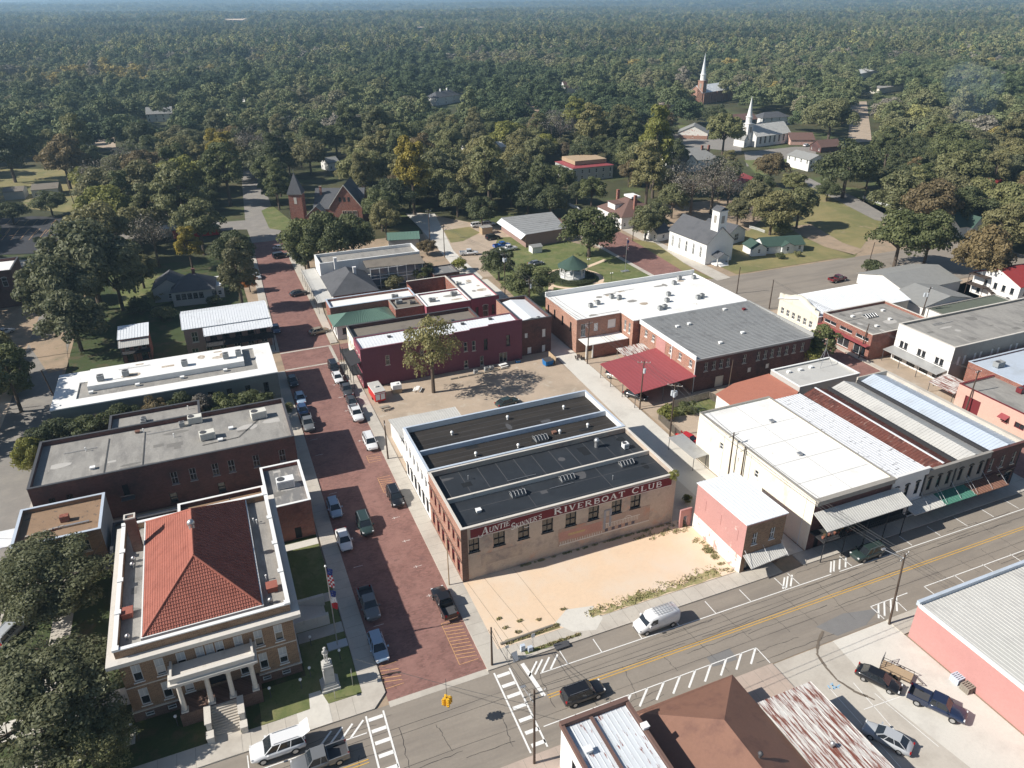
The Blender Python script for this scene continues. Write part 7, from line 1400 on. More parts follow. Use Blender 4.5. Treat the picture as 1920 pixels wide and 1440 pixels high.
T = local(thing('soldier_monument', 'pale stone soldier statue on a tall stepped pedestal by the street corner', 'monument', (3.9,69.3,.13), 0)); B = MB()
for s_, z0_, z1_ in ((1.45,0,.35),(1.2,.35,.7),(.98,.7,1.0)): B.box(-s_,s_,-s_,s_,z0_,z1_)
B.add([(-.8,-.8,1.0),(.8,-.8,1.0),(.8,.8,1.0),(-.8,.8,1.0),(-.6,-.6,3.6),(.6,-.6,3.6),(.6,.6,3.6),(-.6,.6,3.6)],[(0,1,5,4),(1,2,6,5),(2,3,7,6),(3,0,4,7)])
for s_, z0_, z1_ in ((.8,3.6,3.8),(.62,3.8,4.05),(.5,4.05,4.2)): B.box(-s_,s_,-s_,s_,z0_,z1_)
for sx in (-1,1):
    for sy in (-1,1): B.cyl(sx*.72,sy*.72,1.0,3.4,.12,6)
B.v = [(x*.78,y*.78,z) for x,y,z in B.v]; B.build('pedestal', M['statue_stone'], T)
# the carved soldier: one continuous skinned figure
me = bpy.data.meshes.new('soldier_figure'); J = [(0,0,.95),(0,0,1.2),(0,0,1.45),(0,-.01,1.56),(0,-.03,1.72),(.1,0,.9),(.11,-.04,.5),(.11,0,.08),(.11,-.14,.03),(-.1,0,.9),(-.11,.04,.5),(-.11,.06,.08),(-.11,-.08,.03),(.2,0,1.42),(.26,-.05,1.14),(.1,-.24,1.02),(-.2,0,1.42),(-.26,-.04,1.14),(-.06,-.24,1.1)]
E_ = [(0,1),(1,2),(2,3),(3,4),(0,5),(5,6),(6,7),(7,8),(0,9),(9,10),(10,11),(11,12),(2,13),(13,14),(14,15),(2,16),(16,17),(17,18)]
me.from_pydata([(x*1.25,y*1.25,4.2+z*1.2) for x,y,z in J], E_, []); fo = bpy.data.objects.new('figure', me); COL.objects.link(fo); fo.parent = T; me.materials.append(M['statue_stone'])
sm_ = fo.modifiers.new('skin','SKIN'); rs = [.17,.17,.19,.07,.11,.11,.08,.06,.05,.11,.08,.06,.05,.08,.06,.045,.08,.06,.045]
for i, r_ in enumerate(rs): v_ = me.skin_vertices[0].data[i]; v_.radius = (r_*1.2, r_*1.2); v_.use_root = (i == 0)
fo.modifiers.new('sub','SUBSURF').levels = 1; fo.modifiers['sub'].render_levels = 2
B = MB(); B.ball((0,-.04,6.38),.22,8,0,.4); B.cyl(0,-.04,6.38,6.5,.14,8); B.tube((.05,-.36,4.25),(.02,-.3,5.6),.04,5); B.build('hat_and_rifle', M['statue_stone'], T)
# globe lamps round the courthouse, garden lamps in the park
def lampg(label, a, b, h=2.6, n=1, group='white globe lamps around the courthouse'):
    p = g(a, b, h); T = local(thing('globe_lamp', label, 'lamp', (p.x,p.y,.1), 0, group)); B = MB(); B.cyl(0,0,0,h,.05,6); [B.tube((0,0,h-.3),(s*.35,0,h-.1),.03,5) for s in ((-1,1) if n == 2 else ())]; B.build('post', M['steel_dark'], T)
    for s in ((-1,1) if n == 2 else (0,)): B = MB(); B.ball((s*.35,0,h+.08),.2,10); B.build('globe', M['globe'], T)
for i, (a, b) in enumerate(((245,1361),(255,1369),(329,1345),(505,1292),(563,1276),(580,1254),(581,1196),(636,1221))): lampg(['lower left corner lamp of the courthouse, nearer the wall','lower left corner lamp of the courthouse, farther from the wall','lamp in front of the basement windows left of the portico','lamp just right of the courthouse stair wall','lamp in front of the basement windows right of the portico','lamp at the right front corner of the courthouse','lamp beside the right wall of the courthouse near the side path','lamp beside the flagpole base'][i], a, b, 1.6)
for i, (a, b) in enumerate(((1104,487),(1147,513),(1000,497))): lampg(['twin globe lamp behind the gazebo','twin globe lamp in front of the park lawn right of the gazebo','twin globe lamp at the left edge of the park lawn'][i], a, b, 3.2, 2, 'twin globe lamps in the park')
# small signs and things
def sign(label, a, b, h, w_, hh, m_, rz=0, name='road_sign'):
    p = g(a, b); T = local(thing(name, label, 'sign', (p.x,p.y,.1), R(rz))); B = MB(); B.cyl(0,0,0,h,.04,6); B.build('post', M['steel'], T); B = MB(); B.box(-w_/2,w_/2,-.06,-.04,h-hh,h); B.build('sign_panel', M[m_], T)
sign('thin street sign post at the kerb by the monument lawn', 662, 1287, 2.8, .6, .5, 'steel', 80); sign('sign post on the monument lawn edge near the pavement', 629, 1312, 2.4, .5, .4, 'steel', 80); sign('parking sign post in front of the sandy lot corner', 999, 1222, 3.2, .5, .7, 'white_trim'); sign('small sign post beside the low planting at the sandy lot corner', 951, 1238, 2.6, .5, .5, 'white_trim')
p = g(964,1237); T = local(thing('a_frame_sign', 'white a-frame board standing on the pavement by the crosswalk', 'sign', (p.x,p.y,.12), R(10))); B = MB(); slab(B,[(-.4,-.45,0),(.4,-.45,0),(.4,0,1.3),(-.4,0,1.3)],.04); slab(B,[(.4,.45,0),(-.4,.45,0),(-.4,0,1.3),(.4,0,1.3)],.04); B.build('board', M['white_trim'], T)
for i, (a, b) in enumerate(((980,1221),(994,1222))): p = g(a, b); T = local(thing('news_box', ('larger pale box on the planted kerb by the crosswalk','smaller pale box on the planted kerb by the crosswalk')[i], 'box', (p.x,p.y,.12), 0)); B = MB(); B.box(-.3,.3,-.22,.22,.2,1.0-.2*i); [B.box(s*.25-.04,s*.25+.04,-.2,.2,0,.2) for s in (-1,1)]; B.build('cabinet', M['metal_blue'], T)
T = thing('planter_edging', 'low weathered timber edging along the sandy lot corner', 'edging', (32,67.6,0)); B = MB(); a, b = g(938,1210), g(1036,1175); B.tube(a+Vector((0,0,.3)), b+Vector((0,0,.3)), .16, 6); B.build('timber', M['wood_gray'], T)
tag(sheet('kerb_planting', [(26.6,66.7),(34.6,66.7),(34.6,67.5),(26.8,67.6)], .14, 'grass_dry'), kind='structure'); tag(sheet('kerb_planting', [(28.4,64.2),(34.4,64.2),(34.6,64.8),(28.4,64.9)], .135, 'grass'), kind='structure')
T = thing('utility_cabinet', 'dark flat cabinet lid on the kerb beside the planting', 'cabinet', tuple(g(1053,1212))); p = g(1053,1212); B = MB(); B.box(p.x-1.0,p.x+1.0,p.y-.5,p.y+.5,.1,.3); B.build('cabinet', M['steel_dark'], T)
for i, (a, b) in enumerate(((1824,762),(1835,767),(1842,771))):
    p = g(a, b); T = local(thing('stacked_tyre', ('leftmost','middle','rightmost')[i]+' pile of tyres at the foot of the pole by the salmon garage', 'tyre', (p.x,p.y,.1), 0, 'tyres by the salmon garage')); B = MB(); B.tube((0,0,.05),(0,.3,1.0),.5,14); B.build('tyre', M['tyre'], T)
# plants and clutter on the balcony
q = random.Random(9)
for i in range(9):
    x = 77.2+i*.75+q.uniform(-.2,.2); y = 63.7+q.uniform(0,1.2); T = local(thing('potted_plant', ['leftmost','second','third','fourth','fifth','sixth','seventh','eighth','rightmost'][i]+' potted plant from the left on the cream building balcony', 'potted plant', (x,y,3.8), 0, 'potted plants on the balcony')); B = MB(); B.cyl(0,0,0,.35,.16,8,.22); B.build('pot', M['red_membrane'], T); B = MB()
    for k in range(70): v_ = Vector((q.gauss(0,.22),q.gauss(0,.22),.45+abs(q.gauss(.2,.22)))); s_ = .09; B.poly([v_+Vector((q.uniform(-s_,s_),q.uniform(-s_,s_),q.uniform(-s_,s_))) for _ in range(3)])
    B.build('leaves', L['mid'] if i != 2 else M['salmon'], T)
T = local(thing('balcony_umbrella', 'folded yellow umbrella standing on the cream building balcony', 'umbrella', (80.9,64.3,3.8), 0)); B = MB(); B.cyl(0,0,0,2.2,.03,6); B.build('pole', M['steel'], T); B = MB(); B.tube((0,0,.8),(0,0,2.1),.24,10,.04); B.build('canopy', M['signal_yellow'], T)
# ------------------------------------------------------------------ trees
def crown_mesh(name, seed, Rr, zc, Rz, ncl, nlf, leaf, clr=(.26,.4), low=-.55, sparse=1.0):
    q = np.random.default_rng(seed); V = []; T_ = []
    cs = []
    while len(cs) < ncl:
        d = q.normal(size=3); d /= np.linalg.norm(d)
        if d[2] < low: continue
        k = q.uniform(.35, .86)**.7; cs.append((d*k, q.uniform(*clr)))
    cs = [(np.array((c[0]*Rr*q.uniform(.85,1.12), c[1]*Rr*q.uniform(.85,1.12), zc+c[2]*Rz)), s*Rr) for c, s in cs]
    for c, s in cs:
        d = q.normal(size=(nlf, 3)); d /= np.linalg.norm(d, axis=1)[:, None]; d[:, 2] = np.where(d[:, 2] < -.35, -d[:, 2], d[:, 2])
        rad = s*q.uniform(.55, 1.08, nlf)**.6; p = c+d*rad[:, None]*np.array((1, 1, .82))
        n = d+q.normal(size=(nlf, 3))*.42; n /= np.linalg.norm(n, axis=1)[:, None]
        a = np.cross(n, q.normal(size=(nlf, 3))); a /= np.linalg.norm(a, axis=1)[:, None]; b = np.cross(n, a)
        l = leaf*q.uniform(.6, 1.35, nlf)[:, None]; w = l*q.uniform(.55, 1, nlf)[:, None]
        V.append(np.stack([p-a*l*.5, p+b*w*.5+n*l*.08, p+a*l*.5, p-b*w*.5-n*l*.05], 1)); T_.append(np.clip(q.normal(q.uniform(.15,.75), .22, nlf), 0, 1))
    V = np.concatenate(V); T_ = np.concatenate(T_); nf = len(V); me = bpy.data.meshes.new(name)
    me.vertices.add(nf*4); me.vertices.foreach_set('co', V.reshape(-1).astype(np.float32)); me.loops.add(nf*4); me.loops.foreach_set('vertex_index', np.arange(nf*4, dtype=np.int32))
    me.polygons.add(nf); me.polygons.foreach_set('loop_start', np.arange(0, nf*4, 4, dtype=np.int32)); me.polygons.foreach_set('loop_total', np.full(nf, 4, dtype=np.int32))
    at_ = me.attributes.new('tint', 'FLOAT', 'FACE'); at_.data.foreach_set('value', T_.astype(np.float32)); me.update(); me.validate(); return me
def trunk_mesh(name, seed, Rr, zc, Rz, r=.32, nb=8, twigs=0):
    q = random.Random(seed); B = MB(); f = zc-Rz*.45; B.tube((0,0,-.1), (0,0,f), r, 9, r*.72)
    for i in range(nb):
        a = 6.283*i/nb+q.uniform(-.3,.3); l = Rr*q.uniform(.5,.8); e = Vector((l*math.cos(a), l*math.sin(a), zc+Rz*q.uniform(-.1,.6))); m_ = Vector((e.x*.4, e.y*.4, f+(e.z-f)*.5)); B.tube((0,0,f*.92), m_, r*.5, 6, r*.33); B.tube(m_, e, r*.33, 5, r*.1)
        for k in range(2+twigs):
            t = m_+(e-m_)*q.uniform(.2,1); B.tube(t, t+Vector((q.uniform(-1,1)*Rr*.3, q.uniform(-1,1)*Rr*.3, q.uniform(.1,1)*Rr*.3)), r*.14, 4, r*.03)
    B.tube((0,0,f), (0,0,zc+Rz*.5), r*.7, 7, r*.15); me = bpy.data.meshes.new(name); me.from_pydata(B.v, [], B.f); me.materials.append(M['bark']); me.update(); return me
# kinds: name -> (radius, crown centre height, vertical radius)
KIND = {'oak': (5, 6.1, 4.6), 'round': (5, 5.6, 4.6), 'tall': (3.6, 8.2, 6.4), 'cone': (3.4, 5.6, 5.2), 'bush': (3, 1.7, 2.1), 'bare': (5, 7.5, 4.6)}
SPEC = {'oakN': ('oak', 84, 380, .23, (.17,.3)), 'thin': ('oak', 44, 105, .32, (.2,.36)), 'oak': ('oak', 50, 230, .44, (.22,.36)), 'round': ('round', 60, 210, .42, (.22,.36)), 'tall': ('tall', 46, 210, .42, (.24,.4)), 'cone': ('cone', 34, 100, .5, (.24,.4)), 'bush': ('bush', 26, 120, .36, (.26,.42)), 'bare': ('bare', 46, 42, .26, (.3,.5)), 'lo': ('oak', 32, 120, .56, (.26,.42)), 'loT': ('tall', 28, 110, .54, (.3,.46)), 'loR': ('round', 34, 110, .56, (.24,.4))}
CM, TM = {}, {}
for k_, (kd, ncl, nlf, lf, clr) in SPEC.items():
    Rr, zc, Rz = KIND[kd]
    for v_ in range(3): CM[k_, v_] = crown_mesh('crown_'+k_, hash((k_, v_)) % 99991 if 0 else sum(map(ord, k_))*7+v_, Rr, zc, Rz, ncl, nlf, lf, clr); CM[k_, v_].materials.append(L['mid'])
    TM[k_] = trunk_mesh('trunk_'+k_, 3, Rr, zc, Rz, .34 if kd != 'bush' else .12, 8 if k_[:2] != 'lo' else 4, 3 if kd == 'bare' else 0)
def tree(name, label, x, y, r, kind, leafm, group=None, cat='tree', sz=None, seed=None):
    k = SPEC[kind][0]; s = r/KIND[k][0]; q = random.Random(seed if seed is not None else int(x*31+y*17))
    T = local(thing(name, label, cat, (x, y, 0), q.uniform(0, 6.28), group)); T.scale = (s*q.uniform(.9,1.1), s*q.uniform(.9,1.1), sz or s*q.uniform(.78,1))
    c = bpy.data.objects.new('crown', CM[kind, q.randrange(3)]); COL.objects.link(c); c.parent = T; c.material_slots[0].link = 'OBJECT'; c.material_slots[0].material = L[leafm]
    t = bpy.data.objects.new('trunk' if kind != 'bush' else 'stem', TM[kind]); COL.objects.link(t); t.parent = T; return T
placed = []
def tpx(label, cx, cy, rp, kind, leafm, name='tree', sz=1.0, cat='tree', group=None, gx=None):
    """crown centre and radius as seen; the crown centre height follows from its size"""
    k = SPEC[kind][0]; Rr, zc, Rz = KIND[k]; r = 5.0
    for _ in range(8):
        z = zc/Rr*r*sz; p = g(cx, cy, z); r = rp*(p-CAM).dot(FW)/F
    T = tree(name, label, p.x, p.y, r, kind, leafm, group, cat, r/Rr*sz); placed.append((p.x, p.y, r)); return T
NEAR = [('big shaggy oak at the left edge in front of the tan office',85,1085,112,'oakN','mid',.62),('biggest oak in the lower left corner beside the courthouse',70,1318,150,'oakN','mid',.62),('oak cut by the bottom left corner of the picture',165,1400,88,'oakN','mid',.6),
 ('thin olive autumn tree rising in front of the mauve wall',808,655,60,'thin','olive',1.25),('young cedar like tree beside the dark brick warehouse',1545,640,26,'cone','dark',1.0),('bright green bushy tree left of the cedar by the dark brick warehouse',1514,655,30,'round','lime',.8),
 ('broad dark oak, leftmost of the clump before the turreted building',572,455,44,'round','dark',1.0),('broad dark oak in the middle of the clump before the turreted building',612,448,48,'round','dark',1.05),('broad dark oak, rightmost of the clump before the turreted building',660,440,42,'round','dark',1.0),('small dark tree at the foot of the clump beside the street canopy',570,482,24,'round','dark',1.0),
 ('round dark oak shading the brick street beside the park',1106,432,54,'round','dark',.85),('rounded dark tree at the left corner of the park lawn',935,494,30,'round','dark',1.0),('dark spreading tree overhanging the path between gazebo and alley',992,530,42,'round','dark',.8),
 ('green tree at the left of the gravel car park edge',857,372,31,'round','mid',1.0),('darker tree beside the two white cars',903,395,28,'round','dark',1.0),('green tree behind the metal roofed hall, left one',990,368,34,'round','dark',.9),('green tree behind the metal roofed hall, right one',1032,374,33,'round','dark',.9),('dark tree between the red roofed building and the round oak',1110,356,30,'round','dark',.9),('dark tree in front of the red skirted roof, left side',1048,335,30,'round','dark',.9),
 ('tall yellow tree above the small white shed',772,318,34,'tall','yellow',1.1),('tall bright yellow green poplar near the white churches',1231,272,32,'tall','lime',1.35),('lower yellow bush tree beside the dark trunks under the poplar',1222,334,13,'round','yellow',.8),
 ('small yellow tree beside the pale lane at left',352,460,24,'tall','yellow',.9),('yellow green tree with an orange side near the bungalow',443,508,32,'tall','olive',1.1),('orange red leaved small tree beside the yellow green one',466,528,18,'round','orange',1.0),('glossy dark tree above the bungalow roof',436,470,36,'round','dark',1.0),
 ('wide golden olive tree above the west car park',205,395,54,'oak','lime',.9),('golden green tree right of the wide golden one',255,425,40,'oak','olive',1.0),('yellow green crown in the trees left of the turreted building',340,335,46,'oak','lime',.9),
 ('big gray green tree over the side road, upper',165,490,80,'oak','mid',1.0),('big gray green tree over the side road, left',105,545,70,'oak','mid',1.0),('big gray green tree over the side road, lower',135,596,62,'oak','mid',.9),('gray green tree right of the big ones over the side road',215,520,54,'oak','mid',1.0),('thin branched tree beside the bungalow lawn',285,440,42,'bare','grey',1.0),('tall dark limbed tree rising over the pale lane',372,420,44,'oak','mid',1.1),
 ('largest dark oak at the edge of the meadow, left half',1690,442,52,'oak','dark',1.0),('largest dark oak at the edge of the meadow, right half',1745,445,52,'oak','dark',1.0),('brownish oak in front of the red roofed white house',1845,480,55,'oak','brown',1.0),('tall dark shrubs before the meadow edge trees',1640,500,20,'bush','dark',1.0),('shaded shrub beside the bungalow path',262,575,22,'bush','dark',1.0),('shrub clump left of the balcony house',302,590,22,'bush','mid',1.0),('olive bush near the bungalow lawn',300,555,16,'bush','olive',1.0),('leafy tree left of the bungalow',262,505,34,'oak','olive',.9),('shrub against the bungalow right corner',400,565,15,'bush','dark',1.0),('dusty green oak behind the brownish one at the right edge',1885,425,45,'oak','olive',1.0),
 ('dense dark magnolia with glossy round crown near the white hall',1590,315,50,'round','dark',1.0),('oak with long shadow on the meadow, left',1450,395,38,'oak','olive',1.0),('oak with long shadow on the meadow, right',1500,385,36,'oak','mid',1.0),('gray leafless tree above the pink red roof, left',1340,335,44,'bare','grey',1.0),('gray leafless tree left of the chapel tower',1300,345,44,'bare','grey',1.0),('half bare brownish tree in front of the steepled church',1447,315,32,'oak','brown',.9),('gray leafless tree by the rambling gray roofed house',1272,318,30,'bare','grey',1.0),('gray leafless tree above the pink red roof, right one',1368,352,32,'bare','grey',1.0),('olive tree between pink red roof and meadow',1418,372,34,'oak','olive',1.0),('green tree in front of the big white hall',1490,340,22,'round','mid',.9),('small dark tree left of the brown roofed house',1082,360,20,'round','dark',1.0),('dark shrub beside the chapel path',1225,440,9,'bush','dark',1.0),('dark tree right of the poplar',1262,290,30,'round','dark',1.0),('dull tree left of the poplar trunk',1195,300,34,'oak','mid',1.0),('brownish tree in front of the red skirted building right end',1180,322,22,'oak','brown',1.0),('green tree right of the brown roofed house',1222,405,32,'round','mid',.9),('olive tree behind the parish hall',1385,395,26,'oak','olive',.9),('dark tree above the parish hall',1425,350,26,'round','dark',.9),
 ('bushy tree left of the chapel behind the round oak',1212,418,30,'oak','mid',.9),('bushy tree behind the chapel roof',1262,372,34,'oak','mid',.9),('dark round tree beside the far white gabled hall',1342,220,26,'round','dark',.9),('olive tree spreading behind the steepled church',1560,222,42,'oak','mid',.9),('small round tree in the verge of the far road',1553,357,22,'round','dark',.8),
 ('dark low bushes left end behind the long gray roof',92,800,36,'bush','dark',1.0),('dark low bushes behind the long gray roof, second clump',140,780,42,'bush','mid',1.0),('dark low bushes behind the long gray roof, third clump',190,768,32,'bush','dark',1.0),('bush hugging the corner of the long dark brick building',60,845,22,'bush','lime',1.0),('rounded bush between the white roof and gray roof, left one',425,745,28,'bush','brown',1.0),('rounded bush between the white roof and gray roof, right one',472,740,28,'bush','brown',1.0),('bush in the gap between annex and white roof',255,762,24,'bush','dark',1.0),
 ('shrub at the corner of the brick building by the kerb',540,765,12,'bush','mid',1.0),('tree at the end of the white hotel, upper',800,462,18,'round','brown',.8),('tree at the end of the white hotel, lower',790,508,22,'round','dark',.8),('yellowish shrub in the courtyard',742,528,20,'bush','olive',1.0),('palm like shrub by the tar roofed shed',860,498,16,'bush','lime',1.2),
 ('autumn tree between the turreted building and the green roofed shed',722,410,30,'oak','olive',1.1),('dark shrub row inside the alley garden fence',1252,775,20,'bush','lime',1.0),('dark shrub in the back of the alley garden',1290,765,18,'bush','dark',1.0),('vine covered corner of the club parapet',1268,900,9,'bush','lime',.8),('shrub in the narrow gap beside the peeling building',1291,935,10,'bush','lime',1.2),
 ('dark evergreen shrub beside the white cottage',1463,480,9,'bush','dark',1.0),('clipped shrub right of the cottage steps',1495,476,8,'bush','mid',1.0),('dark thicket by the parish hall fence',1455,425,26,'bush','dark',1.0),('tree at the left edge above the dirt yard',14,668,20,'bush','mid',1.0),('leafy tree at the far left below the dirt yard',26,728,24,'bush','mid',1.0),
 ('row of dark trees edging the west car park, left',20,398,28,'round','dark',.7),('row of dark trees edging the west car park, right',92,380,28,'round','dark',.8),('small young tree inside the west car park',70,450,8,'round','dark',.9),('tree with long shadow in the dry field',118,300,44,'oak','brown',1.0),('dark tree left of the field sheds',12,285,46,'oak','dark',1.0)]
NEAR = [n_ for n_ in NEAR if 'behind the long gray roof' not in n_[0] and 'between the white roof and gray roof' not in n_[0] and 'gap between annex' not in n_[0]]
for i_, (x, y, r_, m_) in enumerate(((-36.3,136.2,2.8,'lime'),(-33,140.6,5.0,'dark'),(-27.4,142.2,4.9,'dark'),(-21.4,143.6,3.4,'dark'),(-16.2,143.9,3.1,'brown'),(-11,143.9,2.7,'dark'),(-3.6,139.8,3.9,'dark'),(1.6,140.2,4.2,'dark'),(-7,142,2.8,'grey'))):
    tree('crepe_myrtle', ['bright green shrubby tree hugging the back corner of the long brick building','largest dark bushy tree between the two long buildings','second bushy tree from the side road between the two long buildings','dark bushy tree just before the gray roofed annex','brownish bushy tree behind the annex middle','dark bushy tree behind the annex end','dark rounded bushy tree behind the long gray roof','rounded bushy tree nearest the brick street between the long buildings','grayish bushy tree between annex and brick street'][i_], x, y, r_, 'round', m_, None, 'tree', .78)
for l, a, b, r_, k_, m_, sz in NEAR:
    bush = k_ == 'bush'; T = tpx(l, a, b, r_, k_, m_, 'shrub' if bush else 'tree', sz, 'shrub' if bush else 'tree')
    if 'vine' in l: T.location = (61.0, 80.6, 8.6); T.scale = (.35,.35,.35); T.name = 'vine'; T['category'] = 'vine'
# clipped hedge round the gazebo
q = np.random.default_rng(4); n_ = 4200; a_ = q.uniform(0, 6.283, n_); rr_ = q.uniform(4.6, 7.6, n_); zz_ = np.where((rr_ < 4.8)|(rr_ > 7.4), q.uniform(.05,.8,n_), .8+q.uniform(-.06,.1,n_)); mbh = MB()
for i in range(n_):
    c = Vector((gz.x+rr_[i]*math.cos(a_[i]), gz.y+rr_[i]*math.sin(a_[i]), zz_[i])); mbh.poly([c+Vector(tuple(q.uniform(-.2,.2,3))) for _ in range(3)])
hd = mbh.build('foliage', L['dark']); core = MB(); core.tube((gz.x,gz.y,0),(gz.x,gz.y,.7),7.4,28,7.2)
T = thing('hedge', 'clipped dark hedge ringing the white gazebo', 'hedge', (gz.x,gz.y,0)); hd.parent = T; hd.matrix_parent_inverse = Matrix.Translation((-gz.x,-gz.y,0)); core.build('core', L['dark'], T)

# ------------------------------------------------------------------ woods: trees wherever the photograph is not open
OPEN = [[(100,700),(210,690),(215,600),(280,600),(300,520),(320,485),(400,470),(470,545),(478,470),(440,450),(470,425),(545,440),(545,330),(640,325),(690,400),(700,450),(760,405),(760,395),(860,392),(870,412),(935,398),(1060,388),(1180,440),(1230,425),(1290,395),(1330,385),(1410,415),(1500,425),(1480,360),(1500,330),(1560,345),(1690,380),(1640,425),(1632,490),(1800,545),(1835,500),(1960,480),(1960,1500),(-60,1500),(-60,900),(40,860)],
 [(-40,315),(105,312),(150,330),(155,400),(110,405),(150,410),(112,470),(-40,500)],[(-40,480),(45,480),(45,600),(-40,600)],[(150,255),(218,255),(218,282),(150,270)],[(440,330),(480,330),(545,430),(540,470),(470,450)],[(380,415),(470,410),(470,450),(300,450)],[(295,408),(415,408),(415,436),(295,436)],
 [(1112,335),(1215,335),(1180,415),(1112,400)],
 [(1120,180),(1180,182),(1176,192),(1122,190)],[(1225,184),(1300,184),(1290,205),(1240,205)],[(1262,250),(1400,255),(1480,250),(1590,272),(1580,305),(1400,320),(1380,285),(1290,285)],
 [(1590,185),(1635,185),(1640,275),(1580,275)],[(1495,325),(1560,340),(1690,385),(1700,410),(1640,425),(1560,420),(1450,440),(1420,420),(1500,370)],[(985,188),(1020,186),(1022,206),(990,210)],[(400,38),(482,38),(482,54),(400,54)],[(762,55),(808,55),(808,68),(762,68)],[(700,440),(800,440),(800,455),(700,460)],[(1820,490),(1960,480),(1960,600),(1820,600)]]
HB = [(400,420,178,190),(456,478,174,188),(576,600,262,280),(614,638,296,314),(870,894,258,276),(938,960,266,284),(960,986,312,328),(1126,1152,160,174),(148,178,254,268),(1753,1777,242,256),(1118,1212,340,410),(272,322,200,234),(812,874,162,202),(676,708,184,206),(402,418,214,226),(526,550,213,234),(1060,1092,150,172),(1036,1152,286,322),(1308,1330,112,160),(1308,1383,160,196),(1270,1328,212,250),(1372,1422,195,232),(1428,1482,205,232),(1388,1486,180,272),(1384,1432,312,346),(1266,1355,280,305),(1516,1562,275,318),(1626,1650,298,314),(1612,1652,122,148),(1646,1696,150,176),(1793,1857,378,432),(1848,1886,330,352),(742,757,345,370),(270,322,432,442)]
def inside(p, poly):
    x, y = p; r = False; j = len(poly)-1
    for i in range(len(poly)):
        a, b = poly[i], poly[j]
        if (a[1] > y) != (b[1] > y) and x < (b[0]-a[0])*(y-a[1])/(b[1]-a[1])+a[0]: r = not r
        j = i
    return r
BB = [(min(p[0] for p in P_), max(p[0] for p in P_), min(p[1] for p in P_), max(p[1] for p in P_)) for P_ in OPEN]
def is_open(p): return any(b[0] <= p[0] <= b[1] and b[2] <= p[1] <= b[3] and inside(p, P_) for P_, b in zip(OPEN, BB))
is_house = lambda p: any(a <= p[0] <= b and c <= p[1] <= d for a, b, c, d in HB)
HP = [(o.location.x+8*math.cos(o.rotation_euler.z)-5*math.sin(o.rotation_euler.z), o.location.y+8*math.sin(o.rotation_euler.z)+5*math.cos(o.rotation_euler.z), 10) for o in COL.objects if o.parent is None and o.get('category') in ('house','church','school','church hall') and o.location.y > 255]
q = random.Random(21); pts = []; grid = {}
def ok_at(x, y, r):
    cx, cy_ = int(x//10), int(y//10)
    for i in (-1,0,1):
        for j in (-1,0,1):
            for (a, b, c) in grid.get((cx+i, cy_+j), ()):
                if (a-x)**2+(b-y)**2 < ((c+r)*.68)**2: return False
    return True
for p in placed:
    for i in range(-1, 2): grid.setdefault((int(p[0]//10)+i*0, int(p[1]//10)), []).append(p)
dirn = math.atan2(FW.x, FW.y)
def sample(n, r0, r1, spread, rmin, rmax):
    out = []
    for _ in range(n):
        a = dirn+q.uniform(-spread, spread); d = math.sqrt(q.uniform(r0*r0, r1*r1)); x, y = d*math.sin(a), d*math.cos(a); r = q.uniform(rmin, rmax)
        if -40 < x < 240 and y < 255 and not (x < -46): continue
        s = pr((x, y, 0)); c = pr((x, y, r*1.3)); t = pr((x, y, r*2.1)); e = r*F/max(50, (Vector((x,y,0))-CAM).length)
        if is_open(s) or any(is_open(v) or is_house(v) for v in (c, t, (c[0]-e*.8, c[1]), (c[0]+e*.8, c[1]))): continue
        if any((x-a_)**2+(y-b_)**2 < (r+c_)**2 for a_, b_, c_ in HP): continue
        if not ok_at(x, y, r): continue
        grid.setdefault((int(x//10), int(y//10)), []).append((x, y, r)); out.append((x, y, r, d))
    return out
woods = sample(50000, 150, 1150, R(47), 5.2, 10.5); woods.sort(key=lambda t: t[3])
def kindof(x, y):
    from mathutils import noise as N
    v = N.noise(Vector((x/60, y/60, 1)))+q.uniform(-.55, .55)
    return 'dark' if v < -.22 else 'mid' if v < .16 else 'olive' if v < .42 else 'brown' if v < .62 else ('lime' if q.random() < .25 else 'olive') if v < .8 else ('yellow' if q.random() < .18 else 'grey')
WORD = {'dark':'dark green','mid':'dull green','olive':'olive green','brown':'brownish','lime':'light yellow green','yellow':'yellow','grey':'gray twiggy'}
def where(x, y):
    s = pr((x, y, 6))
    c = 'above the west car park' if s[0] < 300 else 'left of the turreted building' if s[0] < 540 else 'behind the turreted building' if s[0] < 700 else 'behind the red roofed building' if s[0] < 1180 else 'around the two far churches' if s[0] < 1500 else 'beyond the meadow'
    return ('nearer woods ' if y < 380 else 'middle woods ')+c
vis = [t for t in woods if -60 < pr((t[0], t[1], 5))[0] < 1980 and pr((t[0], t[1], 5))[1] > -20]
near, rest = vis[:300], vis[300:]; nset = set((t[0], t[1]) for t in near); rest = [t for t in woods if (t[0], t[1]) not in nset]
for x, y, r_, d_ in near:
    k_ = kindof(x, y); sh = q.choice(('oak','oak','round','tall')) if k_ != 'grey' else 'bare'; r2_ = r_*(.75 if sh == 'tall' else 1)
    tree('tree', WORD[k_]+(' tall' if sh == 'tall' else ' rounded' if sh == 'round' else ' spreading')+' tree in '+where(x, y), x, y, r2_, sh, k_, 'trees of the woods and gardens beyond the town')
print('woods', len(woods), 'near', len(near))

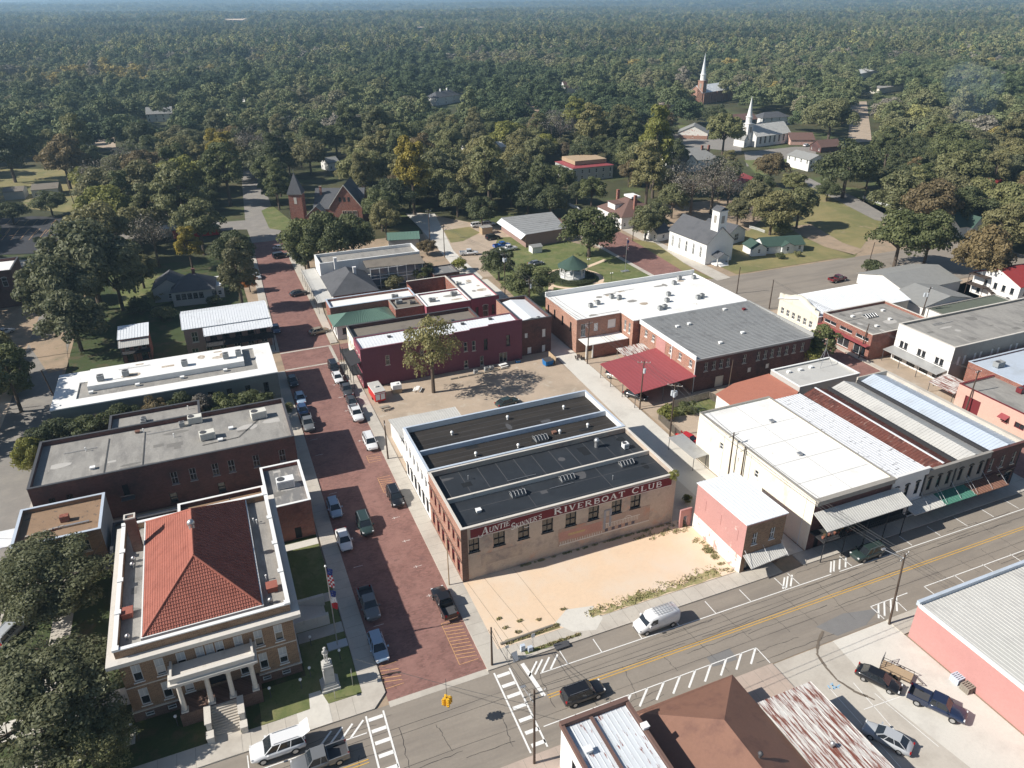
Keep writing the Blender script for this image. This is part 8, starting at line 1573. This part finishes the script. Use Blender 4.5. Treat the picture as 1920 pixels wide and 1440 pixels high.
# far woods: one object, instanced crowns
LW = bpy.data.materials.new('leaf_woods'); LW.use_nodes = True; nt = LW.node_tree; p_ = nt.nodes['Principled BSDF']; p_.inputs['Roughness'].default_value = .7; p_.inputs['Specular IOR Level'].default_value = .15
cr = nd(nt, 'ShaderNodeValToRGB'); hu = nd(nt, 'ShaderNodeAttribute', attribute_name='hue', attribute_type='INSTANCER'); nt.links.new(hu.outputs['Fac'], cr.inputs[0]); els = [(0,(.068,.092,.045)),(.16,(.09,.118,.056)),(.32,(.125,.148,.07)),(.48,(.16,.178,.084)),(.63,(.19,.192,.096)),(.77,(.19,.178,.11)),(.87,(.22,.2,.16)),(.955,(.26,.255,.1)),(.992,(.32,.26,.09))]
cr.color_ramp.interpolation = 'CONSTANT'
while len(cr.color_ramp.elements) < len(els): cr.color_ramp.elements.new(.5)
for e, (a, b) in zip(cr.color_ramp.elements, els): e.position = a; e.color = (*b, 1)
at_ = nd(nt, 'ShaderNodeAttribute', attribute_name='tint'); f_ = ramp(nt, at_.outputs['Fac'], 0, 1, .72, 1.4); v_ = nd(nt, 'ShaderNodeCombineColor'); [nt.links.new(f_, v_.inputs[i]) for i in range(3)]
nt.links.new(mix(nt, cr.outputs[0], v_.outputs[0], 1.0, 'MULTIPLY'), p_.inputs['Base Color'])
PC = bpy.data.collections.new('crown_sources')
for i, key in enumerate((('lo',0),('lo',1),('loT',0),('loR',0),('loR',1),('lo',2))):
    me = CM[key].copy(); me.materials.clear(); me.materials.append(LW); o = bpy.data.objects.new('c%d' % i, me); PC.objects.link(o)
# patches: clumps of crowns for the distance
PP = bpy.data.collections.new('patch_sources')
base = {}
for key in (('lo',0),('loR',0),('loT',0)):
    me = CM[key]; n = len(me.vertices); c = np.zeros(n*3, np.float32); me.vertices.foreach_get('co', c); base[key] = c.reshape(-1, 4, 3)
LP = bpy.data.materials.new('leaf_far_woods'); LP.use_nodes = True; nt = LP.node_tree; p_ = nt.nodes['Principled BSDF']; p_.inputs['Roughness'].default_value = .8; p_.inputs['Specular IOR Level'].default_value = .1
cr2 = nd(nt, 'ShaderNodeValToRGB'); at_ = nd(nt, 'ShaderNodeAttribute', attribute_name='tint'); nt.links.new(at_.outputs['Fac'], cr2.inputs[0]); cr2.color_ramp.interpolation = 'CONSTANT'
while len(cr2.color_ramp.elements) < len(els): cr2.color_ramp.elements.new(.5)
for e, (a, b) in zip(cr2.color_ramp.elements, els): e.position = a; e.color = (*b, 1)
hu = nd(nt, 'ShaderNodeAttribute', attribute_name='hue', attribute_type='INSTANCER'); f_ = ramp(nt, hu.outputs['Fac'], 0, 1, .62, 1.45); v_ = nd(nt, 'ShaderNodeCombineColor'); [nt.links.new(f_, v_.inputs[i]) for i in range(3)]
nt.links.new(mix(nt, cr2.outputs[0], v_.outputs[0], 1.0, 'MULTIPLY'), p_.inputs['Base Color'])
gq = np.random.default_rng(8)
for k in range(4):
    V, T_ = [], []
    for i in range(20):
        key = (('lo',0),('loR',0),('loT',0))[gq.integers(3)]; b = base[key]; b = b[gq.choice(len(b), 620, replace=False)]; ce = b.mean(1, keepdims=True); b = ce+(b-ce)*1.75; s = gq.uniform(1.0,1.9); a = gq.uniform(0,6.28)
        Rm = np.array([[math.cos(a),-math.sin(a),0],[math.sin(a),math.cos(a),0],[0,0,1]]); V.append((b*s)@Rm.T+np.array((gq.uniform(-24,24), gq.uniform(-24,24), gq.uniform(-1,1)))); T_.append(np.full(len(b), gq.uniform(0,.985)))
    V = np.concatenate(V); T_ = np.concatenate(T_); nf = len(V); me = bpy.data.meshes.new('patch'); me.vertices.add(nf*4); me.vertices.foreach_set('co', V.reshape(-1).astype(np.float32)); me.loops.add(nf*4); me.loops.foreach_set('vertex_index', np.arange(nf*4, dtype=np.int32)); me.polygons.add(nf); me.polygons.foreach_set('loop_start', np.arange(0, nf*4, 4, dtype=np.int32)); me.polygons.foreach_set('loop_total', np.full(nf, 4, dtype=np.int32))
    a2 = me.attributes.new('tint','FLOAT','FACE'); a2.data.foreach_set('value', T_.astype(np.float32)); me.update(); me.materials.append(LP); o = bpy.data.objects.new('p%d' % k, me); PP.objects.link(o)
def hue(x, y):
    from mathutils import noise as N
    return max(0, min(.999, .5+.62*N.noise(Vector((x/170, y/170, 5)))+.45*N.noise(Vector((x/900, y/900, 2)))+q.gauss(0, .17)))
def scatter(name, label, P, col):
    me = bpy.data.meshes.new(name); me.from_pydata([p[:3] for p in P], [], []); n = len(P)
    a = me.attributes.new('sc','FLOAT_VECTOR','POINT'); a.data.foreach_set('vector', [c for p in P for c in p[3]]); a = me.attributes.new('hue','FLOAT','POINT'); a.data.foreach_set('value', [hue(p[0], p[1]) for p in P]); a = me.attributes.new('rot','FLOAT','POINT'); a.data.foreach_set('value', [p[4] for p in P]); a = me.attributes.new('pick','INT','POINT'); a.data.foreach_set('value', [p[5] for p in P])
    o = bpy.data.objects.new(name, me); COL.objects.link(o); ng = bpy.data.node_groups.new(name, 'GeometryNodeTree'); ng.interface.new_socket('Geometry', in_out='INPUT', socket_type='NodeSocketGeometry'); ng.interface.new_socket('Geometry', in_out='OUTPUT', socket_type='NodeSocketGeometry')
    N = ng.nodes.new; gi, go = N('NodeGroupInput'), N('NodeGroupOutput'); ip = N('GeometryNodeInstanceOnPoints'); ci = N('GeometryNodeCollectionInfo'); ci.inputs['Collection'].default_value = col; ci.inputs['Separate Children'].default_value = True; ci.inputs['Reset Children'].default_value = True
    def attr(nm, t): x = N('GeometryNodeInputNamedAttribute'); x.data_type = t; x.inputs['Name'].default_value = nm; return [s for s in x.outputs if s.enabled and s.name == 'Attribute'][0]
    cx = N('ShaderNodeCombineXYZ'); lk = ng.links.new; lk(attr('rot','FLOAT'), cx.inputs[2]); lk(gi.outputs[0], ip.inputs['Points']); lk(ci.outputs[0], ip.inputs['Instance']); ip.inputs['Pick Instance'].default_value = True
    lk(attr('pick','INT'), ip.inputs['Instance Index']); lk(cx.outputs[0], ip.inputs['Rotation']); lk(attr('sc','FLOAT_VECTOR'), ip.inputs['Scale']); lk(ip.outputs[0], go.inputs[0]); md = o.modifiers.new('scatter','NODES'); md.node_group = ng
    return tag(o, label, 'woods', None, 'stuff')
P = [(x, y, hills(x, y), (r_/5*q.uniform(.9,1.1), r_/5*q.uniform(.9,1.1), r_/5*q.uniform(.75,1.0)), q.uniform(0,6.28), q.randrange(6)) for x, y, r_, d_ in rest]
far = []
def patches(r0, r1, step, sx, sz, spread):
    nr = int((r1-r0)/step)
    for i in range(nr):
        r_ = r0+(i+.5)*step; na = int(2*spread*r_/step)
        for j in range(na):
            a = dirn-spread+2*spread*(j+q.random())/na; rr2 = r_+q.uniform(-.5,.5)*step; x, y = rr2*math.sin(a), rr2*math.cos(a)
            if is_open(pr((x, y, hills(x,y)+10))): continue
            s = q.uniform(.85,1.15)*sx; far.append((x, y, hills(x, y)-(0 if sx < 1.5 else 2), (s, s, sz*q.uniform(.85,1.2)), q.uniform(0,6.28), q.randrange(4)))
patches(1130, 2600, 36, 1.0, 1.0, R(44)); patches(2600, 5600, 66, 1.9, 1.35, R(43)); patches(5600, 13500, 150, 4.2, 1.9, R(42))
scatter('middle_woods', 'continuous mixed woodland rolling away behind the town', P, PC); scatter('far_woods', 'far bluish forest reaching to the horizon', far, PP)
print('scatter', len(P), len(far))

# ------------------------------------------------------------------ smoke rising from the woods at right, and the air
sp = g(1812, 235, 6)
B = MB(); 
for k in range(9): B.ball((sp.x+k*2.2+9*math.sin(k*2.1), sp.y+k*2, 5+k*3.2), 6+k*.9+2*math.cos(k*1.7), 16, 0, .8)
sm = bpy.data.materials.new('smoke'); sm.use_nodes = True; nt = sm.node_tree; nt.nodes.clear(); o_ = nd(nt, 'ShaderNodeOutputMaterial'); pv = nd(nt, 'ShaderNodeVolumePrincipled'); pv.inputs['Color'].default_value = (.5,.72,1,1); pv.inputs['Density'].default_value = .005; nt.links.new(pv.outputs[0], o_.inputs['Volume'])
tag(B.build('smoke', sm), 'thin bluish smoke rising out of the woods at the right', 'smoke', None, 'stuff')
hz = bpy.data.materials.new('haze'); hz.use_nodes = True; nt = hz.node_tree; nt.nodes.clear(); o_ = nd(nt, 'ShaderNodeOutputMaterial'); pv = nd(nt, 'ShaderNodeVolumePrincipled'); pv.inputs['Color'].default_value = (.5,.76,1,1); pv.inputs['Density'].default_value = .00016; pv.inputs['Anisotropy'].default_value = .2; nt.links.new(pv.outputs[0], o_.inputs['Volume'])
B = MB(); B.box(-15000, 15000, -15000, 15000, -6, 150); h_ = B.build('haze', hz); tag(h_, 'thin blue haze lying over the distant woods', 'haze', None, 'stuff')
